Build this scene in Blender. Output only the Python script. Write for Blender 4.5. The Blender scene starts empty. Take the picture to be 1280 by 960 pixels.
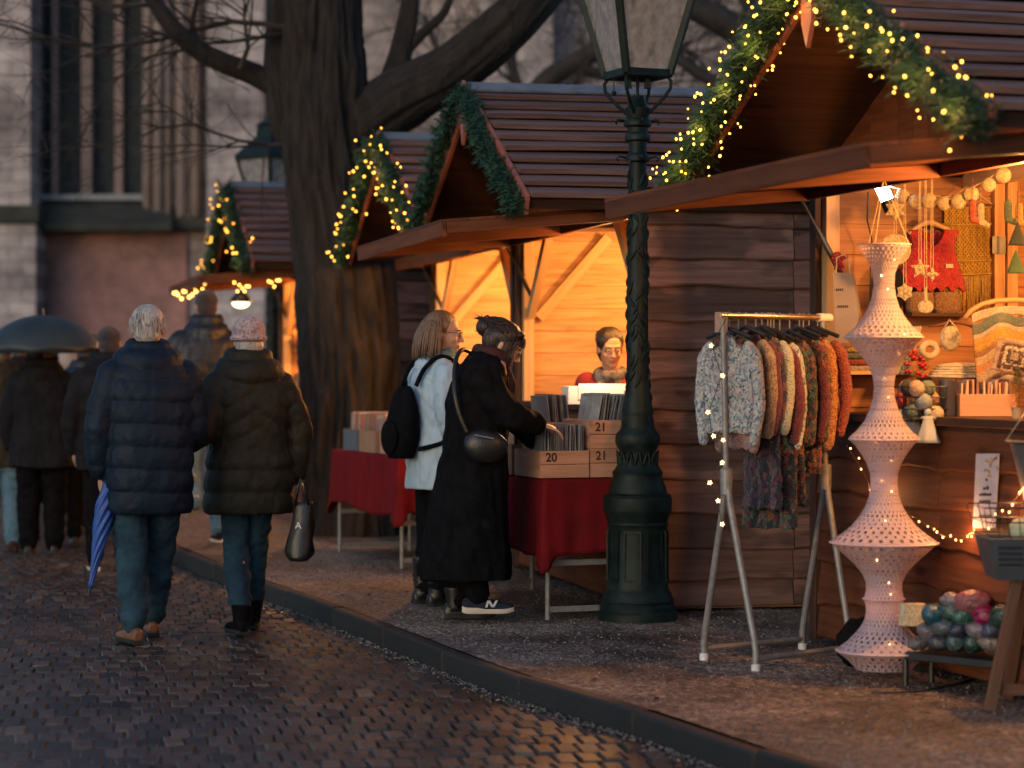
import bpy, math, random
import numpy as np
from math import sin, cos, pi, radians, sqrt, atan2, hypot
from mathutils import Vector, Matrix, noise as mnoise

scene = bpy.context.scene
COL = scene.collection
F = 3000.0          # focal length, in photo pixels
HC = 1.416          # camera height above the street
YH = 463.0          # horizon row
ZP = 0.10           # pavement height

def px(x, y, Y):
    """photo pixel at distance Y -> point"""
    return Vector(((x - 640.0) / F * Y, Y, HC - (y - YH) / F * Y))
def gy_pave(y): return F * (HC - ZP) / (y - YH)
def gy_road(y): return F * HC / (y - YH)

def V(*a): return Vector(a)
def lerp(a, b, t): return a + (b - a) * t
def smooth(t):
    t = min(1.0, max(0.0, t)); return t * t * (3 - 2 * t)
def interp(tab, z):
    """piecewise smooth interpolation of a table of (key, v1, v2...)"""
    if z <= tab[0][0]: return tab[0][1:]
    for a, b in zip(tab, tab[1:]):
        if z <= b[0]:
            t = (z - a[0]) / max(1e-9, b[0] - a[0])
            return tuple(lerp(p, q, t) for p, q in zip(a[1:], b[1:]))
    return tab[-1][1:]

# ------------------------------------------------------------------ mesh builder
class MB:
    def __init__(s, seed=0):
        s.v = []; s.f = []; s.r = []; s.w = []; s.m = []
        s.R = random.Random(seed)
    def add(s, vs, fs, rnd=None, wc=None, mi=0):
        o = len(s.v)
        if rnd is None: rnd = s.R.random()
        vs = [Vector(v) for v in vs]
        s.v += vs
        s.r += [rnd] * len(vs)
        s.w += [Vector(w) for w in wc] if wc is not None else vs
        s.f += [tuple(i + o for i in f) for f in fs]
        s.m += [mi] * len(fs)
        return o
    def obox(s, o, ax, ay, az, rnd=None, mi=0, ch=0.0):
        """box from corner o and three edge vectors (optional chamfer of its long edges through inset ends)"""
        o, ax, ay, az = Vector(o), Vector(ax), Vector(ay), Vector(az)
        if rnd is None: rnd = s.R.random()
        L = [ax.length, ay.length, az.length]
        order = sorted(range(3), key=lambda i: -L[i])
        off = Vector((s.R.random() * 40, s.R.random() * 40, s.R.random() * 40))
        vs, wc = [], []
        for k in range(8):
            t = (k & 1, (k >> 1) & 1, (k >> 2) & 1)
            vs.append(o + ax * t[0] + ay * t[1] + az * t[2])
            loc = [L[i] * t[i] for i in range(3)]
            wc.append(Vector((loc[order[0]], loc[order[1]], loc[order[2]])) + off)
        fs = [(0, 2, 3, 1), (4, 5, 7, 6), (0, 1, 5, 4), (2, 6, 7, 3), (0, 4, 6, 2), (1, 3, 7, 5)]
        if ax.cross(ay).dot(az) < 0: fs = [f[::-1] for f in fs]
        s.add(vs, fs, rnd, wc, mi)
    def box(s, c, size, rot=None, rnd=None, mi=0):
        c = Vector(c); ax, ay, az = V(size[0], 0, 0), V(0, size[1], 0), V(0, 0, size[2])
        if rot is not None: ax, ay, az = rot @ ax, rot @ ay, rot @ az
        s.obox(c - (ax + ay + az) / 2, ax, ay, az, rnd, mi)
    def beam(s, p, q, w, h, up=(0, 0, 1), rnd=None, mi=0):
        p, q = Vector(p), Vector(q); d = q - p
        up = Vector(up); side = d.cross(up)
        if side.length < 1e-6: side = d.cross(V(1, 0, 0))
        side.normalize(); u2 = side.cross(d).normalized()
        s.obox(p - side * w / 2 - u2 * h / 2, d, side * w, u2 * h, rnd, mi)
    def tube(s, path, r, n=8, rnd=None, mi=0, cap=True, closed=False):
        P = [Vector(p) for p in path]
        if not hasattr(r, '__len__'): r = [r] * len(P)
        if rnd is None: rnd = s.R.random()
        m = len(P); T = []
        for i in range(m):
            a = P[(i - 1) % m] if (closed or i > 0) else P[i]
            b = P[(i + 1) % m] if (closed or i < m - 1) else P[i]
            t = b - a
            T.append(t.normalized() if t.length > 1e-9 else V(0, 0, 1))
        up = V(0, 0, 1) if abs(T[0].z) < 0.9 else V(1, 0, 0)
        nx = T[0].cross(up).normalized()
        vs, wc = [], []; off = V(s.R.random() * 40, s.R.random() * 40, s.R.random() * 40); acc = 0
        for i in range(m):
            if i: acc += (P[i] - P[i - 1]).length
            nx = (nx - T[i] * nx.dot(T[i]))
            nx = nx.normalized() if nx.length > 1e-6 else T[i].orthogonal().normalized()
            ny = T[i].cross(nx)
            for k in range(n):
                a = 2 * pi * k / n
                d = nx * cos(a) + ny * sin(a)
                vs.append(P[i] + d * r[i])
                wc.append(off + V(acc, r[i] * cos(a), r[i] * sin(a)))
        fs = []
        rows = m if closed else m - 1
        for i in range(rows):
            for k in range(n):
                a, b = i * n + k, i * n + (k + 1) % n
                c, d = ((i + 1) % m) * n + (k + 1) % n, ((i + 1) % m) * n + k
                fs.append((a, b, c, d))
        if cap and not closed:
            fs.append(tuple(range(n))[::-1]); fs.append(tuple((m - 1) * n + k for k in range(n)))
        s.add(vs, fs, rnd, wc, mi)
    def loft(s, rings, cap=True, rnd=None, mi=0, close_loop=True):
        n = len(rings[0]); vs = [p for r in rings for p in r]; fs = []
        for i in range(len(rings) - 1):
            for k in range(n if close_loop else n - 1):
                fs.append((i * n + k, i * n + (k + 1) % n, (i + 1) * n + (k + 1) % n, (i + 1) * n + k))
        if cap and close_loop:
            fs.append(tuple(range(n))[::-1]); fs.append(tuple((len(rings) - 1) * n + k for k in range(n)))
        s.add(vs, fs, rnd, None, mi)
    def lathe(s, prof, c=(0, 0, 0), n=32, rnd=None, mi=0, cap=True, fn=None):
        c = Vector(c); rings = []
        for (r, z) in prof:
            ring = []
            for k in range(n):
                a = 2 * pi * k / n
                rr = r if fn is None else fn(r, z, a)
                ring.append(c + V(rr * cos(a), rr * sin(a), z))
            rings.append(ring)
        s.loft(rings, cap, rnd, mi)
    def ball(s, c, r, n=10, m=7, rot=None, rnd=None, mi=0, fn=None):
        c = Vector(c)
        if not hasattr(r, '__len__'): r = (r, r, r)
        vs, fs, wc = [], [], []
        def pt(th, ph):
            d = V(sin(th) * cos(ph), sin(th) * sin(ph), cos(th))
            k = 1.0 if fn is None else fn(d)
            q = V(d.x * r[0] * k, d.y * r[1] * k, d.z * r[2] * k)
            if rot is not None: q = rot @ q
            return c + q
        vs.append(pt(0, 0))
        for i in range(1, m):
            for k in range(n): vs.append(pt(pi * i / m, 2 * pi * k / n))
        vs.append(pt(pi, 0)); last = len(vs) - 1
        for k in range(n): fs.append((0, 1 + k, 1 + (k + 1) % n))
        for i in range(m - 2):
            for k in range(n):
                a = 1 + i * n + k; b = 1 + i * n + (k + 1) % n
                fs.append((a, a + n, b + n, b))
        b0 = 1 + (m - 2) * n
        for k in range(n): fs.append((b0 + k, last, b0 + (k + 1) % n))
        s.add(vs, fs, rnd, None, mi)
    def limb(s, pts, rad, n=14):
        """closed capsule chain, meant for a voxel union"""
        pts = [Vector(p) for p in pts]
        for i in range(len(pts) - 1):
            d = pts[i + 1] - pts[i]; k = 5
            s.tube([pts[i] + d * (j / k) for j in range(k + 1)], [lerp(rad[i], rad[i + 1], j / k) for j in range(k + 1)], n)
        for p, r in zip(pts, rad): s.ball(p, r * 1.0, n, 8)
    def sheet(s, fn, nu, nv, rnd=None, mi=0, thick=None):
        """open grid fn(u,v); with thick: a closed slab offset along fn normals"""
        G = [[Vector(fn(i / nu, j / nv)) for j in range(nv + 1)] for i in range(nu + 1)]
        vs = [p for row in G for p in row]; n = nv + 1
        fs = [(i * n + j, (i + 1) * n + j, (i + 1) * n + j + 1, i * n + j + 1) for i in range(nu) for j in range(nv)]
        if thick:
            base = len(vs); N = []
            for i in range(nu + 1):
                for j in range(nv + 1):
                    a = G[min(i + 1, nu)][j] - G[max(i - 1, 0)][j]; b = G[i][min(j + 1, nv)] - G[i][max(j - 1, 0)]
                    q = a.cross(b); N.append(q.normalized() if q.length > 1e-12 else V(0, 0, 1))
            vs = vs + [p - q * thick for p, q in zip(vs, N)]
            fs = fs + [tuple(k + base for k in f)[::-1] for f in fs]
            edge = [i * n for i in range(nu + 1)] + [nu * n + j for j in range(1, n)] + [i * n + nv for i in range(nu - 1, -1, -1)] + [j for j in range(nv - 1, 0, -1)]
            for a, b in zip(edge, edge[1:] + edge[:1]): fs.append((b, a, a + base, b + base))
        uv = [V(i / nu, j / nv, 0) for i in range(nu + 1) for j in range(nv + 1)]
        s.add(vs, fs, rnd, None, mi)
    def prism(s, poly, o, ex, ey, t, rnd=None, mi=0):
        o, ex, ey = Vector(o), Vector(ex), Vector(ey)
        nrm = ex.cross(ey).normalized() * t
        n = len(poly)
        vs = [o + ex * a + ey * b for a, b in poly]; vs += [v + nrm for v in vs]
        fs = [tuple(range(n))[::-1], tuple(range(n, 2 * n))] + [(k, (k + 1) % n, n + (k + 1) % n, n + k) for k in range(n)]
        off = V(s.R.random() * 30, s.R.random() * 30, 0)
        wc = [V(a, b, 0) + off for a, b in poly] + [V(a, b, t) + off for a, b in poly]
        s.add(vs, fs, rnd, wc, mi)
    def xform(s, M, start=0):
        for i in range(start, len(s.v)): s.v[i] = M @ s.v[i]
    def merge(s, o, M=None):
        k = len(s.v)
        s.v += [(M @ v if M is not None else v.copy()) for v in o.v]; s.r += o.r; s.w += o.w; s.m += o.m
        s.f += [tuple(i + k for i in f) for f in o.f]
        return s
    def mesh(s, name, attrs=True):
        me = bpy.data.meshes.new(name)
        me.from_pydata([tuple(v) for v in s.v], [], s.f)
        if attrs and s.v:
            a = me.attributes.new('rnd', 'FLOAT', 'POINT'); a.data.foreach_set('value', s.r)
            a = me.attributes.new('wc', 'FLOAT_VECTOR', 'POINT')
            a.data.foreach_set('vector', [c for w in s.w for c in w])
        if any(s.m): me.polygons.foreach_set('material_index', s.m)
        me.update()
        return me
    def build(s, name, mat, parent=None, smooth=False, world=False, origin=None, bevel=0.0, kind=None, autosmooth=None):
        vs = s.v
        if parent is not None and world:
            M = (Matrix.Translation(parent.location) @ parent.rotation_euler.to_matrix().to_4x4()).inverted()
            s.v = [M @ v for v in s.v]
        loc = V(0, 0, 0)
        if parent is None:
            xs = [v.x for v in s.v]; ys = [v.y for v in s.v]; zs = [v.z for v in s.v]
            loc = Vector(origin) if origin is not None else V((min(xs) + max(xs)) / 2, (min(ys) + max(ys)) / 2, min(zs))
            s.v = [v - loc for v in s.v]
        me = s.mesh(name)
        ob = bpy.data.objects.new(name, me); COL.objects.link(ob)
        for m in (mat if isinstance(mat, (list, tuple)) else [mat]): me.materials.append(m)
        if smooth:
            if autosmooth: me.shade_smooth(); me.set_sharp_from_angle(angle=radians(autosmooth))
            else: me.polygons.foreach_set('use_smooth', [True] * len(me.polygons))
        ob.location = loc
        if parent is not None: ob.parent = parent
        if bevel:
            b = ob.modifiers.new('edge', 'BEVEL'); b.width = bevel; b.segments = 2; b.limit_method = 'ANGLE'
        if kind: ob['kind'] = kind
        return ob

def fused(mb, voxel, smooth_it=3, name='tmp', decimate=None):
    """voxel union of a closed-piece MB -> one continuous mesh"""
    me = mb.mesh(name + '_src', attrs=False)
    ob = bpy.data.objects.new(name + '_src', me); COL.objects.link(ob)
    m = ob.modifiers.new('r', 'REMESH'); m.mode = 'VOXEL'; m.voxel_size = voxel; m.adaptivity = 0
    if smooth_it:
        q = ob.modifiers.new('s', 'SMOOTH'); q.iterations = smooth_it; q.factor = 0.5
    dg = bpy.context.evaluated_depsgraph_get(); dg.update()
    out = bpy.data.meshes.new_from_object(ob.evaluated_get(dg))
    bpy.data.objects.remove(ob); bpy.data.meshes.remove(me)
    out.polygons.foreach_set('use_smooth', [True] * len(out.polygons))
    return out
def crumple(me, amp, freq, seed=0, stretch=(1, 1, .6)):
    me.update(); n = len(me.vertices); nb = np.empty(n * 3, np.float32); me.vertex_normals.foreach_get('vector', nb)
    co_ = np.empty(n * 3, np.float32); me.vertices.foreach_get('co', co_); out = co_.copy()
    for i in range(n):
        c = V(*co_[3 * i:3 * i + 3].tolist()); nv = V(*nb[3 * i:3 * i + 3].tolist()); q = V(c.x * freq * stretch[0], c.y * freq * stretch[1], c.z * freq * stretch[2] + seed)
        out[3 * i:3 * i + 3] = c + nv * amp * (mnoise.noise(q) + .55 * mnoise.noise(q * 2.3 + V(4, 1, 7)) - .35 * abs(mnoise.noise(q * 1.4 + V(9, 2, 3))))
    me.vertices.foreach_set('co', out); me.update()
    return me
def spl(pts, k=6):
    P = [Vector(p) for p in pts]; out = []
    for i in range(len(P) - 1):
        p0, p1, p2, p3 = P[max(0, i - 1)], P[i], P[i + 1], P[min(len(P) - 1, i + 2)]
        for j in range(k):
            t = j / k; out.append(0.5 * ((2 * p1) + (p2 - p0) * t + (2 * p0 - 5 * p1 + 4 * p2 - p3) * t * t + (3 * p1 - p0 - 3 * p2 + p3) * t ** 3))
    return out + [P[-1]]
def put(name, me, mat, parent=None, loc=None, rotz=0.0):
    me.name = name
    ob = bpy.data.objects.new(name, me); COL.objects.link(ob)
    me.materials.clear()
    for m in (mat if isinstance(mat, (list, tuple)) else [mat]): me.materials.append(m)
    if parent is not None: ob.parent = parent
    if loc is not None: ob.location = loc
    ob.rotation_euler.z = rotz
    return ob

def tag(o, label, cat, group=None):
    o['label'] = label; o['category'] = cat
    if group: o['group'] = group
    return o
def thing(name, label, cat, loc=(0, 0, 0), rotz=0.0, group=None):
    o = bpy.data.objects.new(name, None); COL.objects.link(o)
    o.empty_display_size = 0.1
    o.location = loc; o.rotation_euler = (0, 0, rotz)
    return tag(o, label, cat, group)
def copy_tree(root, loc=None, rotz=None, label=None):
    r = root.copy(); COL.objects.link(r)
    if loc is not None: r.location = loc
    if rotz is not None: r.rotation_euler = (0, 0, rotz)
    if label: r['label'] = label
    for ch in list(root.children):
        c = ch.copy(); COL.objects.link(c); c.parent = r
        for g in list(ch.children):
            d = g.copy(); COL.objects.link(d); d.parent = c
    return r

def text_into(mb, txt, o, ex, ey, h, depth=0.001, offset=0.0, mi=0, spacing=1.0):
    """letters as flat solids: centred at o, right along ex, up along ey, letter height h"""
    cu = bpy.data.curves.new('txt', 'FONT'); cu.body = txt; cu.size = 1.0; cu.extrude = 0.0
    cu.offset = offset; cu.align_x = 'CENTER'; cu.align_y = 'CENTER'; cu.space_character = spacing
    ob = bpy.data.objects.new('txt', cu); COL.objects.link(ob)
    dg = bpy.context.evaluated_depsgraph_get(); dg.update()
    me = bpy.data.meshes.new_from_object(ob.evaluated_get(dg))
    o, ex, ey = Vector(o), Vector(ex).normalized(), Vector(ey).normalized()
    k = h / 0.72; nrm = ex.cross(ey)
    mb.add([o + ex * v.co.x * k + ey * v.co.y * k + nrm * depth for v in me.vertices], [tuple(p.vertices) for p in me.polygons], 0.5, None, mi)
    bpy.data.objects.remove(ob); bpy.data.curves.remove(cu); bpy.data.meshes.remove(me)

# ------------------------------------------------------------------ materials
def new_mat(name):
    m = bpy.data.materials.new(name); m.use_nodes = True
    nt = m.node_tree; nt.nodes.clear()
    return m, nt, nt.nodes, nt.links
def N(nodes, t, **kw):
    n = nodes.new('ShaderNode' + t)
    for k, v in kw.items():
        if k.startswith('i_'): n.inputs[k[2:].replace('_', ' ')].default_value = v
        else: setattr(n, k, v)
    return n
def ramp(nodes, stops, interp_='LINEAR'):
    r = nodes.new('ShaderNodeValToRGB'); cr = r.color_ramp; cr.interpolation = interp_
    while len(cr.elements) < len(stops): cr.elements.new(0.5)
    for e, (p, c) in zip(cr.elements, stops):
        e.position = p; e.color = (*c, 1) if len(c) == 3 else c
    return r
MATS = {}
def mat(name, c1, c2=None, scale=8.0, rough=0.7, metal=0.0, bump=0.0, bscale=60.0, rnd=0.25, coord='Object', stretch=None, spec=0.5,
        rough2=None, detail=4.0, sheen=0.0, coat=0.0, subs=0.0):
    """two-tone noisy surface; per-piece 'rnd' shifts its value"""
    if name in MATS: return MATS[name]
    m, nt, nd, lk = new_mat(name)
    out = N(nd, 'OutputMaterial'); b = N(nd, 'BsdfPrincipled')
    lk.new(b.outputs[0], out.inputs[0])
    b.inputs['Roughness'].default_value = rough; b.inputs['Metallic'].default_value = metal
    b.inputs['Specular IOR Level'].default_value = spec
    if sheen: b.inputs['Sheen Weight'].default_value = sheen
    if coat: b.inputs['Coat Weight'].default_value = coat; b.inputs['Coat Roughness'].default_value = 0.15
    if subs: b.inputs['Subsurface Weight'].default_value = subs; b.inputs['Subsurface Radius'].default_value = (0.02, 0.008, 0.004); b.inputs['Subsurface Scale'].default_value = 0.4
    if coord == 'wc':
        src = N(nd, 'Attribute', attribute_name='wc').outputs['Vector']
    else:
        src = N(nd, 'TexCoord').outputs[coord]
    if stretch:
        mp = N(nd, 'Mapping'); mp.inputs['Scale'].default_value = stretch; lk.new(src, mp.inputs[0]); src = mp.outputs[0]
    nz = N(nd, 'TexNoise'); nz.inputs['Scale'].default_value = scale; nz.inputs['Detail'].default_value = detail; nz.inputs['Roughness'].default_value = 0.6
    lk.new(src, nz.inputs['Vector'])
    c2 = c2 or tuple(0.72 * c for c in c1)
    rp = ramp(nd, [(0.32, c2), (0.68, c1)]); lk.new(nz.outputs[0], rp.inputs[0])
    col = rp.outputs[0]
    if rnd:
        at = N(nd, 'Attribute', attribute_name='rnd')
        mr = N(nd, 'MapRange'); mr.inputs[3].default_value = 1 - rnd; mr.inputs[4].default_value = 1 + rnd
        lk.new(at.outputs['Fac'], mr.inputs[0])
        hs = N(nd, 'HueSaturation'); lk.new(col, hs.inputs['Color']); lk.new(mr.outputs[0], hs.inputs['Value']); col = hs.outputs[0]
    lk.new(col, b.inputs['Base Color'])
    if rough2 is not None:
        r2 = N(nd, 'MapRange'); r2.inputs[1].default_value = 0.35; r2.inputs[2].default_value = 0.65
        r2.inputs[3].default_value = rough; r2.inputs[4].default_value = rough2
        lk.new(nz.outputs[0], r2.inputs[0]); lk.new(r2.outputs[0], b.inputs['Roughness'])
    if bump:
        n2 = N(nd, 'TexNoise'); n2.inputs['Scale'].default_value = bscale; n2.inputs['Detail'].default_value = 3
        lk.new(src, n2.inputs['Vector'])
        bp = N(nd, 'Bump'); bp.inputs['Strength'].default_value = bump; bp.inputs['Distance'].default_value = 0.01
        lk.new(n2.outputs[0], bp.inputs['Height']); lk.new(bp.outputs[0], b.inputs['Normal'])
    MATS[name] = m
    return m

def wood(name, dark, light, rough=0.65, rnd=0.22, knots=True, stain=None, spec=0.4):
    if name in MATS: return MATS[name]
    m, nt, nd, lk = new_mat(name)
    out = N(nd, 'OutputMaterial'); b = N(nd, 'BsdfPrincipled'); lk.new(b.outputs[0], out.inputs[0])
    b.inputs['Roughness'].default_value = rough; b.inputs['Specular IOR Level'].default_value = spec
    at = N(nd, 'Attribute', attribute_name='wc')
    mp = N(nd, 'Mapping'); mp.inputs['Scale'].default_value = (1.6, 26, 26); lk.new(at.outputs['Vector'], mp.inputs[0])
    nz = N(nd, 'TexNoise'); nz.inputs['Scale'].default_value = 1.0; nz.inputs['Detail'].default_value = 5; nz.inputs['Roughness'].default_value = 0.65; nz.inputs['Distortion'].default_value = 0.6
    lk.new(mp.outputs[0], nz.inputs['Vector'])
    rp = ramp(nd, [(0.30, dark), (0.70, light)]); lk.new(nz.outputs[0], rp.inputs[0]); col = rp.outputs[0]
    if knots:
        mk = N(nd, 'Mapping'); mk.inputs['Scale'].default_value = (2.2, 5.5, 5.5); lk.new(at.outputs['Vector'], mk.inputs[0])
        vo = N(nd, 'TexVoronoi'); vo.inputs['Scale'].default_value = 1.0; lk.new(mk.outputs[0], vo.inputs['Vector'])
        kr = ramp(nd, [(0.07, (0.35, 0.26, 0.22)), (0.17, (1, 1, 1))]); lk.new(vo.outputs['Distance'], kr.inputs[0])
        mx = N(nd, 'MixRGB', blend_type='MULTIPLY'); mx.inputs[0].default_value = 0.8
        lk.new(col, mx.inputs[1]); lk.new(kr.outputs[0], mx.inputs[2]); col = mx.outputs[0]
    if stain:
        ms = N(nd, 'Mapping'); ms.inputs['Scale'].default_value = (1.5, 3.0, 3.0); lk.new(at.outputs['Vector'], ms.inputs[0])
        ns = N(nd, 'TexNoise'); ns.inputs['Scale'].default_value = 1.0; ns.inputs['Detail'].default_value = 3; lk.new(ms.outputs[0], ns.inputs['Vector'])
        rs = ramp(nd, [(0.48, (0, 0, 0)), (0.53, (1, 1, 1))]); lk.new(ns.outputs[0], rs.inputs[0])
        mx = N(nd, 'MixRGB', blend_type='MULTIPLY'); lk.new(rs.outputs[0], mx.inputs[0]); lk.new(col, mx.inputs[1]); mx.inputs[2].default_value = (*stain, 1); col = mx.outputs[0]
    ar = N(nd, 'Attribute', attribute_name='rnd')
    mr = N(nd, 'MapRange'); mr.inputs[3].default_value = 1 - rnd; mr.inputs[4].default_value = 1 + rnd; lk.new(ar.outputs['Fac'], mr.inputs[0])
    hs = N(nd, 'HueSaturation'); lk.new(col, hs.inputs['Color']); lk.new(mr.outputs[0], hs.inputs['Value'])
    lk.new(hs.outputs[0], b.inputs['Base Color'])
    bp = N(nd, 'Bump'); bp.inputs['Strength'].default_value = 0.35; bp.inputs['Distance'].default_value = 0.004
    lk.new(nz.outputs[0], bp.inputs['Height']); lk.new(bp.outputs[0], b.inputs['Normal'])
    MATS[name] = m
    return m

def emit(name, c, s, sampling=None):
    if name in MATS: return MATS[name]
    m, nt, nd, lk = new_mat(name)
    out = N(nd, 'OutputMaterial'); e = N(nd, 'Emission'); e.inputs[0].default_value = (*c, 1); e.inputs[1].default_value = s
    lk.new(e.outputs[0], out.inputs[0])
    if sampling: m.cycles.emission_sampling = sampling
    MATS[name] = m
    return m

def cloth(name, c1, c2=None, **kw):
    kw.setdefault('rough', 0.85); kw.setdefault('scale', 14.0); kw.setdefault('bump', 0.25); kw.setdefault('bscale', 120.0); kw.setdefault('rnd', 0.0); kw.setdefault('spec', 0.25)
    return mat(name, c1, c2, **kw)

def knit(name, cols, scale=70.0, speck=30.0, rough=0.9, bump=0.8):
    scale *= 2.0; speck *= 2.6
    """chunky knitted yarn with speckles of several colours"""
    if name in MATS: return MATS[name]
    m, nt, nd, lk = new_mat(name)
    out = N(nd, 'OutputMaterial'); b = N(nd, 'BsdfPrincipled'); lk.new(b.outputs[0], out.inputs[0])
    b.inputs['Roughness'].default_value = rough; b.inputs['Specular IOR Level'].default_value = 0.15; b.inputs['Sheen Weight'].default_value = 0.2
    tc = N(nd, 'TexCoord'); mp = N(nd, 'Mapping'); mp.inputs['Scale'].default_value = (speck, speck, speck * 0.7); lk.new(tc.outputs['Object'], mp.inputs[0])
    vo = N(nd, 'TexVoronoi'); vo.inputs['Scale'].default_value = 1.0; lk.new(mp.outputs[0], vo.inputs['Vector'])
    sp = N(nd, 'SeparateColor'); lk.new(vo.outputs['Color'], sp.inputs[0])
    n = len(cols)
    rp = ramp(nd, [(i / n, c) for i, c in enumerate(cols)], 'CONSTANT'); lk.new(sp.outputs[0], rp.inputs[0])
    lk.new(rp.outputs[0], b.inputs['Base Color'])
    m2 = N(nd, 'Mapping'); m2.inputs['Scale'].default_value = (scale, scale, scale * 1.2); lk.new(tc.outputs['Object'], m2.inputs[0])
    v2 = N(nd, 'TexVoronoi'); v2.inputs['Scale'].default_value = 1.0; lk.new(m2.outputs[0], v2.inputs['Vector'])
    bp = N(nd, 'Bump', invert=True); bp.inputs['Strength'].default_value = bump; bp.inputs['Distance'].default_value = 0.012
    lk.new(v2.outputs['Distance'], bp.inputs['Height']); lk.new(bp.outputs[0], b.inputs['Normal'])
    MATS[name] = m
    return m

def glass_mat(name, tint=(0.9, 0.88, 0.85), dirt=0.12, alpha=0.75):
    if name in MATS: return MATS[name]
    m, nt, nd, lk = new_mat(name)
    out = N(nd, 'OutputMaterial'); tr = N(nd, 'BsdfTransparent'); tr.inputs[0].default_value = (*tint, 1)
    gl = N(nd, 'BsdfGlossy'); gl.inputs['Roughness'].default_value = 0.08
    d1 = N(nd, 'BsdfTranslucent'); d1.inputs[0].default_value = (0.75, 0.66, 0.60, 1); d2 = N(nd, 'BsdfDiffuse'); d2.inputs[0].default_value = (0.62, 0.53, 0.48, 1); df = N(nd, 'MixShader'); df.inputs[0].default_value = .65; lk.new(d1.outputs[0], df.inputs[1]); lk.new(d2.outputs[0], df.inputs[2])
    fr = N(nd, 'Fresnel'); fr.inputs[0].default_value = 1.45
    m1 = N(nd, 'MixShader'); m2 = N(nd, 'MixShader')
    nz = N(nd, 'TexNoise'); nz.inputs['Scale'].default_value = 9; nz.inputs['Detail'].default_value = 4
    mr = N(nd, 'MapRange'); mr.inputs[1].default_value = 0.3; mr.inputs[2].default_value = 0.75; mr.inputs[3].default_value = dirt * 0.5; mr.inputs[4].default_value = dirt * 1.6
    lk.new(nz.outputs[0], mr.inputs[0])
    lk.new(mr.outputs[0], m1.inputs[0]); lk.new(tr.outputs[0], m1.inputs[1]); lk.new(df.outputs[0], m1.inputs[2])
    fm = N(nd, 'Math', operation='MULTIPLY'); fm.inputs[1].default_value = 0.35; lk.new(fr.outputs[0], fm.inputs[0]); lk.new(fm.outputs[0], m2.inputs[0]); lk.new(m1.outputs[0], m2.inputs[1]); lk.new(gl.outputs[0], m2.inputs[2])
    lk.new(m2.outputs[0], out.inputs[0])
    MATS[name] = m
    return m
# ------------------------------------------------------------------ world, camera
SKY = 0.13; SUN = 0.20; EXPO = 0.78
w = bpy.data.worlds.new('World'); scene.world = w; w.use_nodes = True
nt = w.node_tree; nt.nodes.clear()
sk = nt.nodes.new('ShaderNodeTexSky'); sk.sky_type = 'NISHITA'; sk.sun_disc = False
SUN_EL, SUN_AZ = 9.0, 215.0
sk.sun_elevation = radians(SUN_EL); sk.sun_rotation = radians(SUN_AZ); sk.air_density = 1.0; sk.dust_density = 1.6; sk.ozone_density = 3.2
bg = nt.nodes.new('ShaderNodeBackground'); bg.inputs[1].default_value = SKY
wo = nt.nodes.new('ShaderNodeOutputWorld'); nt.links.new(sk.outputs[0], bg.inputs[0]); nt.links.new(bg.outputs[0], wo.inputs[0])
sd = bpy.data.lights.new('sun', 'SUN'); sd.energy = SUN; sd.angle = radians(60); sd.color = (1.0, 0.87, 0.85)
so = bpy.data.objects.new('sun', sd); COL.objects.link(so)
el, az = radians(40.0), radians(SUN_AZ)
so.rotation_euler = (radians(90) - el, 0, pi - az)

cam = bpy.data.cameras.new('camera'); co = bpy.data.objects.new('camera', cam); COL.objects.link(co)
co.location = (0, 0, HC); co.rotation_euler = (radians(90), 0, 0)
cam.sensor_width = 36.0; cam.lens = 36.0 * F / 1280.0; cam.shift_y = (YH - 480.0) / 1280.0
cam.clip_start = 0.1; cam.clip_end = 2000
cam.dof.use_dof = True; cam.dof.focus_distance = 11.9; cam.dof.aperture_fstop = 1.9; cam.dof.aperture_blades = 0
scene.camera = co
vs = scene.view_settings; scene.display_settings.display_device = 'sRGB'
vs.view_transform = 'Standard'; vs.look = 'None'; vs.exposure = EXPO; vs.gamma = 1.0; vs.use_curve_mapping = False
cy = scene.cycles
cy.use_denoising = True; cy.max_bounces = 8; cy.diffuse_bounces = 4; cy.glossy_bounces = 3; cy.transparent_max_bounces = 16; cy.transmission_bounces = 4
cy.sample_clamp_indirect = 4.0; cy.sample_clamp_direct = 0; cy.caustics_reflective = False; cy.caustics_refractive = False; cy.blur_glossy = 0.5

def lamp(name, loc, power, color, radius=0.05, parent=None):
    d = bpy.data.lights.new(name, 'POINT'); d.energy = power; d.color = color; d.shadow_soft_size = radius
    o = bpy.data.objects.new(name, d); COL.objects.link(o); o.location = loc
    if parent is not None: o.parent = parent
    return o

# ------------------------------------------------------------------ ground, road, kerb, pavement
KERB = [(3.1, 3.2), (2.1, 5.6), (0.966, 7.94), (0.493, 9.25), (-0.074, 10.53), (-1.086, 13.57), (-1.874, 15.79), (-2.60, 18.1), (-3.75, 21.8), (-5.0, 26.0), (-6.5, 31.0)]
def kerb_x(y):
    for a, b in zip(KERB, KERB[1:]):
        if a[1] <= y <= b[1]: return lerp(a[0], b[0], (y - a[1]) / (b[1] - a[1]))
    return KERB[0][0] if y < KERB[0][1] else KERB[-1][0]
kerb_pts = [V(kerb_x(y), y, 0) for y in [3.3 + 0.25 * i for i in range(110)]]

M_soil = mat('soil', (0.035, 0.030, 0.027), (0.02, 0.018, 0.016), scale=3, rough=0.6, rnd=0)
g = MB(); g.add([(-300, -60, -0.028), (300, -60, -0.028), (300, 500, -0.028), (-300, 500, -0.028)], [(0, 1, 2, 3)])
g.build('ground', M_soil, kind='structure')

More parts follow.
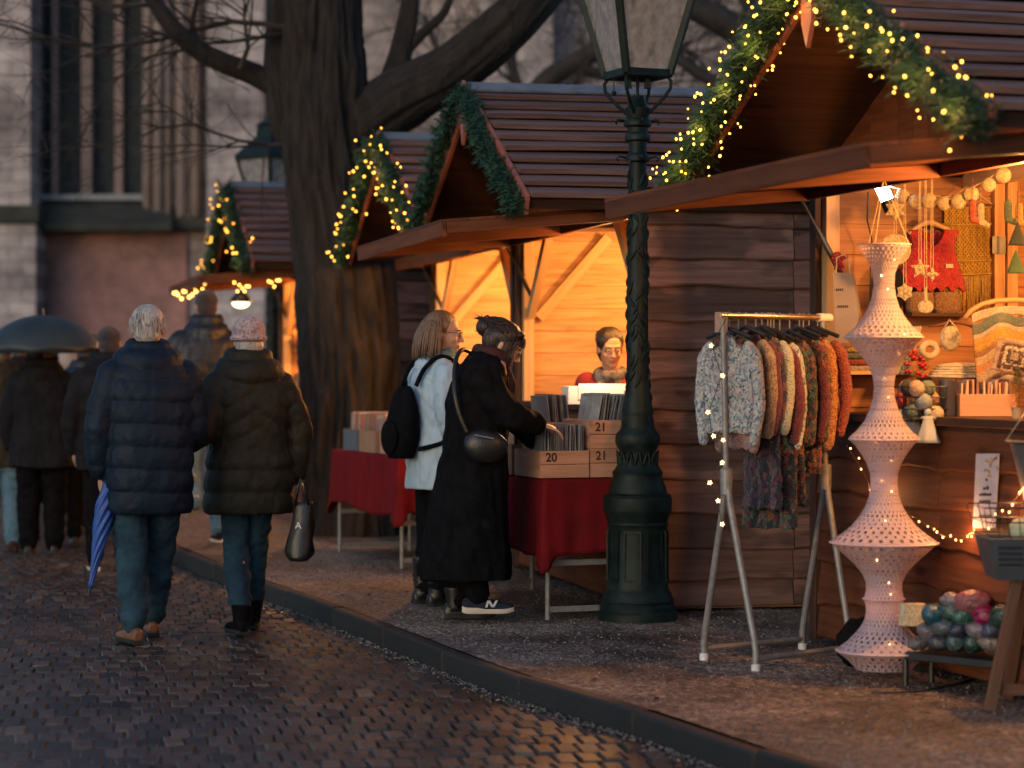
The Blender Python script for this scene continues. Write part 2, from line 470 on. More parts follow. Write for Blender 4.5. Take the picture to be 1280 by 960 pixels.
def paver_mat():
    m, nt, nd, lk = new_mat('wet clinker bricks')
    out = N(nd, 'OutputMaterial'); b = N(nd, 'BsdfPrincipled'); lk.new(b.outputs[0], out.inputs[0])
    tc = N(nd, 'TexCoord'); at = N(nd, 'Attribute', attribute_name='rnd')
    rp = ramp(nd, [(0.0, (0.018, 0.0145, 0.013)), (0.35, (0.040, 0.031, 0.027)), (0.7, (0.070, 0.052, 0.043)), (1.0, (0.115, 0.088, 0.074))]); lk.new(at.outputs['Fac'], rp.inputs[0])
    nz = N(nd, 'TexNoise'); nz.inputs['Scale'].default_value = 60; nz.inputs['Detail'].default_value = 4; lk.new(tc.outputs['Object'], nz.inputs['Vector'])
    mx = N(nd, 'MixRGB', blend_type='MULTIPLY'); mx.inputs[0].default_value = 0.7; lk.new(rp.outputs[0], mx.inputs[1])
    r2 = ramp(nd, [(0.3, (0.5, 0.5, 0.5)), (0.7, (1.25, 1.2, 1.15))]); lk.new(nz.outputs[0], r2.inputs[0]); lk.new(r2.outputs[0], mx.inputs[2])
    lk.new(mx.outputs[0], b.inputs['Base Color'])
    n2 = N(nd, 'TexNoise'); n2.inputs['Scale'].default_value = 1.3; n2.inputs['Detail'].default_value = 5; lk.new(tc.outputs['Object'], n2.inputs['Vector'])
    r3 = N(nd, 'MapRange'); r3.inputs[1].default_value = 0.35; r3.inputs[2].default_value = 0.65; r3.inputs[3].default_value = 0.27; r3.inputs[4].default_value = 0.50; lk.new(n2.outputs[0], r3.inputs[0])
    lk.new(r3.outputs[0], b.inputs['Roughness']); b.inputs['Specular IOR Level'].default_value = 0.5
    bp = N(nd, 'Bump'); bp.inputs['Strength'].default_value = 0.6; bp.inputs['Distance'].default_value = 0.006; lk.new(nz.outputs[0], bp.inputs['Height']); lk.new(bp.outputs[0], b.inputs['Normal'])
    return m
M_paver = paver_mat()
# clinker bricks, courses across the street, each brick a little tilted and sunk
R = random.Random(4)
mb = MB(4)
ang = radians(9.0); ex = V(cos(ang), sin(ang), 0); ey = V(-sin(ang), cos(ang), 0)
BL, BW = 0.086, 0.210
o0 = V(-1.5, 6.6, 0)
row = 0
vsl, fsl, rl = mb.v, mb.f, mb.r
while row < 125:
    yy = row * BW
    shift = (row % 2) * BL * .5 + R.uniform(-.012, .012)
    for i in range(-100, 75):
        c = o0 + ex * (i * BL + shift) + ey * (yy + R.uniform(-.004, .004))
        # wavy courses
        c.y += 0.09 * mnoise.noise(V(c.x * 0.7, c.y * 0.3, 3.1)) + .012 * mnoise.noise(V(c.x * 5, c.y * 5, 1))
        if c.y < 6.0 or c.y > 29.0: continue
        if c.x > kerb_x(c.y) - 0.03: continue
        if abs(c.x) > 0.2134 * c.y * 1.15 + 0.6: continue
        z = R.gauss(0, 0.003) + 0.012 * mnoise.noise(V(c.x * 0.8, c.y * 0.8, 0)) - 0.004
        L, W = BL * 0.485 - R.uniform(.001, .005), BW * 0.485 - R.uniform(.001, .006)
        a = R.gauss(0, 0.03); e1 = ex * cos(a) + ey * sin(a); e2 = ey * cos(a) - ex * sin(a)
        tx, ty = R.gauss(0, 0.018), R.gauss(0, 0.010)
        b = len(vsl); bl = 0.007
        for (sx, sy) in ((-1, -1), (1, -1), (1, 1), (-1, 1)):
            q = c + e1 * sx * L + e2 * sy * W; vsl.append(V(q.x, q.y, -0.03))
        for (sx, sy) in ((-1, -1), (1, -1), (1, 1), (-1, 1)):
            q = c + e1 * sx * L + e2 * sy * W; vsl.append(V(q.x, q.y, z - 0.012 + tx * sx * L + ty * sy * W))
        for (sx, sy) in ((-1, -1), (1, -1), (1, 1), (-1, 1)):
            q = c + e1 * sx * (L - bl) + e2 * sy * (W - bl); vsl.append(V(q.x, q.y, z + tx * sx * L + ty * sy * W))
        vsl.append(V(c.x, c.y, z + 0.0012))
        rr = min(1, max(0, R.gauss(0.45, 0.24))); rl += [rr] * 13
        for k in range(4):
            k2 = (k + 1) % 4
            fsl.append((b + k, b + k2, b + 4 + k2, b + 4 + k)); fsl.append((b + 4 + k, b + 4 + k2, b + 8 + k2, b + 8 + k)); fsl.append((b + 8 + k, b + 8 + k2, b + 12))
    row += 1
mb.w = mb.v; mb.m = [0] * len(mb.f)
mb.build('road', M_paver, smooth=True, autosmooth=50, kind='structure')
# plain paved street beyond
fr = MB(); fr.add([(-60, -20, -0.016), (3, -20, -0.016), (3, 120, -0.016), (-60, 120, -0.016)], [(0, 1, 2, 3)], 0.45)
fr.build('street', M_paver, kind='structure')

# kerb stones
M_kerb = mat('dark kerb stone', (0.015, 0.0135, 0.013), (0.008, 0.0075, 0.0075), scale=7, rough=0.6, bump=0.5, bscale=90, rnd=0.2)
kb = MB(7)
i = 0
while i < len(kerb_pts) - 5:
    a, b = kerb_pts[i], kerb_pts[i + 4]
    d = (b - a); L = d.length; d.normalize(); s_ = V(d.y, -d.x, 0)
    a2 = a + d * 0.007; dz = kb.R.uniform(-.009, .006)
    kb.obox(a2 - s_ * 0.0 + V(0, 0, -0.05), d * (L - 0.014), s_ * 0.075, V(0, 0, 0.152 + dz))
    i += 4
kb.build('kerb', M_kerb, bevel=0.012, kind='structure')

# gravel pavement
def gravel_mat(name):
    m, nt, nd, lk = new_mat(name)
    out = N(nd, 'OutputMaterial'); b = N(nd, 'BsdfPrincipled'); lk.new(b.outputs[0], out.inputs[0])
    tc = N(nd, 'TexCoord')
    v = N(nd, 'TexVoronoi'); v.inputs['Scale'].default_value = 55; lk.new(tc.outputs['Object'], v.inputs['Vector'])
    sp = N(nd, 'SeparateColor'); lk.new(v.outputs['Color'], sp.inputs[0])
    rp = ramp(nd, [(0.0, (0.05, 0.038, 0.031)), (0.4, (0.14, 0.108, 0.088)), (0.75, (0.24, 0.19, 0.155)), (1.0, (0.40, 0.33, 0.275))]); lk.new(sp.outputs[0], rp.inputs[0])
    n = N(nd, 'TexNoise'); n.inputs['Scale'].default_value = 1.1; n.inputs['Detail'].default_value = 7; n.inputs['Roughness'].default_value = 0.65; lk.new(tc.outputs['Object'], n.inputs['Vector'])
    r2 = ramp(nd, [(0.40, (0.32, 0.29, 0.27)), (0.60, (1.15, 1.1, 1.05))]); lk.new(n.outputs[0], r2.inputs[0])
    mx = N(nd, 'MixRGB', blend_type='MULTIPLY'); mx.inputs[0].default_value = 1; lk.new(rp.outputs[0], mx.inputs[1]); lk.new(r2.outputs[0], mx.inputs[2])
    lk.new(mx.outputs[0], b.inputs['Base Color'])
    r3 = N(nd, 'MapRange'); r3.inputs[1].default_value = 0.36; r3.inputs[2].default_value = 0.6; r3.inputs[3].default_value = 0.42; r3.inputs[4].default_value = 0.8; lk.new(n.outputs[0], r3.inputs[0]); lk.new(r3.outputs[0], b.inputs['Roughness'])
    bp = N(nd, 'Bump', invert=True); bp.inputs['Strength'].default_value = 1.0; bp.inputs['Distance'].default_value = 0.014; lk.new(v.outputs['Distance'], bp.inputs['Height']); lk.new(bp.outputs[0], b.inputs['Normal'])
    MATS[name] = m
    return m
M_gravel = gravel_mat('wet gravel')
pv = MB()
rows = []
ys = [3.4 + 0.12 * i for i in range(200)] + [28 + 2.5 * i for i in range(1, 9)]
for y in ys:
    x0 = kerb_x(y) + 0.078; r_ = []
    for k in range(41):
        x = x0 + 13.0 * (k / 40) ** 1.6
        z = ZP + (0.014 * mnoise.noise(V(x * 1.3, y * 1.3, 0)) + 0.007 * mnoise.noise(V(x * 5, y * 5, 2))) * smooth((x - x0) / 0.25) + 0.0
        r_.append(V(x, y, z))
    rows.append(r_)
pv.loft(rows, cap=False, close_loop=False, rnd=0.5)
pv.f = [f[::-1] for f in pv.f]
pv.build('pavement', M_gravel, smooth=True, kind='structure')
# loose grit lying on the pavement
R = random.Random(11); gr = MB(11)
M_grit = mat('grit', (0.20, 0.165, 0.14), (0.07, 0.056, 0.047), scale=30, rough=0.65, rnd=0.5)
for i in range(9000):
    y = 7.6 + 9.0 * R.random() ** 1.5
    x = kerb_x(y) + 0.13 + 3.2 * R.random()
    if abs(x) > .2134 * y * 1.05: continue
    s_ = R.uniform(0.003, 0.0085) * (1.4 if R.random() < .05 else 1)
    z = ZP + (0.014 * mnoise.noise(V(x * 1.3, y * 1.3, 0)) + 0.007 * mnoise.noise(V(x * 5, y * 5, 2))) * smooth((x - kerb_x(y) - .122) / 0.25)
    a = R.random() * 6.28
    e = [V(cos(a + k * pi / 2) * s_ * R.uniform(.7, 1.3), sin(a + k * pi / 2) * s_ * R.uniform(.7, 1.3), 0) for k in range(4)]
    c = V(x, y, z); t = c + V(0, 0, s_ * R.uniform(.6, 1.2))
    gr.add([c + q for q in e] + [t], [(0, 1, 4), (1, 2, 4), (2, 3, 4), (3, 0, 4)], R.random())
gr.build('gravel', M_grit, kind='stuff')
# wet leaves and grit lodged along the kerb foot on the street side
gl = MB(12)
for i in range(1500):
    y = 7.8 + 8 * R.random() ** 1.4; x = kerb_x(y) - abs(R.gauss(0, .05)) - .01
    s_ = R.uniform(.003, .009); a = R.random() * 6.28
    c = V(x, y, 0.002); 
    e = [V(cos(a + k * pi / 2) * s_, sin(a + k * pi / 2) * s_ * .8, 0) for k in range(4)]
    gl.add([c + q for q in e] + [c + V(0, 0, s_ * .8)], [(0, 1, 4), (1, 2, 4), (2, 3, 4), (3, 0, 4)], R.random())
gl.build('gutter_gravel', M_grit, kind='stuff')

R = random.Random(21); lv = MB(21)
for i in range(130):
    y = 8.2 + 9 * R.random() ** 1.3; side = R.random() < .55
    x = kerb_x(y) + (.15 + 1.5 * R.random() if side else -abs(R.gauss(0, .5)) - .03)
    z = (ZP + .014 * mnoise.noise(V(x * 1.3, y * 1.3, 0)) * smooth((x - kerb_x(y) - .078) / .25) + .006) if side else .008
    s_ = R.uniform(.012, .028); a = R.random() * 6.28; c = V(x, y, z); u_, v_ = V(cos(a), sin(a), 0) * s_, V(-sin(a), cos(a), 0) * s_ * .55; cu = R.uniform(.2, .6) * s_
    lv.add([c - u_, c - v_ * .9 + V(0, 0, cu * .4), c + u_ + V(0, 0, cu), c + v_ * .9 + V(0, 0, cu * .5), c + V(0, 0, .001)], [(0, 1, 4), (1, 2, 4), (2, 3, 4), (3, 0, 4)], R.random())
lv.build('fallen_leaves', mat('wet dead leaf', (.075, .040, .020), (.028, .016, .010), scale=20, rough=.45, rnd=.5), kind='stuff')
# ------------------------------------------------------------------ church behind
def stone_mat(name, c1, c2, mortar, bw=0.5, bh=0.24, grime=(0.30, 0.28, 0.28)):
    m, nt, nd, lk = new_mat(name)
    out = N(nd, 'OutputMaterial'); b = N(nd, 'BsdfPrincipled'); lk.new(b.outputs[0], out.inputs[0]); b.inputs['Roughness'].default_value = 0.85
    tc = N(nd, 'TexCoord'); mp = N(nd, 'Mapping'); mp.inputs['Rotation'].default_value = (radians(90), 0, 0); lk.new(tc.outputs['Object'], mp.inputs[0])
    br = N(nd, 'TexBrick'); br.inputs['Scale'].default_value = 1.0; br.inputs['Brick Width'].default_value = bw; br.inputs['Row Height'].default_value = bh
    br.inputs['Mortar Size'].default_value = 0.012; br.inputs['Color1'].default_value = (*c1, 1); br.inputs['Color2'].default_value = (*c2, 1); br.inputs['Mortar'].default_value = (*mortar, 1)
    lk.new(mp.outputs[0], br.inputs['Vector'])
    n = N(nd, 'TexNoise'); n.inputs['Scale'].default_value = 0.9; n.inputs['Detail'].default_value = 8; n.inputs['Roughness'].default_value = 0.68; lk.new(tc.outputs['Object'], n.inputs['Vector'])
    r2 = ramp(nd, [(0.34, grime), (0.62, (1.1, 1.08, 1.05))]); lk.new(n.outputs[0], r2.inputs[0])
    mx = N(nd, 'MixRGB', blend_type='MULTIPLY'); mx.inputs[0].default_value = 1; lk.new(br.outputs[0], mx.inputs[1]); lk.new(r2.outputs[0], mx.inputs[2])
    lk.new(mx.outputs[0], b.inputs['Base Color'])
    bp = N(nd, 'Bump'); bp.inputs['Strength'].default_value = 0.5; bp.inputs['Distance'].default_value = 0.03; lk.new(br.outputs['Fac'], bp.inputs['Height']); bp.invert = True; lk.new(bp.outputs[0], b.inputs['Normal'])
    MATS[name] = m
    return m
M_stone = stone_mat('weathered church stone', (0.40, 0.33, 0.32), (0.29, 0.24, 0.235), (0.18, 0.155, 0.15))
M_stone2 = stone_mat('pale church stone', (0.52, 0.445, 0.44), (0.38, 0.325, 0.32), (0.23, 0.20, 0.20))
M_pink = stone_mat('pink church brick', (0.42, 0.185, 0.165), (0.33, 0.150, 0.135), (0.30, 0.20, 0.185), 0.22, 0.07, (0.42, 0.42, 0.42))
M_moss = mat('mossy ledge stone', (0.045, 0.046, 0.036), (0.018, 0.019, 0.017), scale=2.5, rough=0.9, rnd=0)
M_mull = mat('window stone bar', (0.27, 0.19, 0.165), (0.18, 0.13, 0.115), scale=2, rough=0.85, rnd=0.1)
M_leaded = mat('leaded church glass', (0.040, 0.046, 0.050), (0.018, 0.022, 0.025), scale=3, rough=0.6, rnd=0, spec=.1)
M_lead = mat('grey lead', (0.25, 0.26, 0.28), (0.15, 0.16, 0.17), scale=3, rough=0.6, rnd=0)
YW = 44.0; SW = YW / F
def cx(x): return (x - 640) * SW
def cz(y): return HC + (YH - y) * SW
church = thing('church', 'old stone church wall with a tall leaded window and mossy ledges behind the market', 'church', (0, YW, 0))
def cpart(name, fill, m, parent=None, **kw):
    q = MB(3); fill(q)
    if parent is None: return q.build(name, m, church, world=True, **kw)
    ob = q.build(name, m, church, world=True, **kw); ob.parent = parent; return ob
def cb(q, x0, x1, y0, y1, d0, d1):      # box by photo columns and rows, depth in front of (+) the wall plane
    q.obox(V(cx(x0), YW - d1, cz(y1)), V(cx(x1) - cx(x0), 0, 0), V(0, d1 - d0, 0), V(0, 0, cz(y0) - cz(y1)))
TOP = -560
cpart('wall', lambda q: (cb(q, -260, -20, TOP, 575, -0.8, 0), cb(q, -20, 265, 270, 575, -0.8, -0.02), cb(q, 178, 420, TOP, 575, -0.8, 0.0), cb(q, 420, 1900, TOP, 575, -0.8, 0), cb(q, -20, 49, TOP, 269, -0.8, -0.01), cb(q, 51, 177, TOP, -300, -0.8, -0.01), cb(q, 49, 178, -300, 270, -1.0, -0.5)), M_stone)
cpart('buttress', lambda q: (cb(q, -160, 50, TOP, 262, 0, 0.9), cb(q, -160, 60, 285, 575, 0, 1.15)), M_stone2)
cpart('buttress', lambda q: (cb(q, 266, 336, TOP, 575, 0.0, 0.8),), M_stone2)
cpart('buttress', lambda q: (cb(q, 600, 690, TOP, 575, 0.0, 0.9), cb(q, 592, 698, 330, 575, 0, 1.1)), M_stone2)
cpart('buttress', lambda q: (cb(q, 1010, 1120, TOP, 575, 0.0, 0.9),), M_stone)
cpart('brick_panel', lambda q: cb(q, 60, 234, 290, 575, -0.02, 0.10), M_pink)
def sill(q):
    for (x0, x1, ya, yb, d0, d1) in ((50, 215, 246, 283, -0.25, 0.75),):
        q.add([V(cx(x0), YW - d0, cz(ya)), V(cx(x1), YW - d0, cz(ya)), V(cx(x1 + 6), YW - d1, cz(yb)), V(cx(x0), YW - d1, cz(yb)), V(cx(x0), YW - d1, cz(yb + 8)), V(cx(x1 + 6), YW - d1, cz(yb + 8)), V(cx(x0), YW - d0, cz(yb + 8)), V(cx(x1), YW - d0, cz(yb + 8))],
              [(0, 1, 2, 3), (3, 2, 5, 4), (4, 5, 7, 6), (0, 3, 4, 6), (1, 7, 5, 2)])
cpart('sill', sill, M_moss)
cpart('ledge', lambda q: cb(q, -160, 64, 262, 283, 0, 1.25), M_moss)
cpart('ledge', lambda q: cb(q, 212, 268, 274, 288, 0, 0.4), M_moss)
win = cpart('window', lambda q: cb(q, 50, 178, TOP + 120, 248, -0.45, -0.38), M_leaded)
cpart('mullion', lambda q: cb(q, 62, 70, TOP + 120, 245, -0.38, -0.2), M_mull, win)
cpart('mullion', lambda q: cb(q, 100, 113, TOP + 120, 245, -0.38, -0.12), M_mull, win)
cpart('mullion', lambda q: cb(q, 141, 151, TOP + 120, 245, -0.38, -0.2), M_mull, win)
def leads(q):
    for y in range(TOP + 160, 240, 60): cb(q, 50, 178, y, y + 2, -0.38, -0.36)
cpart('saddle_bar', leads, M_leaded, win)
cpart('window_ledge', lambda q: cb(q, 50, 178, 243, 250, -0.4, 0.02), M_lead, win)
def shafts(q):
    for x, r, d in ((186, 5, .1), (200, 7, .18), (213, 4, .28), (230, 6, .34), (246, 7, .2)):
        q.tube([V(cx(x), YW - d, cz(272)), V(cx(x), YW - d, cz(TOP))], r * SW, 12)
cpart('jamb_shaft', shafts, mat('pale jamb stone', (.34, .27, .26), (.24, .19, .185), scale=1.5, rough=.85, rnd=.15), smooth=True)
# ------------------------------------------------------------------ market huts
M_wall = wood('brown stained board', (0.052, 0.028, 0.023), (0.135, 0.076, 0.060), rough=0.65, rnd=0.28, stain=(2.0, 1.85, 1.8), spec=.2)
M_front = wood('red brown stained board', (0.075, 0.024, 0.012), (0.165, 0.056, 0.026), rough=0.65, rnd=0.22, spec=.12)
M_roof = wood('dull brown roof board', (0.095, 0.050, 0.045), (0.215, 0.126, 0.114), rough=0.62, rnd=0.22, knots=False, spec=.22)
M_dark = wood('dark brown board', (0.032, 0.015, 0.010), (0.070, 0.033, 0.021), rough=0.6, rnd=0.2, spec=.25)
M_pine = wood('pine board', (0.34, 0.16, 0.065), (0.64, 0.38, 0.18), rough=0.55, rnd=0.18)
M_pine2 = wood('pine post', (0.48, 0.28, 0.13), (0.66, 0.44, 0.24), rough=0.5, rnd=0.1, knots=False)
M_ridge = mat('grey roofing felt', (0.17, 0.165, 0.175), (0.10, 0.10, 0.11), scale=9, rough=0.55, bump=0.3, bscale=40, rnd=0.1)
M_block = wood('red gable block', (0.26, 0.075, 0.05), (0.36, 0.12, 0.08), rough=0.5, rnd=0.1, knots=False)
M_pineC = wood('reddish pine board', (0.24, 0.095, 0.035), (0.46, 0.22, 0.095), rough=0.55, rnd=0.2)
M_floor = wood('hut floor board', (0.16, 0.10, 0.06), (0.26, 0.17, 0.1), rough=0.7)
M_black = mat('black metal', (0.012, 0.012, 0.013), (0.02, 0.02, 0.02), scale=20, rough=0.4, rnd=0)
M_steel = mat('brushed steel tube', (0.26, 0.25, 0.245), (0.17, 0.165, 0.16), scale=25, rough=0.38, metal=0.15, rnd=0)
M_needle = mat('fir needles', (0.030, 0.085, 0.036), (0.012, 0.042, 0.022), scale=5, rough=0.6, rnd=0.5)
M_wire = mat('green cable', (0.01, 0.03, 0.02), scale=20, rough=0.5, rnd=0)
E_bulb = emit('warm bulb', (1.0, 0.41, 0.05), 5.5)
E_bulb2 = emit('gold bulb', (1.0, 0.40, 0.05), 4.0)

HW, HD, HO, HE = 2.966, 2.3, 0.643, 0.10      # front width, depth, gable overhang, eave overhang
ZE, ZR, ZHI, ZCO = 2.23, 2.986, 2.19, 1.117    # eave, ridge, flap hinge, counter
HALF = HW / 2

def waney(mb, o, dl, up, out, L, z0, z1, seams=(), amp=0.016, step=0.17):
    """overlapping wavy-edged boards from z0 to z1 along dl; out = outward normal"""
    R = mb.R; z = z0; row = 0
    while z < z1 - 0.02:
        h = step * R.uniform(.88, 1.14); zt = min(z1, z + h + 0.035)
        cuts = [0.0] + [s + R.uniform(-.004, .004) for s in seams] + [L]
        ph = R.uniform(0, 60)
        for a, b in zip(cuts, cuts[1:]):
            n = max(4, int((b - a) / 0.045)); off = V(R.random() * 50, R.random() * 50, R.random() * 9); rnd = R.random()
            a1, b1 = a + 0.003, b - 0.003; vs, wc = [], []
            for i in range(n + 1):
                x = lerp(a1, b1, i / n)
                wv = amp * (mnoise.noise(V(x * 1.7, ph, 0)) * 1.5 + 0.5 * mnoise.noise(V(x * 6.5, ph, 5)))
                zb = z + (wv if row else 0)
                th = 0.034 + 0.005 * mnoise.noise(V(x * 3, ph, 9))
                for (zz, nn) in ((zb + .004, 0.0), (zb, th * 0.8), (zb + .010, th), (zt, 0.008), (zt, 0.0)):
                    vs.append(o + dl * x + up * zz + out * nn); wc.append(off + V(x, zz * 1.0, nn))
            fs = []
            for i in range(n):
                for k in range(4): fs.append((i * 5 + k, i * 5 + k + 1, (i + 1) * 5 + k + 1, (i + 1) * 5 + k))
            fs += [(0, 1, 2, 3, 4), tuple(n * 5 + k for k in (4, 3, 2, 1, 0))]
            mb.add(vs, fs, rnd, wc)
        z += h; row += 1

def planks(mb, o, dl, up, out, L, z0, z1, step=0.145, t=0.014):
    z = z0
    while z < z1 - 0.01:
        h = min(step, z1 - z)
        mb.obox(o + up * (z + .002), dl * L, up * (h - .004), out * (t + mb.R.uniform(0, .002)))
        z += step

def hut(label, loc, yaw, seed, seams=(0.86, 1.9), shelves=False, braces=True, hl=1.1, lining=None):
    H = thing('market_hut', label, 'market hut', loc, yaw, 'wooden market huts in a row')
    X, Y, Z = V(1, 0, 0), V(0, 1, 0), V(0, 0, 1); M_lin = lining or M_pine
    # outer cladding and inner skin of each wall
    mb = MB(seed); waney(mb, V(0, -0.002, 0), X, Z, -Y, HD, 0.03, ZE + .03, seams); w1 = mb.build('side_wall', M_wall, H)
    mb = MB(seed + 1); mb.obox((0.0, 0.0, 0.02), X * HD, Y * 0.018, Z * (ZE + .02)); planks(mb, V(0.072, 0.018, 0), X, Z, Y, HD - .09, .1, ZE - .02); mb.build('wall_lining', M_lin, w1)
    mb = MB(seed + 2); waney(mb, V(HD, HW + 0.002, 0), -X, Z, Y, HD, 0.03, ZE + .03, (1.2,)); w2 = mb.build('side_wall', M_wall, H)
    mb = MB(seed + 3); mb.obox((0.0, HW - 0.018, 0.02), X * HD, Y * 0.018, Z * (ZE + .02)); planks(mb, V(0.072, HW - 0.018, 0), X, Z, -Y, HD - .09, .1, ZE - .02, 0.148); mb.build('wall_lining', M_lin, w2)
    mb = MB(seed + 4); waney(mb, V(HD + .002, 0.004, 0), Y, Z, X, HW - .008, 0.03, ZE + .03, (1.5,)); w3 = mb.build('back_wall', M_wall, H)
    mb = MB(seed + 5); planks(mb, V(HD - .001, 0.035, 0), Y, Z, -X, HW - .07, .1, ZE + .02, .15); mb.build('wall_lining', M_lin, w3)
    mb = MB(seed + 6); waney(mb, V(-.002, HW - 0.06, 0), -Y, Z, -X, HW - .12, 0.04, ZCO - .06, (1.3,), 0.028, 0.178)
    fp = mb.build('front_panel', M_front, H)
    mb = MB(seed + 7); mb.obox((0, 0.06, 0.03), X * 0.02, Y * (HW - .12), Z * (ZCO - .07)); mb.build('panel_backing', M_dark, fp)
    mb = MB(seed + 8); mb.obox((-0.05, 0.05, ZCO - .035), X * 0.5, Y * (HW - .10), Z * 0.035); mb.build('counter', M_dark, H, bevel=.004)
    mb = MB(seed + 9)
    for i in range(12): mb.obox((HD * i / 12 + .002, 0.02, 0.04), X * (HD / 12 - .004), Y * (HW - .04), Z * 0.03)
    mb.build('floor', M_floor, H)
    for y0 in (0.02, HW - 0.092):
        mb = MB(seed + 10); mb.obox((0.001, y0, 0.03), X * 0.07, Y * 0.072, Z * (ZE - .05)); mb.build('post', M_pine2, H, bevel=.004)
    for y0 in (-.03, HW - 0.04):
        mb = MB(seed + 11); mb.obox((-0.036, y0, 0.02), X * 0.034, Y * 0.07, Z * (ZE - .06)); mb.build('corner_board', M_dark, H, bevel=.004)
    mb = MB(seed + 12); mb.obox((0.002, 0.0, ZHI - 0.0), X * 0.07, Y * HW, Z * 0.07); mb.build('lintel', M_pine2, H)
    for (p, q) in () if not braces else (((.04, HW - .13, 1.68), (.04, HW - .62, 2.17)), ((.10, HW - .075, 1.66), (.58, HW - .075, 2.20)), ((.04, .13, 1.68), (.04, .62, 2.17)), ((.95, HW - .075, 1.75), (1.45, HW - .075, 2.25))):
        mb = MB(seed + 13); mb.beam(p, q, .05, .07); mb.build('brace', M_pine2, H, bevel=.003)
    mb = MB(seed + 14)
    for xx in (0.75, 1.5): mb.obox((xx, 0.03, ZE - .02), X * .05, Y * (HW - .06), Z * .08)
    mb.build('tie_beam', M_pine2, H)
    # roof: two slopes of lapped boards on a deck
    for sgn in (1, -1):
        top = V(0, HALF, ZR); ev = V(0, HALF - sgn * (HALF + HE), ZE)
        d = ev - top; L = d.length; d.normalize()
        nrm = V(0, -sgn * (ZR - ZE), HALF + HE).normalized()
        mb = MB(seed + 20 + sgn); rows = 10; R = mb.R
        for k in range(rows):
            s0 = L * k / rows; s1 = L * (k + 1) / rows + 0.03
            x0, x1 = -HO + R.uniform(-.006, .006), HD + 0.12
            sag = R.uniform(-.004, .006); off = V(R.random() * 40, R.random() * 40, 0); rnd = R.random(); nn = 26; vs, wc = [], []
            for i in range(nn + 1):
                x = lerp(x0, x1, i / nn)
                lift = 0.009 * mnoise.noise(V(x * 1.6, k * 3.1, seed)); e = s1 + .009 * mnoise.noise(V(x * 1.3, k * 7.7, seed))
                base = top + X * x
                for (s_, h_) in ((s0 - .01, 0.002), (e, 0.050 + lift), (e, 0.022 + lift)):
                    vs.append(base + d * s_ + nrm * (h_ + sag)); wc.append(off + V(x, s_, h_))
            fs = []
            for i in range(nn):
                for q in range(2): fs.append((i * 3 + q, i * 3 + q + 1, (i + 1) * 3 + q + 1, (i + 1) * 3 + q))
            fs += [(0, 2, 1), (nn * 3, nn * 3 + 1, nn * 3 + 2)]
            if sgn < 0: fs = [f[::-1] for f in fs]
            mb.add(vs, fs, rnd, wc)
        rf = mb.build('roof', M_roof, H)
        mb = MB(seed + 30); 
        for k in range(10):
            s0 = L * k / 10
            mb.obox(top + X * (-HO + .01) + d * (s0 + .002) - nrm * 0.022, X * (HD + HO + .1), d * (L / 10 - .004), nrm * 0.022)
        mb.build('soffit', M_dark, rf)
        mb = MB(seed + 31); mb.obox(top + X * (-HO - .026) + d * 0.0 - nrm * 0.085, X * .024, d * (L + .02), nrm * 0.11); mb.build('barge_board', M_block, rf, bevel=.003)
        mb = MB(seed + 32); mb.obox(ev + X * (-HO) - nrm * .06 - d * .03, X * (HD + HO + .1), d * .022, nrm * .05); mb.build('eave_fascia', M_dark, rf)
    mb = MB(seed + 33)
    for sgn in (1, -1):
        d = V(0, -sgn * (HALF + HE), ZE - ZR).normalized(); nrm = V(0, -sgn * (ZR - ZE), HALF + HE).normalized()
        mb.obox(V(-HO - .02, HALF, ZR + .012) + nrm * .028, X * (HD + HO + .16), d * .135, nrm * .012)
    mb.build('ridge_cap', M_ridge, H)
    # gables
    n = 20
    for xx, tt in ((0.0, .02), (HD - .03, .02)):
        mb = MB(seed + 34)
        for i in range(n):
            y0, y1 = HW * i / n + .0015, HW * (i + 1) / n - .0015
            zz = lambda y: ZR - .03 - (ZR - ZE) * abs(y - HALF) / (HALF + HE)
            ym = HALF if y0 < HALF < y1 else None
            poly = [(y0, ZE + .03), (y1, ZE + .03), (y1, zz(y1))] + ([(HALF, zz(HALF))] if ym else []) + [(y0, zz(y0))]
            mb.prism(poly, V(xx + mb.R.uniform(0, .003), 0, 0), Y, Z, tt)
        mb.build('gable_boards', M_front, H)
    mb = MB(seed + 36)
    mb.prism([(-.055, -.22), (0, -.33), (.055, -.22), (.055, .02), (0, .06), (-.055, .02)], V(-HO - .03, HALF, ZR), -Y, Z, .022); mb.build('apex_block', M_block, H, bevel=.003)
    # folded-up serving hatch
    hi, ou = V(-.045, 0.03, ZHI + .004), V(-hl, 0.03, ZHI - .085 * hl / 1.1)
    d = ou - hi; L = d.length; d.normalize(); nrm = V(-d.z, 0, d.x).normalized()
    if nrm.z < 0: nrm = -nrm
    mb = MB(seed + 37); k = 7
    for i in range(k): mb.obox(hi + d * (L * i / k + .0015), d * (L / k - .003), Y * (HW - .06), nrm * .016)
    fl = mb.build('hatch', M_front, H)
    mb = MB(seed + 38)
    mb.obox(hi + d * (L - .03) - nrm * .075, d * .03, Y * (HW - .06), nrm * .074)
    mb.obox(hi - nrm * .055, d * .05, Y * (HW - .06), nrm * .054)
    for yy in (0, HW - .11, HALF - .05): mb.obox(hi + d * .052 + Y * yy - nrm * .06, d * (L - .084), Y * .05, nrm * .059)
    mb.build('hatch_frame', M_front, fl, bevel=.003)
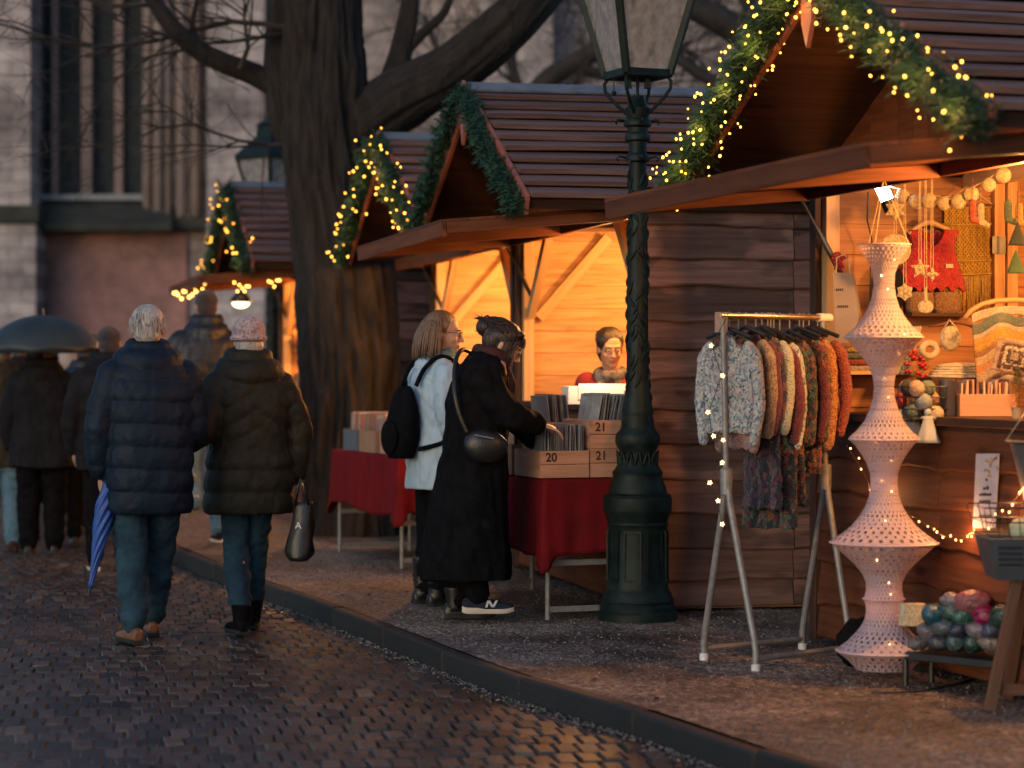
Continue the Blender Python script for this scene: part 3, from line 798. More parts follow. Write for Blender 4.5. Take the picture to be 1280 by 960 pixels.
    for yy in (HW - .05,):
        mb = MB(seed + 39); a, b = V(-.13, yy, ZHI - .02), V(.05, yy - .1, 1.78)
        mb.tube([a, lerp(a, b, .5)], .008, 8); mb.tube([lerp(a, b, .45), b], .014, 8); mb.build('gas_strut', M_black, H, smooth=True, autosmooth=40)
    if shelves:
        mb = MB(seed + 40)
        for zz in (1.16, 1.5, 1.86): mb.obox((.1, HW - .30, zz), X * (HD - .2), Y * .25, Z * .022)
        mb.build('shelf', M_pine2, H)
    return H

def hat(loc, yaw):   # local -> world helper
    M = Matrix.Translation(Vector(loc)) @ Matrix.Rotation(yaw, 4, 'Z')
    return lambda x, y, z: M @ V(x, y, z)
def uvw(yaw): return V(-sin(yaw), cos(yaw), 0), V(cos(yaw), sin(yaw), 0)
YB, YC, YD = radians(12.5), radians(16), radians(13)
uC, vC = uvw(YC)
apexC = V(1.273, 10.0, 0); cornC = apexC + vC * HO - uC * HALF
LB, LA, LC, LD = V(.70, 13.0, ZP), V(.03, 16.0, ZP), V(cornC.x, cornC.y, ZP), V(-1.57, 20.5, ZP)
hutC = hut('brown wooden craft hut on the right with fairy lights on its gable and knitwear inside', LC, YC, 300, braces=False, lining=M_pineC)
hutB = hut('wooden hut behind the lamp post with unlit green garland and record crates at its counter', LB, YB, 200)
hutA = hut('wooden hut between the record hut and the tree trunk, gable garland lit', LA, YB, 100, hl=.32)
hutD = hut('farthest wooden hut left of the tree trunk with bulb clusters under its hatch', LD, YD, 400, shelves=True)
PB, PA, PC, PD = hat(LB, YB), hat(LA, YB), hat(LC, YC), hat(LD, YD)

# lamps inside
WARM = (1.0, 0.42, 0.105)
for P_, pw in ((PB, 78), (PA, 100), (PC, 38), (PD, 110)):
    lamp('hut_lamp', P_(1.15, 1.75, 2.05), pw, WARM, 0.09)
lamp('hut_lamp', PB(.3, 1.3, 2.0), 40, WARM, 0.06); lamp('hut_lamp', PA(.3, 1.2, 2.0), 60, WARM, 0.06)
lamp('hatch_glow', PD(-.55, 1.6, 1.92), 14, WARM, .06); lamp('hatch_glow', PD(.2, 1.3, 2.0), 40, WARM, .06)
lamp('hut_lamp', PC(.10, .95, 2.06), 85, WARM, 0.06)

# ------------------------------------------------------------------ fir garlands with bulbs
bulb_mesh = {}
def bulb_me(r, m):
    key = (r, m.name)
    if key not in bulb_mesh:
        q = MB(); q.ball((0, 0, 0), (r, r, r * 1.25), 8, 6); me = q.mesh('bulb', attrs=False); me.materials.append(m)
        me.polygons.foreach_set('use_smooth', [True] * len(me.polygons)); bulb_mesh[key] = me
    return bulb_mesh[key]
def garland(label, P_, yaw, seed, n, rad, lights, bulb_r, bm, group='fir garlands on the hut gables', nw=.0022, short=''):
    G = thing('garland', label, 'garland', P_(-HO - .06, HALF, ZR), yaw, group)
    R = random.Random(seed); fo = MB(seed); ca = MB(seed)
    o = V(-HO - .06, HALF, ZR)
    for sgn in (1, -1):
        a = V(-HO - .075, HALF - sgn * .10, ZR - .02) - o; b = V(-HO - .075, HALF - sgn * (HALF + HE + .02), ZE - .045) - o
        d = (b - a).normalized(); L = (b - a).length; e1 = V(1, 0, 0); e2 = d.cross(e1)
        path = [a + d * (L * t / 12) + V(0, 0, -.02 * sin(pi * t / 12)) + V(0, R.uniform(-.012, .012), R.uniform(-.012, .012)) for t in range(13)]
        ca.tube(path, .006, 6)
        def at(t):
            f = t * 12; i = min(11, int(f)); return lerp(path[i], path[i + 1], f - i)
        # sprigs: short twigs each carrying needles
        for k in range(n // 22):
            t = R.random(); ph = R.random() * 2 * pi
            p0 = at(t); out = (e1 * cos(ph) * .8 + e2 * sin(ph)); sd = (out + d * R.uniform(-.7, .7)).normalized()
            lump = 0.75 + .4 * mnoise.noise(V(t * 9, ph, seed))
            sl = rad * R.uniform(.5, 1.0) * lump * (1.45 if R.random() < .16 else 1)
            rnd = min(1, max(0, .5 + .5 * mnoise.noise(V(t * 14, ph * .7, seed + 4)) + R.uniform(-.2, .2)))
            for j in range(22):
                q = p0 + sd * sl * (j / 22) ** .8
                nd_ = (sd * .7 + V(R.gauss(0, 1), R.gauss(0, 1), R.gauss(0, 1)).normalized() * .9).normalized()
                ln = R.uniform(.028, .05); wd = nd_.orthogonal().normalized() * nw
                tip = q + nd_ * ln + V(0, 0, -.004)
                fo.add([q - wd, q + wd, tip], [(0, 1, 2)], rnd)
        if lights:
            nl = lights[0] if sgn > 0 else lights[1]
            me = bulb_me(bulb_r, bm)
            S_ = thing('fairy_light_string', 'gold fairy lights on the %s slope of the %s gable garland' % ('nearer' if sgn > 0 else 'farther', short), 'fairy lights', G.location, yaw, 'gold fairy lights on the gable garlands')
            cw = MB(seed); cw.tube([at(t / 30) + (e1 * cos(t * .9) + e2 * sin(t * .9)) * rad * .7 for t in range(31)], .0018, 4); cw.build('wire', M_wire, S_)
            for k in range(nl):
                t = (k + R.random()) / nl
                for _ in range(30):
                    ph = R.random() * 2 * pi; od = e1 * cos(ph) + e2 * sin(ph)
                    if -od.y * .8 - od.x * .5 > R.uniform(-.5, .5): break
                p = at(t) + od * rad * R.uniform(.72, 1.12)
                ob = bpy.data.objects.new('bulb', me); COL.objects.link(ob); ob.parent = S_; ob.scale = [R.uniform(.55, 1.15)] * 3; ob.location = p; ob.rotation_euler = (R.uniform(-1, 1), R.uniform(-1, 1), 0)
    if lights:
        for sgn, cnt in ((1, lights[0]), (-1, lights[1])):
            for k in range(5):
                t = (k + .5) / 5; p = lerp(V(-HO - .075, HALF - sgn * .10, ZR - .02), V(-HO - .075, HALF - sgn * (HALF + HE), ZE - .045), t) + V(-.10, -.13, .0)
                lamp('bulb_glow', P_(p.x, p.y, p.z), .022 * cnt, (1, .46, .10), .06)
    fo.build('foliage', M_needle, G); ca.build('cable', M_wire, G)
    return G
garland('thick green fir garland full of gold fairy lights on the craft hut gable at right', PC, YC, 31, 34000, .125, (62, 100), .0058, E_bulb, short='craft hut')
garland('dark green fir garland with no lights lit, on the record hut gable beside the lamp', PB, YB, 32, 9000, .105, None, 0, None, nw=.0035)
garland('fir garland of gold lights on the gable just right of the tree trunk', PA, YB, 33, 9000, .115, (34, 32), .0080, E_bulb2, nw=.005, short='tree side')
garland('fir garland with gold lights on the far hut gable left of the tree trunk', PD, YD, 34, 9000, .12, (17, 17), .0085, E_bulb2, nw=.005, short='farthest')

# ------------------------------------------------------------------ trees
def bark_mat(name, c1, c2):
    m, nt, nd, lk = new_mat(name)
    out = N(nd, 'OutputMaterial'); b = N(nd, 'BsdfPrincipled'); lk.new(b.outputs[0], out.inputs[0]); b.inputs['Roughness'].default_value = .8
    tc = N(nd, 'TexCoord'); mp = N(nd, 'Mapping'); mp.inputs['Scale'].default_value = (9, 9, 3.0); lk.new(tc.outputs['Object'], mp.inputs[0])
    nz = N(nd, 'TexNoise'); nz.inputs['Scale'].default_value = 1; nz.inputs['Detail'].default_value = 7; nz.inputs['Roughness'].default_value = .7; nz.inputs['Distortion'].default_value = .8; lk.new(mp.outputs[0], nz.inputs['Vector'])
    rp = ramp(nd, [(.36, c2), (.66, c1)]); lk.new(nz.outputs[0], rp.inputs[0]); lk.new(rp.outputs[0], b.inputs['Base Color'])
    bp = N(nd, 'Bump'); bp.inputs['Strength'].default_value = 1; bp.inputs['Distance'].default_value = .08; lk.new(nz.outputs[0], bp.inputs['Height']); lk.new(bp.outputs[0], b.inputs['Normal'])
    return m
M_bark = bark_mat('furrowed bark', (0.034, 0.022, 0.016), (0.005, 0.004, 0.0035))
M_twig = mat('dark twig', (0.035, 0.026, 0.022), (0.018, 0.014, 0.012), scale=8, rough=.8, rnd=.2)

def stem(mb, pts, rads, n=14, amp=0.0, seed=0, stepz=None):
    """bark tube through points with furrows"""
    P = [Vector(p) for p in pts]
    # smooth resample
    path, rr = [], []
    m = len(P)
    for i in range(m - 1):
        p0 = P[max(0, i - 1)]; p1 = P[i]; p2 = P[i + 1]; p3 = P[min(m - 1, i + 2)]
        k = max(3, int((p2 - p1).length / (stepz or .15)))
        for j in range(k):
            t = j / k
            q = 0.5 * ((2 * p1) + (p2 - p0) * t + (2 * p0 - 5 * p1 + 4 * p2 - p3) * t * t + (3 * p1 - p0 - 3 * p2 + p3) * t ** 3)
            path.append(q); rr.append(lerp(rads[i], rads[i + 1], t))
    path.append(P[-1]); rr.append(rads[-1])
    s0 = len(mb.v); mb.tube(path, rr, n)
    if amp:
        k = 0
        for i in range(len(path)):
            for j in range(n):
                v = mb.v[s0 + k]; c = path[i]; d = (v - c); a = 2 * pi * j / n
                f = mnoise.noise(V(cos(a) * 3.2, sin(a) * 3.2, i * .035 + seed)) * .9 + .6 * mnoise.noise(V(cos(a) * 8, sin(a) * 8, i * .06 + seed))
                ridge = .5 - abs(f)
                mb.v[s0 + k] = c + d * (1 + amp * ridge / max(.12, rr[i]) + .17 * mnoise.noise(V(cos(a) * 1.2, sin(a) * 1.2, i * .022 + seed)))
                k += 1
    return path
def twigs(mb, p, d, L, r, depth, R, Ydep=None):
    """forking bare twigs"""
    n = max(3, int(L / .12)); path = [p]; q = p.copy(); dd = d.normalized()
    for i in range(n):
        dd = (dd + V(R.gauss(0, .16), R.gauss(0, .12), R.gauss(0, .16) + .02)).normalized(); q = q + dd * (L / n); path.append(q.copy())
    mb.tube(path, [lerp(r, r * .35, i / n) for i in range(n + 1)], 5 if depth > 1 else 4)
    if depth > 0:
        for k in range(R.choice((3, 4, 4, 5))):
            i = R.randint(max(1, n // 4), n)
            nd_ = (dd + V(R.gauss(0, .75), R.gauss(0, .5), R.gauss(0, .75))).normalized()
            twigs(mb, path[i], nd_, L * R.uniform(.4, .7), r * .5, depth - 1, R)

YT = 19.3; sT = YT / F
tree = thing('tree', 'thick old tree with furrowed bark and heavy forked limbs between the huts', 'tree', px(437, 715, YT) * 1.0)
tree.location.z = ZP
mb = MB(51)
stem(mb, [px(440, 735, YT), px(439, 690, YT), px(439, 600, YT), px(438, 450, YT), px(424, 300, YT), px(410, 200, YT), px(406, 90, YT), px(404, 0, YT), px(398, -120, YT), px(390, -300, YT)],
     [100 * sT, 66 * sT, 52 * sT, 53 * sT, 53 * sT, 49 * sT, 45 * sT, 43 * sT, 38 * sT, 22 * sT], 150, .13, 1.0, .03)
mb.build('trunk', M_bark, tree, smooth=True, world=True)
mb = MB(52)
stem(mb, [px(415, 215, YT), px(450, 165, YT), px(500, 125, YT - .1), px(560, 92, YT - .2), px(620, 45, YT - .3), px(665, 0, YT - .3), px(720, -70, YT), px(800, -200, YT)], [30 * sT, 40 * sT, 40 * sT, 33 * sT, 29 * sT, 26 * sT, 22 * sT, 10 * sT], 80, .05, 7, .04)
mb.build('limb', M_bark, tree, smooth=True, world=True)
mb = MB(53)
stem(mb, [px(395, 230, YT + .3), px(362, 165, YT + .3), px(350, 90, YT + .3), px(352, 0, YT + .3), px(356, -150, YT + .2), px(350, -300, YT)], [14 * sT, 20 * sT, 19 * sT, 17 * sT, 14 * sT, 8 * sT], 56, .035, 3, .05)
mb.build('limb', M_bark, tree, smooth=True, world=True)
mb = MB(54)
stem(mb, [px(352, 112, YT + .3), px(318, 92, YT + .3), px(280, 78, YT + .2), px(245, 60, YT + .1), px(215, 32, YT), px(190, -5, YT), px(150, -80, YT), px(60, -180, YT)], [15 * sT, 14 * sT, 13 * sT, 12 * sT, 11 * sT, 10 * sT, 8 * sT, 4 * sT], 26, .015, 4, .06)
mb.build('limb', M_bark, tree, smooth=True, world=True)
mb = MB(55)
stem(mb, [px(488, 118, YT + .1), px(500, 70, YT + .1), px(512, 10, YT + .1), px(520, -80, YT)], [20 * sT, 14 * sT, 11 * sT, 8 * sT], 24, .02, 5, .06)
stem(mb, [px(505, 65, YT + .1), px(530, 40, YT + .1), px(556, 14, YT), px(570, -30, YT)], [8 * sT, 6 * sT, 5 * sT, 4 * sT], 14, .01, 6, .06)
mb.build('limb', M_bark, tree, smooth=True, world=True)
R = random.Random(9); mb = MB(56)
for pts, r0 in (([(366, 36), (330, 30), (290, 27), (240, 38), (200, 50), (150, 57), (110, 58), (60, 48), (0, 30), (-60, 22)], 4.2),
                ([(368, 40), (330, 46), (290, 52), (235, 56), (200, 42), (150, 20), (110, 0), (60, -30)], 3.2),
                ([(368, 180), (335, 181), (300, 176), (262, 164), (240, 154), (218, 140), (200, 128)], 3.0),
                ([(336, 181), (290, 184), (240, 181), (190, 184), (120, 182), (60, 190)], 1.8),
                ([(240, 155), (200, 160), (160, 150), (120, 152)], 1.8),
                ([(250, 62), (240, 30), (246, 0), (235, -60)], 5.0), ([(300, 86), (310, 60), (305, 20), (320, -30)], 4.0),
                ([(200, 5), (140, 8), (90, -10), (30, -40)], 4.0), ([(245, 60), (190, 70), (150, 95), (120, 130)], 2.4)):
    P_ = [px(x, y, YT + .15 + R.uniform(-.1, .1)) for x, y in pts]
    mb.tube(P_, [r0 * sT * (1 - .7 * i / (len(P_) - 1)) for i in range(len(P_))], 6)
    for i in range(1, len(P_)):
        for k in range(2):
            dd = (P_[i] - P_[i - 1]).normalized() + V(R.gauss(0, .6), R.gauss(0, .3), R.gauss(0, .6))
            twigs(mb, P_[i], dd, R.uniform(.4, 1.0), r0 * sT * .35, 1, R)
mb.build('branches', M_twig, tree, world=True)

def far_tree(label, limbs, trunk, Yd, seed, ntw, group='bare trees before the church'):
    s_ = Yd / F
    t = thing('tree', label, 'tree', V(px(trunk[0][0], 0, Yd).x, Yd, ZP), 0, group)
    mb = MB(seed); stem(mb, [px(x, y, Yd) for x, y, r in trunk], [r * s_ for x, y, r in trunk], 22, .02, seed, .15); mb.build('trunk', M_bark, t, smooth=True, world=True)
    R = random.Random(seed)
    for L in limbs:
        mb = MB(seed); path = stem(mb, [px(x, y, Yd) for x, y, r in L], [r * s_ for x, y, r in L], 14, .01, seed, .15)
        for k in range(ntw):
            i = R.randint(len(path) // 5, len(path) - 1)
            d = (path[i] - path[i - 1]).normalized() + V(R.gauss(0, .8), R.gauss(0, .4), R.gauss(0, .8))
            twigs(mb, path[i], d, R.uniform(.9, 2.2), max(.012, L[-1][2] * s_ * .3), 2, R)
        mb.build('limb', M_twig, t, smooth=True, world=True)
far_tree('bare dark tree behind the craft hut, limbs arching over toward the lantern', [
    [(1010, 160, 26), (985, 90, 24), (945, 52, 20), (900, 25, 17), (860, 8, 14), (800, -6, 11), (740, -30, 7)],
    [(985, 190, 14), (940, 140, 9), (900, 108, 8), (860, 82, 7), (825, 52, 6), (790, 30, 4)],
    [(1005, 120, 16), (950, 30, 11), (925, -20, 9), (900, -90, 6)]], [(1015, 600, 38), (1012, 400, 32), (1010, 200, 28), (1020, 40, 22), (1030, -120, 14)], 27.0, 61, 15)
far_tree('bare tree behind the record hut, forking up beside the lantern', [
    [(655, 130, 13), (690, 95, 14), (745, 62, 12), (790, 25, 10), (840, -30, 7)],
    [(640, 190, 12), (600, 140, 7), (560, 90, 5), (530, 20, 4)],
    [(660, 140, 9), (640, 80, 6), (650, 20, 5), (640, -60, 4)],
    [(720, 80, 8), (760, 90, 5), (830, 60, 4), (870, 70, 3)]], [(640, 600, 26), (640, 300, 22), (645, 180, 18), (660, 120, 13)], 30.0, 62, 18)

# ------------------------------------------------------------------ street lamps
def iron_mat():
    m, nt, nd, lk = new_mat('dark green cast iron')
    out = N(nd, 'OutputMaterial'); b = N(nd, 'BsdfPrincipled'); lk.new(b.outputs[0], out.inputs[0])
    tc = N(nd, 'TexCoord'); nz = N(nd, 'TexNoise'); nz.inputs['Scale'].default_value = 14; nz.inputs['Detail'].default_value = 6; lk.new(tc.outputs['Object'], nz.inputs['Vector'])
    rp = ramp(nd, [(.35, (.003, .0075, .007)), (.68, (.009, .019, .0175))]); lk.new(nz.outputs[0], rp.inputs[0]); lk.new(rp.outputs[0], b.inputs['Base Color'])
    b.inputs['Roughness'].default_value = .52; b.inputs['Specular IOR Level'].default_value = .22
    bp = N(nd, 'Bump'); bp.inputs['Strength'].default_value = .35; bp.inputs['Distance'].default_value = .01; lk.new(nz.outputs[0], bp.inputs['Height']); lk.new(bp.outputs[0], b.inputs['Normal'])
    return m
M_iron = iron_mat()
M_glass = glass_mat('dusty lantern glass', dirt=.55)
M_bulbg = mat('unlit bulb glass', (0.35, 0.33, 0.31), scale=5, rough=.25, rnd=0)
k_ = 1 / 237.0
lampA = thing('street_lamp', 'green cast iron street lamp with tapering glass lantern, standing by the record table', 'street lamp', V(.662, 12.65, ZP), 0, 'old street lamps')
pr = lambda L: [(h * k_, (775 - y) * k_) for y, h in L]
mb = MB(71)
s0 = 0
mb.lathe(pr([(778, 50), (765, 50), (762, 47.5), (757, 48), (753, 45), (750, 46), (746, 43.5), (741, 42.5), (738, 40.5), (735, 39), (733, 38.5), (665, 36.5), (658, 37.5), (655, 39), (652, 37.5), (645, 40), (640, 42), (636, 43), (622, 43), (620, 41.5), (618, 42), (616, 36)]), n=40, fn=lambda r, z, a: r * (1 - .028 * (1 - abs(cos(4 * a))) * (1 if .15 < z < .55 else .3)))
Mr = Matrix.Rotation(radians(10), 4, 'Z'); mb.xform(Mr)
for k in range(8):     # raised panels on the eight faces
    a = 2 * pi * (k + .5) / 8 + radians(10); nrm = V(cos(a), sin(a), 0); tn = V(-sin(a), cos(a), 0); q = cos(pi / 8)
    for (xa, xb, ya, yb) in ((-11, 11, 722, 725), (-11, 11, 662, 665), (-11, -9, 722, 665), (9, 11, 722, 665)):
        za, zb = (775 - max(ya, yb)) * k_, (775 - min(ya, yb)) * k_
        ra = (38.2 - (733 - 0.5 * (ya + yb)) * 0.028) * k_ * .987
        mb.obox(nrm * (ra - .004) + tn * xa * k_ + V(0, 0, za), tn * (xb - xa) * k_, nrm * .009, V(0, 0, zb - za))
    for j in (-1, 0, 1):
        mb.ball(nrm * (41.8 * k_ * q) + tn * j * 9 * k_ + V(0, 0, (775 - 631) * k_), (.011, .011, .013), 8, 6)
mb.build('pedestal', M_iron, lampA, smooth=True, autosmooth=35)
mb = MB(72)
def flute(r, z, a):
    y = 775 - z / k_
    if 300 < y < 470: return r * (1 + .02 * cos(8 * a))
    return r
mb.lathe(pr([(618, 36), (614, 36.5), (608, 35), (600, 32), (594, 31), (590, 32), (587, 29), (580, 25), (572, 23.5), (563, 23), (558, 26), (553, 28), (546, 28), (541, 26), (537, 22), (532, 20.5), (527, 20.5), (522, 19), (518, 19), (514, 20), (510, 19), (500, 16.5), (480, 14.6), (462, 13.6), (380, 13), (300, 12.4), (272, 11.4), (212, 10.6), (204, 10.6), (202, 15), (198, 15.5), (194, 14.5), (192, 11.2), (178, 11.2), (176, 15.5), (171, 16.5), (168, 15), (166, 12.5), (160, 13), (158, 17), (153, 18), (150, 16), (148, 13.5), (140, 15.5), (136, 16), (134, 13), (120, 8)]), n=32, fn=flute)
mb.build('column', M_iron, lampA, smooth=True, autosmooth=45)
mb = MB(73); R = random.Random(3)
for i in range(120):    # cast leaves climbing the shaft
    y = R.choice([R.uniform(220, 300), R.uniform(300, 500), R.uniform(300, 500)]); a = R.random() * 2 * pi
    rr = interp([(200, 10.6), (272, 11.2), (300, 12.4), (380, 13), (462, 13.6), (480, 14.6), (500, 16.5)], y)[0] * k_
    z = (775 - y) * k_; tilt = R.choice((-1, 1)) * R.uniform(.3, .8)
    pts = []
    for t in range(6):
        f = t / 5; aa = a + tilt * (f - .5) * .06 / rr; pts.append(V(cos(aa) * (rr + .004 * sin(pi * f)), sin(aa) * (rr + .004 * sin(pi * f)), z + .07 * (f - .5)))
    mb.tube(pts, [.002, .006, .0085, .008, .005, .002], 6)
for i in range(14):    # acanthus ring under the bulge
    a = 2 * pi * i / 14
    for sg in (-1, 1):
        pts = [V(cos(a + sg * .2 * t) * (23.6 * k_ + .012 * t * t), sin(a + sg * .2 * t) * (23.6 * k_ + .012 * t * t), (775 - 585 + t * 22) * k_) for t in (0, .33, .66, 1)]
        mb.tube(pts, [.008, .010, .008, .004], 6)
for i in range(4):     # small scroll arms
    a = 2 * pi * i / 4 + .15; d = V(cos(a), sin(a), 0)
    for y, rr in ((152, 27), (198, 25)):
        c = d * 15 * k_ + V(0, 0, (775 - y) * k_)
        mb.tube([c, c + d * (rr - 15) * k_ * .8 + V(0, 0, .008), c + d * (rr - 13) * k_ + V(0, 0, -.004), c + d * (rr - 16) * k_ + V(0, 0, -.016)], .006, 6)
mb.build('cast_leaves', M_iron, lampA, smooth=True)
# lantern: four-sided, turned a little
th = radians(68); yb, yt = 95, -44
def lc(k, y, extra=0):
    r = (42 + (95 - y) * 30 / 95 + extra) * k_; a = th + k * pi / 2
    return V(r * cos(a), r * sin(a), (775 - y) * k_)
mb = MB(74)
for k in range(4):
    mb.beam(lc(k, yb), lc(k, yt), .036, .036, up=(cos(th + k * pi / 2), sin(th + k * pi / 2), 0))
    mb.beam(lc(k, yb - 1), lc(k + 1, yb - 1), .035, .04); mb.beam(lc(k, yt), lc(k + 1, yt), .04, .05)
lf = mb.build('lantern_frame', M_iron, lampA, bevel=.003)
for k in range(4):
    a, b, c, d = lc(k, yb, -1), lc(k + 1, yb, -1), lc(k + 1, yt, -1), lc(k, yt, -1)
    q = MB(75); n_ = (b - a).cross(d - a).normalized() * .003
    q.add([a, b, c, d, a + n_, b + n_, c + n_, d + n_], [(0, 1, 2, 3), (7, 6, 5, 4), (0, 4, 5, 1), (1, 5, 6, 2), (2, 6, 7, 3), (3, 7, 4, 0)])
    q.build('glass', M_glass, lampA)
mb = MB(76)
prev = [lc(k, yt, 4) for k in range(4)]
rings = [[lc(k, yt, 6) for k in range(4)], [lc(k, yt - 8, 2) for k in range(4)], [V(v.x * .45, v.y * .45, (775 + 95) * k_) for v in prev], [V(v.x * .4, v.y * .4, (775 + 120) * k_) for v in prev], [V(v.x * .5, v.y * .5, (775 + 122) * k_) for v in prev], [V(v.x * .12, v.y * .12, (775 + 140) * k_) for v in prev]]
mb.loft(rings); mb.lathe([(.02, 0), (.03, .02), (.012, .05), (.02, .07), (.002, .10)], (0, 0, (775 + 138) * k_), 12)
mb.build('lantern_roof', M_iron, lampA)
mb = MB(77)
for k in range(4):
    a = th + k * pi / 2 + pi / 4 * 0
    d = V(cos(a), sin(a), 0)
    P_ = [(39, 97), (44, 104), (43, 113), (36, 122), (24, 134), (15, 142)]
    mb.tube([d * r * k_ + V(0, 0, (775 - y) * k_) for r, y in P_], .0095, 8)
mb.tube([V(0, 0, (775 - 136) * k_), V(0, 0, (775 - 95) * k_)], .008, 8)
for dx in (-12, 12): mb.prism([(-.02, 0), (.02, 0), (.012, .05), (-.012, .05)], V(dx * k_, -.02, (775 - 112) * k_), V(1, 0, 0), V(0, 0, 1), .03)
mb.tube([V(-30 * k_, -.04, (775 - 98) * k_), V(-30 * k_, -.04, (775 - 114) * k_)], .003, 6); mb.ball((-30 * k_, -.04, (775 - 118) * k_), .014, 10, 7)
mb.build('bracket', M_iron, lampA, smooth=True, autosmooth=40)
mb = MB(78); mb.lathe([(.025, .16), (.03, .10), (.045, .04), (.04, 0), (.018, -.02), (.001, -.022)], (0, 0, (775 - 47) * k_), 16); mb.build('bulb', M_bulbg, lampA, smooth=True)
mb = MB(79); mb.tube([V(0, 0, (775 - 10) * k_), V(0, 0, (775 + 50) * k_)], .03, 12); mb.lathe([(.19, 0), (.17, .02), (.05, .05)], (0, 0, (775 + 0) * k_), 24); mb.build('lamp_holder', M_iron, lampA, smooth=True, autosmooth=40)
copy_tree(lampA, V(px(341, 0, 24.2).x, 24.2, ZP), .4, 'distant street lamp whose lantern shows above the far hut roof beside the tree trunk')
# ------------------------------------------------------------------ people
M_skin = mat('skin', (0.52, 0.30, 0.21), (0.44, 0.235, 0.16), scale=18, rough=.5, rnd=0, subs=.15)
M_skin2 = mat('warm skin', (0.50, 0.28, 0.18), (0.42, 0.22, 0.14), scale=18, rough=.5, rnd=0, subs=.15)
M_lip = mat('lips', (0.36, 0.12, 0.10), scale=20, rough=.45, rnd=0)
M_eye = mat('eye white', (0.55, 0.52, 0.50), scale=10, rough=.2, rnd=0)
M_iris = mat('iris', (0.03, 0.02, 0.015), scale=10, rough=.15, rnd=0)
def hair_mat(name, c1, c2):
    return mat(name, c1, c2, scale=1.0, stretch=(130, 130, 9), rough=.45, bump=.7, bscale=1.0, rnd=0, detail=3)
M_hair_grey = hair_mat('silver hair', (0.50, 0.47, 0.45), (0.24, 0.22, 0.21))
M_hair_brown = hair_mat('light brown hair', (0.23, 0.135, 0.075), (0.085, 0.05, 0.03))
M_hair_dark = hair_mat('dark brown hair', (0.028, 0.015, 0.010), (0.008, 0.005, 0.004))
M_jeans = cloth('blue jeans', (0.022, 0.060, 0.092), (0.009, 0.024, 0.040), scale=9, bscale=220)
M_jeans2 = cloth('dark blue jeans', (0.030, 0.062, 0.095), (0.014, 0.03, 0.05), scale=9, bscale=220)
M_paleJ = cloth('pale blue jeans', (0.12, 0.22, 0.30), (0.07, 0.14, 0.2), scale=9, bscale=220)
M_blackC = cloth('black wool', (0.008, 0.008, 0.0095), (0.004, 0.004, 0.005), scale=20, spec=.05)
M_darkC = cloth('charcoal cloth', (0.016, 0.016, 0.019), (0.008, 0.008, 0.010), scale=10, spec=.1)
M_navy = mat('navy puffer nylon', (0.006, 0.0155, 0.033), (0.0035, 0.009, 0.020), scale=6, rough=.6, bump=.8, bscale=22, rnd=0, spec=.2)
M_olive = mat('olive puffer nylon', (0.027, 0.024, 0.015), (0.014, 0.0125, 0.009), scale=6, rough=.6, bump=.8, bscale=22, rnd=0, spec=.2)
M_darkpuff = mat('dark slate puffer nylon', (0.013, 0.013, 0.019), (0.008, 0.008, 0.011), scale=6, rough=.5, bump=.35, bscale=26, rnd=0)
M_white = mat('pale blue shell jacket', (0.40, 0.52, 0.62), (0.32, 0.43, 0.53), scale=4, rough=.6, bump=.5, bscale=16, rnd=0)
M_whitec = cloth('off white coat', (0.38, 0.42, 0.42), (0.28, 0.32, 0.33), scale=6)
M_browncoat = cloth('dark brown coat', (0.06, 0.042, 0.026), (0.035, 0.025, 0.016), scale=6)
M_maroon = cloth('maroon scarf', (0.055, 0.020, 0.019), (0.028, 0.011, 0.011), scale=30)
M_teals = cloth('teal and grey scarf', (0.16, 0.24, 0.24), (0.035, 0.075, 0.09), scale=22)
M_redtop = cloth('red top', (0.30, 0.035, 0.045), (0.2, 0.02, 0.03), scale=10)
M_paleS = cloth('pale striped scarf', (0.42, 0.38, 0.36), (0.10, 0.09, 0.10), scale=30)
M_leatherB = mat('black leather', (0.014, 0.013, 0.013), (0.008, 0.008, 0.008), scale=20, rough=.38, bump=.2, bscale=90, rnd=0)
M_leatherT = mat('tan leather shoe', (0.20, 0.075, 0.030), (0.10, 0.04, 0.018), scale=12, rough=.5, rnd=0)
M_sole = mat('dark rubber sole', (0.012, 0.011, 0.010), scale=12, rough=.7, rnd=0)
M_solew = mat('cream rubber sole', (0.60, 0.52, 0.43), (0.5, 0.43, 0.36), scale=12, rough=.6, rnd=0)
M_suede = cloth('navy suede', (0.022, 0.028, 0.045), (0.014, 0.018, 0.03), scale=20)
M_whitep = mat('white print', (0.75, 0.73, 0.72), scale=10, rough=.5, rnd=0)
M_specs = mat('spectacle frame', (0.05, 0.03, 0.02), scale=10, rough=.3, rnd=0)
M_beanie = knit('pink grey knitted beanie', [(.42, .30, .30), (.55, .42, .41), (.34, .22, .23), (.50, .36, .35)], scale=55, speck=38)
M_beanied = knit('dark knitted beanie', [(.055, .04, .042), (.04, .03, .032)], scale=70, speck=40)
M_cream = knit('cream knitted hat', [(.52, .42, .38), (.45, .36, .33)], scale=60, speck=40)

def Rz(a): return Matrix.Rotation(a, 4, 'Z')
def Rx(a): return Matrix.Rotation(a, 4, 'X')
def Ry(a): return Matrix.Rotation(a, 4, 'Y')

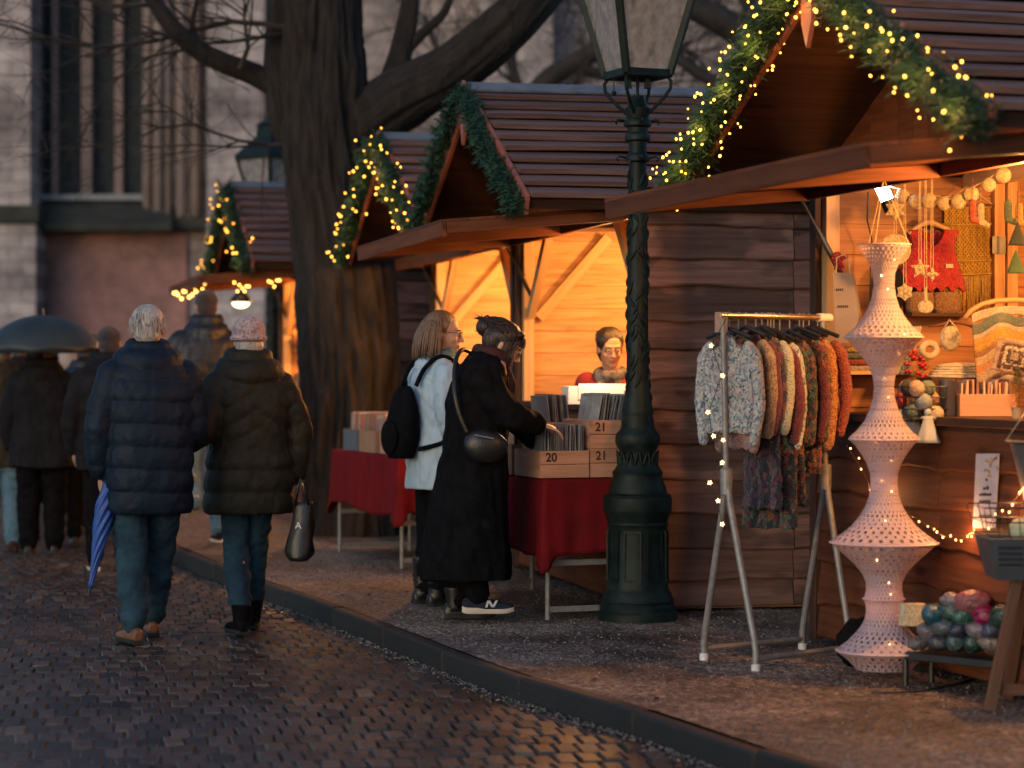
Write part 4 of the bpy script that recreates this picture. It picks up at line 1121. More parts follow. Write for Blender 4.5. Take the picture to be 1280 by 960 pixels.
def head_mb(mb, M, face=True):
    h = MB(); B = h.ball
    B((0, -.012, .032), (.076, .094, .086), 20, 14)
    B((0, .026, -.030), (.064, .066, .086), 18, 12)
    B((0, .038, -.082), (.047, .040, .036), 14, 10)
    if face:
        B((0, .074, -.100), (.021, .018, .018), 12, 8)
        h.limb([(0, .086, .012), (0, .098, -.012), (0, .110, -.034)], [.0085, .010, .0125], 10)
        B((-.011, .098, -.040), (.009, .010, .008), 8, 6); B((.011, .098, -.040), (.009, .010, .008), 8, 6)
        B((0, .070, .026), (.054, .022, .013), 14, 8)
        for s in (-1, 1):
            B((s * .036, .062, -.032), (.024, .024, .023), 12, 8)
            B((s * .028, .076, .002), (.0155, .013, .012), 10, 8)
        B((0, .089, -.066), (.023, .010, .0065), 10, 8); B((0, .087, -.077), (.020, .010, .0070), 10, 8)
    for s in (-1, 1): B((s * .077, -.012, -.012), (.010, .021, .031), 10, 8, rot=Matrix.Rotation(s * .25, 3, 'Z'))
    mb.merge(h, M)

def hand_mb(mb, wrist, f, n, side, curl=.5, k=1.0):
    """palm, four fingers and a thumb; f = finger direction, n = the way the palm faces"""
    wrist, f, n = Vector(wrist), Vector(f).normalized(), Vector(n).normalized()
    n = (n - f * n.dot(f)).normalized(); w_ = f.cross(n) * side
    rot = Matrix((w_, f, n)).transposed()
    mb.ball(wrist + f * .048 * k, (.040 * k, .052 * k, .015 * k), 14, 10, rot=rot)
    for off, L in ((-.034, .062), (-.0115, .076), (.0115, .082), (.034, .072)):
        p = wrist + f * .082 * k + w_ * off * k; d = f + w_ * off * 2.2; pts = [wrist + f * .05 * k + w_ * off * .8 * k, p]; a = 0
        for s_ in (.42, .33, .25):
            a += curl * .62; dd = (d * cos(a) + n * sin(a)).normalized(); p = p + dd * L * s_ * k; pts.append(p)
        mb.limb(pts, [.0088 * k, .0080 * k, .0074 * k, .0068 * k, .0060 * k], 8)
    b = wrist + f * .018 * k + w_ * .030 * k
    d1 = (f * .75 + w_ * .75 + n * .25).normalized(); d2 = (f * .95 + w_ * .25 + n * .4).normalized()
    mb.limb([b - w_ * .012, b + d1 * .036 * k, b + d1 * .036 * k + d2 * .030 * k, b + d1 * .036 * k + d2 * .054 * k], [.013 * k, .0105 * k, .0092 * k, .0075 * k], 8)

def super_ring(c, a, b, z, n=44, e=2.4, fn=None, tilt=0.0):
    out = []
    for k in range(n):
        t = 2 * pi * k / n; ca, sa = cos(t), sin(t)
        x = abs(ca) ** (2 / e) * (1 if ca >= 0 else -1) * a; y = abs(sa) ** (2 / e) * (1 if sa >= 0 else -1) * b
        q = 1.0 if fn is None else fn(x, y, z, t)
        out.append(V(c[0] + x * q, c[1] + y * q, z + tilt * y))
    return out
def puffs(u, step, depth):
    f = (u / step) % 1.0
    return 1 - depth * (1 - (4 * f * (1 - f)) ** .5)

def torso_mb(mb, tab, dz=.012, quilt=None, n=48, e=2.4, wr=0.0, seed=0):
    """tab rows: z, cx, cy, a, b  (bottom to top)"""
    z = tab[0][0]; rings = []
    while z <= tab[-1][0] + 1e-6:
        cx_, cy_, a, b = interp(tab, z)
        def fn(x, y, zz, t):
            q = 1.0
            if quilt: q *= quilt(x, y, zz, t)
            if wr: q *= 1 + wr * mnoise.noise(V(cos(t) * 2.2, sin(t) * 2.2, zz * 7 + seed)) + .5 * wr * mnoise.noise(V(cos(t) * 6, sin(t) * 6, zz * 16 + seed))
            return q
        rings.append(super_ring((cx_, cy_), a, b, z, n, e, fn)); z += dz
    mb.loft(rings)

def sleeve_mb(mb, pts, rad, step=0, depth=.0, wr=.05, seed=0, n=22):
    P = [Vector(p) for p in pts]; path, rr = [], []; acc = 0
    for i in range(len(P) - 1):
        p0, p1, p2, p3 = P[max(0, i - 1)], P[i], P[i + 1], P[min(len(P) - 1, i + 2)]
        L = (p2 - p1).length; k = max(4, int(L / .012))
        for j in range(k):
            t = j / k
            q = 0.5 * ((2 * p1) + (p2 - p0) * t + (2 * p0 - 5 * p1 + 4 * p2 - p3) * t * t + (3 * p1 - p0 - 3 * p2 + p3) * t ** 3)
            if path: acc += (q - path[-1]).length
            r = lerp(rad[i], rad[i + 1], t)
            if step: r *= puffs(acc, step, depth)
            path.append(q); rr.append(r)
    path.append(P[-1]); rr.append(rad[-1])
    s0 = len(mb.v); mb.tube(path, rr, n)
    if wr:
        for i in range(s0, len(mb.v)):
            v = mb.v[i]; c = path[min(len(path) - 1, (i - s0) // n)]
            mb.v[i] = c + (v - c) * (1 + wr * mnoise.noise(V(v.x * 14, v.y * 14, v.z * 20 + seed)))
    mb.ball(P[0], rad[0] * .99, 18, 12); mb.ball(P[-1], rad[-1] * .92, 16, 10)

def shoe_parts(parent, ankle, toe, mU, mS, L=.28, boot=0.0, k=1.0, lift=0.0, logo=None):
    """toe = horizontal unit direction; lift = heel raised pitch"""
    toe = Vector(toe).normalized(); side = V(toe.y, -toe.x, 0)
    base = V(ankle[0], ankle[1], 0)
    up = V(0, 0, 1)
    piv = base + toe * (L * .45)
    def T(x, y, z):   # x along the shoe from heel, y sideways, z up
        q = base + toe * (x - .075) + side * y + up * z
        if lift:
            d = q - piv; axis = side; return piv + Matrix.Rotation(-lift, 3, axis) @ d
        return q
    tab = [(0.0, .026, .062), (.02, .034, .075), (.06, .036, .085), (.11, .036, .075), (.15, .041, .062), (.20, .046, .050), (.245, .040, .042), (.272, .024, .030), (.28, .010, .02)]
    rings = []
    for t in range(25):
        x = L * t / 24; hw, h = interp(tab, x * .28 / L); hw *= k
        rings.append([T(x, hw * cos(a) * (1 if sin(a) > -.5 else 1), .022 + max(0, sin(a)) ** .8 * (h - .012) + min(0, sin(a)) * .006) for a in [2 * pi * i / 18 for i in range(18)]])
    mb = MB(); mb.loft(rings)
    if boot: mb.tube([T(.06, 0, .05), T(.058, 0, .05 + boot * .5), T(.055, 0, .05 + boot)], [.047, .050, .056], 18)
    sh = put('shoe', fused(mb, .006, 3), mU, parent)
    mb = MB(); rings = []
    for zz, g in ((0.0, .94), (.004, 1.0), (.017, 1.02), (.024, .97)):
        ring = []
        for i in range(40):
            t = i / 40
            if t < .5: x = L * (t / .5); s = 1
            else: x = L * ((1 - t) / .5); s = -1
            xx = min(L - .001, max(.001, x)); hw = interp(tab, xx * .28 / L)[0] * k
            ring.append(T(-.004 + xx * 1.02, s * hw * g * 1.03, zz + (.008 * smooth((.13 - xx) / .06) if logo and zz > .01 else 0) + .014 * max(0, (xx / L - .72) / .28) ** 2 + .010 * max(0, (.12 - xx / L) / .12) ** 2))
        rings.append(ring)
    mb.loft(rings)
    if logo is None: mb.obox(T(.0, -.028 * k, -.0), T(.06, -.028 * k, 0) - T(0, -.028 * k, 0), T(0, .028 * k, 0) - T(0, -.028 * k, 0), V(0, 0, .02))
    so_ = mb.build('sole', mS, sh, smooth=True, autosmooth=40)
    if logo:
        q = MB(); y = -.0455 * k if logo > 0 else .0455 * k
        o_ = T(.150, 0, .050) + side * (.0405 * logo)
        ex_, ey_ = toe + up * .0, up
        for poly in ([(-.034, -.016), (-.022, -.016), (-.010, .020), (-.022, .020)], [(-.022, .020), (-.008, .020), (.014, -.016), (.000, -.016)], [(.000, -.016), (.014, -.016), (.034, .020), (.022, .020)]):
            q.prism(poly, o_, ex_, ey_, .0035)
        q.build('side_letter', M_whitep, sh)
    return sh

DEF = dict(hip=.095, hipz=.92, kneez=.50, shw=.185, shz=1.42)
def person(label, loc, rz, H=1.75, face=True, voxel=.008, head=(0, .02, 1.635), hrot=(0, 0), neck=(0, -.01, 1.46), lean=0.0, legs=None, arms=None, hands=None,
           trousers=None, skin=None, slim=1.0, coat=None, shoes=None, hcurl=.45, lw=1.0, group=None, glove=None):
    k = H / 1.75
    P = thing('person', label, 'person', loc, rz, group)
    S = lambda p: V(*p) * k
    skin = skin or M_skin
    # --- body
    mb = MB()
    Mh = Matrix.Translation(S(head)) @ Rz(hrot[0]) @ Rx(hrot[1]) @ Matrix.Scale(min(1.03, .55 + .45 * k), 4)
    head_mb(mb, Mh, face)
    nk = S(neck); mb.limb([Mh @ V(0, -.022, -.055), (Mh @ V(0, -.022, -.055) + nk) / 2, nk], [.054, .053, .058])
    legs = legs or [((-.095, 0, .92), (-.10, .02, .49), (-.10, -.02, .075)), ((.095, 0, .92), (.10, .02, .49), (.10, -.02, .075))]
    sx, sy = neck[0], neck[1]
    arms = arms or [((-.18, sy, 1.40), (-.235, sy - .02, 1.12), (-.24, sy + .04, .87)), ((.18, sy, 1.40), (.235, sy - .02, 1.12), (.24, sy + .04, .87))]
    torso_mb(mb, [(.84 * k, 0, -.0, .15 * k * slim, .10 * k), (.95 * k, 0, 0, .165 * k * slim, .115 * k), (1.10 * k, 0, lean * .25 * k, .135 * k * slim, .095 * k), (1.28 * k, sx * .6 * k, lean * .7 * k + sy * .2 * k, .165 * k * slim, .11 * k), (1.40 * k, sx * k, (lean * .2 + sy) * k, .15 * k * slim, .085 * k), (1.47 * k, sx * k, sy * k, .06 * k, .055 * k)], .03, n=24)
    for (a, b, c) in legs: mb.limb([S(a), S(b), S(c)], [.082 * k, .056 * k, .040 * k])
    hands = hands or [None, None]
    for i, (a, b, c) in enumerate(arms):
        mb.limb([S(a), S(b), S(c)], [.050 * k, .041 * k, .029 * k])
        f = (Vector(c) - Vector(b)).normalized(); n_ = V(1, 0, 0) if i == 0 else V(-1, 0, 0)
        if hands[i]: f, n_ = hands[i]
        hand_mb(mb, S(c), f, n_, -1 if i == 0 else 1, hcurl, min(1.0, k))
    me = fused(mb, voxel, 3)
    body = put('body', me, [skin, M_lip], P)
    if face:
        Mi = Mh.inverted(); idx = []
        for p in me.polygons:
            q = Mi @ p.center; idx.append(1 if (abs(q.x) < .024 and -.082 < q.z < -.058 and q.y > .088 - .000) else 0)
        me.polygons.foreach_set('material_index', idx)
        for s in (-1, 1):
            q = MB(); q.ball((0, 0, 0), .0115, 12, 8); q.xform(Mh @ Matrix.Translation((s * .030, .0800, .0015))); e_ = q.build('eye', M_eye, P, smooth=True)
            q = MB(); q.ball((0, 0, 0), (.0058, .003, .0058), 10, 6); q.xform(Mh @ Matrix.Translation((s * .030, .0905, .0010))); q.build('iris', M_iris, e_, smooth=True)
            q = MB(); q.tube([Mh @ V(s * .012, .0935, .020), Mh @ V(s * .028, .094, .026), Mh @ V(s * .046, .082, .020)], [.0022, .0032, .0018], 6); q.build('eyebrow', M_hair_dark, P, smooth=True)
    # --- trousers
    if trousers:
        mb = MB()
        for i, (a, b, c) in enumerate(legs):
            a, b, c = S(a), S(b), S(c); e_ = c + (b - c) * .06
            r = [.098 * lw * k, .078 * lw * k, .066 * lw * k, .063 * lw * k]
            sleeve_mb(mb, [a, b, lerp(b, e_, .7), e_], r, 0, 0, .07, i * 7 + len(label), 20)
        mb.ball(S((0, -.02, .93)), (.165 * k, .125 * k, .12 * k), 24, 14)
        put('trousers', crumple(fused(mb, .009, 2), .010, 12, len(label), (1, 1, 1.5)), trousers, P)
    if shoes:
        for i, (a, b, c) in enumerate(legs):
            spec = shoes[i] if isinstance(shoes, list) else shoes
            if spec: shoe_parts(P, S(c), spec.get('toe', (0, 1, 0)), spec['u'], spec['s'], spec.get('L', .28) * (k ** .5), spec.get('boot', 0), spec.get('k', 1), spec.get('lift', 0), spec.get('logo')).location = (0, 0, S(c).z - .075 * k if spec.get('lift') or c[2] > .12 else 0)
    return P, Mh, S, k

def hood_mb(mb, c, R_, r, a0=-2.6, a1=2.6, tilt=.35, sag=.05, n=26):
    """rolled hood lying round the back of the neck; angle 0 = straight behind"""
    pts, rr = [], []
    for i in range(n + 1):
        a = lerp(a0, a1, i / n); w_ = cos(a * .5)
        pts.append(V(c[0] + sin(a) * R_, c[1] - cos(a) * R_ * .85, c[2] - sag * w_ + .03 * (1 - w_)))
        rr.append(r * (.55 + .55 * max(0, w_)))
    mb.tube(pts, rr, 18); mb.ball(pts[0], rr[0], 12, 8); mb.ball(pts[-1], rr[-1], 12, 8)

# ---- couple walking away -------------------------------------------------------
HEAD_RZ = radians(20)
def at_px(x, y, Y, z=0.0):
    return V((x - 640) / F * Y, Y, z)
# man in the navy puffer
locM = at_px(186, 0, 12.62)
arms = [((-.20, .0, 1.40), (-.262, -.02, 1.13), (-.245, .04, .865)), ((.19, 0, 1.40), (.225, -.03, 1.13), (.24, .16, 1.04))]
legsM = [((-.095, 0, .92), (-.095, -.02, .49), (-.105, -.14, .082)), ((.085, 0, .92), (.080, .10, .50), (.060, .20, .085))]
pM, Mh, S, k = person('person with silver hair walking away in navy puffer coat, holding a furled blue umbrella', locM, HEAD_RZ, 1.755, face=False, arms=arms, legs=legsM,
    trousers=M_jeans, shoes=[dict(u=M_leatherT, s=M_sole, toe=(-.15, 1, 0), L=.29), dict(u=M_leatherT, s=M_sole, toe=(.15, 1, 0), L=.29)], lw=1.1, hrot=(-.35, 0))
qn = lambda x, y, z, t: puffs(z - .66 + .006 * sin(9 * x), .118, .085)
mb = MB()
torso_mb(mb, [(.665, 0, -.0, .228, .18), (.70, 0, 0, .234, .185), (.95, 0, -.005, .235, .19), (1.12, 0, -.01, .238, .185), (1.28, 0, -.01, .242, .18), (1.38, 0, -.01, .232, .16), (1.44, 0, -.01, .19, .135), (1.49, 0, -.01, .12, .10), (1.53, 0, -.01, .095, .09)], .010, qn, wr=.02, seed=1)
sleeve_mb(mb, [(-.185, -.01, 1.385), (-.265, -.03, 1.13), (-.252, .025, .90)], [.094, .080, .064], .115, .10, .05, 2)
sleeve_mb(mb, [(.185, -.01, 1.385), (.235, -.03, 1.12), (.24, .13, 1.03)], [.092, .080, .066], .115, .10, .05, 3)
hood_mb(mb, (0, .02, 1.49), .115, .078, sag=.045); hood_mb(mb, (0, .02, 1.545), .088, .045, sag=.02)
put('coat', crumple(fused(mb, .008, 1), .0055, 13, 1), M_navy, pM)
mb = MB()
mb.ball(Mh @ V(0, -.018, .036), (.083, .102, .090), 20, 14); mb.ball(Mh @ V(0, -.055, -.02), (.072, .062, .075), 18, 12)
me = fused(mb, .006, 2)
R = random.Random(2)
for v in me.vertices: v.co += v.co.normalized() * 0 + V(mnoise.noise(v.co * 40), mnoise.noise(v.co * 40 + V(9, 0, 0)), mnoise.noise(v.co * 30 + V(0, 9, 0))) * .005
hm = put('hair', me, M_hair_grey, pM)
HM = Mh
mb = MB(); mb.tube([Mh @ V(.078, -.02, .0), Mh @ V(.078, .05, .006), Mh @ V(.070, .088, .004), Mh @ V(.03, .102, .002)], .003, 6); mb.build('glasses', M_specs, pM)
# his furled blue umbrella
uM = thing('umbrella', 'furled blue umbrella with dark tip, hanging from the hand of the navy coat walker', 'umbrella', px(112, 745, 12.5), 0)
a_, b_ = px(111, 745, 12.50), px(143, 578, 12.55)
d_ = b_ - a_
M_blue = mat('blue umbrella nylon', (0.015, 0.085, 0.38), (0.009, 0.050, 0.24), scale=9, rough=.45, rnd=0)
mb = MB(); rings = []
dn = d_.normalized(); e1 = dn.orthogonal().normalized(); e2 = dn.cross(e1)
for i in range(30):
    t = .06 + .80 * i / 29; c = a_ + d_ * t; r = .012 + .036 * smooth(i / 22) - .016 * smooth((i - 22) / 7)
    rings.append([c + (e1 * cos(2 * pi * j / 32 + t * 5) + e2 * sin(2 * pi * j / 32 + t * 5)) * r * (1 + .16 * cos(8 * 2 * pi * j / 32)) for j in range(32)])
mb.loft(rings); mb.build('canopy', M_blue, uM, smooth=True, world=True)
mb = MB(); mb.tube([a_, a_ + d_ * .09], [.004, .011], 8); mb.build('tip', M_black, uM, world=True)
mb = MB(); hk = [b_ - dn * .12, b_] + [b_ + dn * (.035 * sin(pi * i / 8)) + e1 * (.035 * (1 - cos(pi * i / 8))) for i in range(1, 9)]
mb.tube(hk, .010, 10); mb.build('handle', M_black, uM, smooth=True, world=True)

# woman in the olive puffer
locW = at_px(311, 0, 13.1)
arms = [((-.18, .0, 1.38), (-.285, -.06, 1.13), (-.35, .08, 1.08)), ((.18, 0, 1.38), (.275, -.02, 1.10), (.255, .02, .84))]
legsW = [((-.09, 0, .92), (-.075, .0, .49), (-.095, -.20, .115)), ((.085, 0, .92), (.055, .07, .49), (.045, .10, .08))]
pW, Mh, S, k = person('person in pink beanie and long olive quilted coat walking arm in arm', locW, HEAD_RZ, 1.69, face=False, arms=arms, legs=legsW,
    trousers=M_jeans, lw=.98, shoes=[dict(u=M_blackC, s=M_sole, toe=(-.1, 1, 0), L=.27, boot=.11), dict(u=M_blackC, s=M_sole, toe=(.25, 1, 0), L=.27, boot=.11)])
def qo(x, y, z, t):
    zz = z / k
    if zz < 1.02: return puffs(zz - .655, .125, .085)
    return puffs(zz + .55 * abs(x) - 1.03, .105, .085)
mb = MB(); KS = lambda L: [tuple(v * k for v in r) for r in L]
torso_mb(mb, KS([(.66, 0, 0, .262, .19), (.72, 0, 0, .262, .195), (.95, 0, -.005, .250, .19), (1.06, 0, -.01, .222, .165), (1.14, 0, -.01, .228, .165), (1.28, 0, -.01, .245, .17), (1.37, 0, -.01, .235, .155), (1.43, 0, -.01, .18, .13), (1.48, 0, -.01, .12, .105), (1.53, 0, -.01, .105, .10)]), .010, qo, wr=.02, seed=5)
sleeve_mb(mb, [S((-.18, -.01, 1.37)), S((-.29, -.07, 1.13)), S((-.355, .06, 1.08))], [.092, .085, .068], .11, .10, .05, 6)
sleeve_mb(mb, [S((.18, -.01, 1.37)), S((.28, -.02, 1.12)), S((.265, .015, .87))], [.092, .085, .066], .11, .10, .05, 7)
hood_mb(mb, S((0, .02, 1.49)), .12, .080, sag=.05); hood_mb(mb, S((0, .02, 1.555)), .10, .04, sag=.015)
put('coat', crumple(fused(mb, .008, 1), .0055, 13, 5), M_olive, pW)
mb = MB(); mb.ball(Mh @ V(0, -.015, .050), (.092, .108, .088), 24, 16); mb.tube([Mh @ V(cos(a) * .088, -.015 + sin(a) * .104, .012) for a in [2 * pi * i / 24 for i in range(24)]], .016, 8, closed=True)
me = fused(mb, .006, 2); put('beanie', me, M_beanie, pW)
mb = MB(); mb.ball(Mh @ V(0, -.03, -.03), (.078, .075, .07), 18, 12); mb.build('hair', M_hair_grey, pW, smooth=True)
# her handbag
bagc = px(377, 655, 12.98)
bg_ = thing('handbag', 'black leather handbag hanging from the hand of the olive coat walker', 'handbag', px(377, 703, 12.98), 0)
mb = MB(); rings = []
for t in range(13):
    f = t / 12; z = lerp(-.20, .12, f); a = lerp(.085, .045, f) * (1 if f > .12 else .55 + 3.7 * f); b = lerp(.06, .02, f)
    sh_ = .03 * (.5 - f)
    rings.append([V(bagc.x + sh_ * -1 + a * cos(q) + .012 * mnoise.noise(V(cos(q) * 2, sin(q) * 2, f * 4)), bagc.y + b * sin(q), bagc.z + z) for q in [2 * pi * i / 24 for i in range(24)]])
mb.loft(rings); mb.build('bag_body', M_leatherB, bg_, smooth=True, world=True)
for dy in (-.018, .018):
    mb = MB(); mb.tube([bagc + V(-.035, dy, .10), bagc + V(-.02, dy, .19), bagc + V(-.006, dy * .4, .245), bagc + V(.012, dy, .19), bagc + V(.04, dy, .10)], .006, 8); mb.build('strap', M_leatherB, bg_, smooth=True, world=True)
mb = MB(); text_into(mb, 'A', bagc + V(-.012, -.067, -.005), (1, 0, 0), (0, .12, 1), .036, .001, .01); mb.build('letter', M_whitep, bg_, world=True)

# ---- far passers-by ------------------------------------------------------------
def simple_coat(P, S, k, m, hem, a, b, puff=None, hood=True, seed=0, arms=None, flare=1.0):
    mb = MB(); q = (lambda x, y, z, t: puffs(z / k - hem, puff, .05)) if puff else None
    torso_mb(mb, [tuple(v * k for v in r) for r in [(hem, 0, 0, a * flare, b * flare), (.95, 0, 0, a, b), (1.10, 0, -.005, a * .95, b * .95), (1.28, 0, -.01, a, b * .95), (1.38, 0, -.01, a * .95, b * .85), (1.45, 0, -.01, a * .62, b * .65), (1.51, 0, -.01, .10, .09), (1.54, 0, -.01, .09, .085)]], .02, q, n=32, wr=.03, seed=seed)
    arms = arms or [((-.185, -.01, 1.38), (-.26, -.02, 1.12), (-.25, .04, .88)), ((.185, -.01, 1.38), (.26, -.02, 1.12), (.25, .04, .88))]
    for ar in arms: sleeve_mb(mb, [S(p) for p in ar], [.088 * k, .078 * k, .06 * k], puff or 0, .08 if puff else 0, .05, seed, 16)
    if hood: hood_mb(mb, S((0, .015, 1.49)), .11, .07); hood_mb(mb, S((0, .02, 1.55)), .09, .045, sag=.02)
    put('coat', crumple(fused(mb, .011, 1), .013, 11, seed), m, P)
def cap_mb(P, Mh, m, name='beanie', r=(.088, .104, .094), c=(0, -.012, .040)):
    mb = MB(); mb.ball(Mh @ V(*c), r, 20, 14); mb.ball(Mh @ V(0, -.05, -.02), (.076, .066, .07), 16, 10)
    return put(name, fused(mb, .009, 2), m, P)
# tall man
loc = at_px(258, 0, 18.3, ZP)
legs = [((-.095, 0, .92), (-.11, .03, .50), (-.11, -.20, .28)), ((.095, 0, .92), (.095, .03, .49), (.09, .02, .075))]
P_, Mh, S, k = person('tall person in slate jacket and dark beanie on the pavement, heel lifted', loc, radians(16), 1.93, face=False, legs=legs, trousers=M_paleJ, voxel=.011,
    shoes=[dict(u=M_darkC, s=M_solew, toe=(0, 1, 0), lift=.7, logo=None), dict(u=M_darkC, s=M_solew)])
simple_coat(P_, S, k, M_darkpuff, .78, .245, .165, None, True, 11); cap_mb(P_, Mh, M_beanied)
# person under the open umbrella
loc = at_px(52, 0, 18.4)
P_, Mh, S, k = person('person in long black coat sheltering under the open dark umbrella at the left', loc, radians(8), 1.68, face=False, trousers=M_blackC, voxel=.011, lw=1.25, shoes=dict(u=M_leatherB, s=M_sole), hrot=(-1.0, 0),
    arms=[((-.18, -.01, 1.40), (-.24, -.02, 1.12), (-.24, .04, .87)), ((.18, -.01, 1.40), (.24, .03, 1.13), (.11, .17, 1.28))])
simple_coat(P_, S, k, M_darkC, .70, .24, .17, None, True, 12, [((-.185, -.01, 1.38), (-.26, -.02, 1.12), (-.25, .04, .88)), ((.185, -.01, 1.38), (.26, .02, 1.12), (.13, .15, 1.26))], 1.12)
cap_mb(P_, Mh, M_hair_dark, 'hair')
uc = at_px(54, 0, 18.42, 1.74)
U = thing('umbrella', 'open dark teal umbrella held up over the black coated person at the left', 'umbrella', V(uc.x + .03, uc.y + .16, 1.30))
M_umb = mat('dark teal umbrella cloth', (0.022, 0.036, 0.042), (0.014, 0.024, 0.028), scale=5, rough=.55, rnd=0)
mb = MB()
nr = 64; rings = []
for i in range(1, 13):
    f = i / 12; rr = .47 * sin(f * 1.18) / sin(1.18); zz = .10 - .29 * (1 - cos(f * 1.18)) / (1 - cos(1.18))
    rings.append([V(uc.x + rr * cos(2 * pi * j / nr) * (1 - .05 * f * abs(sin(4 * 2 * pi * j / nr))), uc.y + rr * sin(2 * pi * j / nr) * (1 - .05 * f * abs(sin(4 * 2 * pi * j / nr))), uc.z + zz + .022 * f * f * abs(sin(4 * 2 * pi * j / nr))) for j in range(nr)])
inner = [[p + V(0, 0, -.004) for p in r] for r in rings]
mb.loft(rings[::-1] + inner); mb.build('canopy', M_umb, U, smooth=True, world=True)
for j in range(8):
    a = 2 * pi * j / 8; mb = MB(); mb.tube([r[j * 8] - V(0, 0, .008) for r in rings[::2]], .003, 5); mb.build('rib', M_black, U, world=True)
mb = MB(); mb.tube([V(uc.x, uc.y, uc.z + .15), V(uc.x + .02, uc.y + .1, uc.z - .30), V(uc.x + .03, uc.y + .16, uc.z - .52)], .007, 8); mb.build('shaft', M_steel, U, world=True)
mb = MB(); mb.tube([V(uc.x + .027, uc.y + .15, uc.z - .46), V(uc.x + .034, uc.y + .18, uc.z - .60)], .016, 10); mb.build('handle', M_black, U, world=True)
# pale coat beyond, dark capped walker, leftmost
loc = at_px(86, 0, 20.6)
P_, Mh, S, k = person('person in pale coat and cream hat half hidden between the umbrella and the dark walker', loc, radians(12), 1.62, face=False, trousers=M_darkC, voxel=.012, shoes=dict(u=M_leatherB, s=M_sole))
simple_coat(P_, S, k, M_whitec, .74, .22, .16, None, False, 13); cap_mb(P_, Mh, M_cream)
mb = MB(); mb.tube([S((-.12, -.17, 1.40)), S((.0, -.19, 1.2)), S((.2, -.15, .95))], .016, 8); mb.build('strap', M_maroon, P_, smooth=True)
loc = at_px(136, 0, 17.0)
P_, Mh, S, k = person('person all in dark clothes and cap walking beyond the navy coat walker', loc, radians(14), 1.72, face=False, trousers=M_blackC, voxel=.011, shoes=[dict(u=M_darkC, s=M_solew), dict(u=M_leatherB, s=M_sole)])
simple_coat(P_, S, k, M_darkC, .72, .235, .165, .13, True, 14); cap_mb(P_, Mh, M_beanied, 'cap', (.084, .10, .085))
loc = at_px(114, 0, 22.5)
P_, Mh, S, k = person('distant person in black between the cream hat and the dark capped walker', loc, radians(14), 1.74, face=False, trousers=M_blackC, voxel=.013, shoes=dict(u=M_leatherB, s=M_sole))
simple_coat(P_, S, k, M_blackC, .72, .22, .16, None, True, 15); cap_mb(P_, Mh, M_hair_dark, 'hair')
loc = at_px(1, 0, 18.9)
P_, Mh, S, k = person('person in dark brown coat and pale jeans cut by the left edge of the view', loc, radians(10), 1.64, face=False, trousers=M_paleJ, voxel=.012, lw=1.2, shoes=dict(u=M_maroon, s=M_sole))
simple_coat(P_, S, k, M_browncoat, .70, .235, .165, None, True, 16); cap_mb(P_, Mh, M_hair_brown, 'hair')

for (x_, Y_, h_, m_, lb) in ((26, 23.0, 1.70, M_darkC, 'distant person in charcoal coat behind the brown coat at the left edge'), (70, 25.5, 1.76, M_blackC, 'farthest person in black beyond the umbrella holder'), (108, 19.4, 1.66, M_darkpuff, 'person in dark slate coat beside the pale coat, behind the navy coat walker')):
    P_, Mh, S, k = person(lb, at_px(x_, 0, Y_), radians(13), h_, face=False, trousers=M_blackC, voxel=.013, shoes=dict(u=M_leatherB, s=M_sole))
    simple_coat(P_, S, k, m_, .74, .225, .16, None, True, x_); cap_mb(P_, Mh, M_hair_dark if x_ != 70 else M_beanied, 'hair' if x_ != 70 else 'beanie')
# ---- two women at the record table ---------------------------------------------
# woman in the pale jacket, looking right
locJ = V(-.43, 13.45, ZP)
rJ = radians(-62)
armsJ = [((-.17, -.01, 1.38), (-.21, .0, 1.12), (-.14, .16, .98)), ((.17, -.01, 1.38), (.215, -.02, 1.12), (.20, .10, .92))]
pJ, Mh, S, k = person('person with light brown bob and glasses in pale blue jacket smiling over the records', locJ, rJ, 1.635, face=True, voxel=.005, arms=armsJ, head=(0, .06, 1.632), hrot=(-.62, -.08), neck=(0, .0, 1.455),
    trousers=M_blackC, lw=1.15, shoes=dict(u=M_leatherB, s=M_sole, L=.26, boot=.22))
mb = MB()
torso_mb(mb, KS and [tuple(v * k for v in r) for r in [(.70, 0, 0, .205, .155), (.80, 0, 0, .205, .155), (.95, 0, 0, .20, .15), (1.10, 0, 0, .188, .14), (1.28, 0, 0, .20, .14), (1.37, 0, 0, .195, .125), (1.43, 0, 0, .14, .10), (1.475, 0, .0, .085, .08)]], .012, None, wr=.05, seed=21)
sleeve_mb(mb, [S((-.17, -.01, 1.375)), S((-.22, .0, 1.12)), S((-.15, .14, 1.0))], [.078, .068, .052], 0, 0, .09, 22)
sleeve_mb(mb, [S((.17, -.01, 1.375)), S((.225, -.02, 1.12)), S((.205, .08, .95))], [.078, .068, .052], 0, 0, .09, 23)
hood_mb(mb, S((0, .01, 1.455)), .085, .045, sag=.02)
put('jacket', crumple(fused(mb, .007, 1), .012, 15, 3), M_white, pJ)
mb = MB()
mb.tube([S((.085 * cos(a), .015 + .078 * sin(a), 1.475 + .012 * sin(a))) for a in [2 * pi * i / 20 for i in range(20)]], .034, 12, closed=True)
mb.tube([S((.075 * cos(a), .03 + .07 * sin(a), 1.515 + .015 * sin(a))) for a in [2 * pi * i / 20 for i in range(20)]], .024, 12, closed=True)
put('scarf', fused(mb, .007, 2), M_teals, pJ)
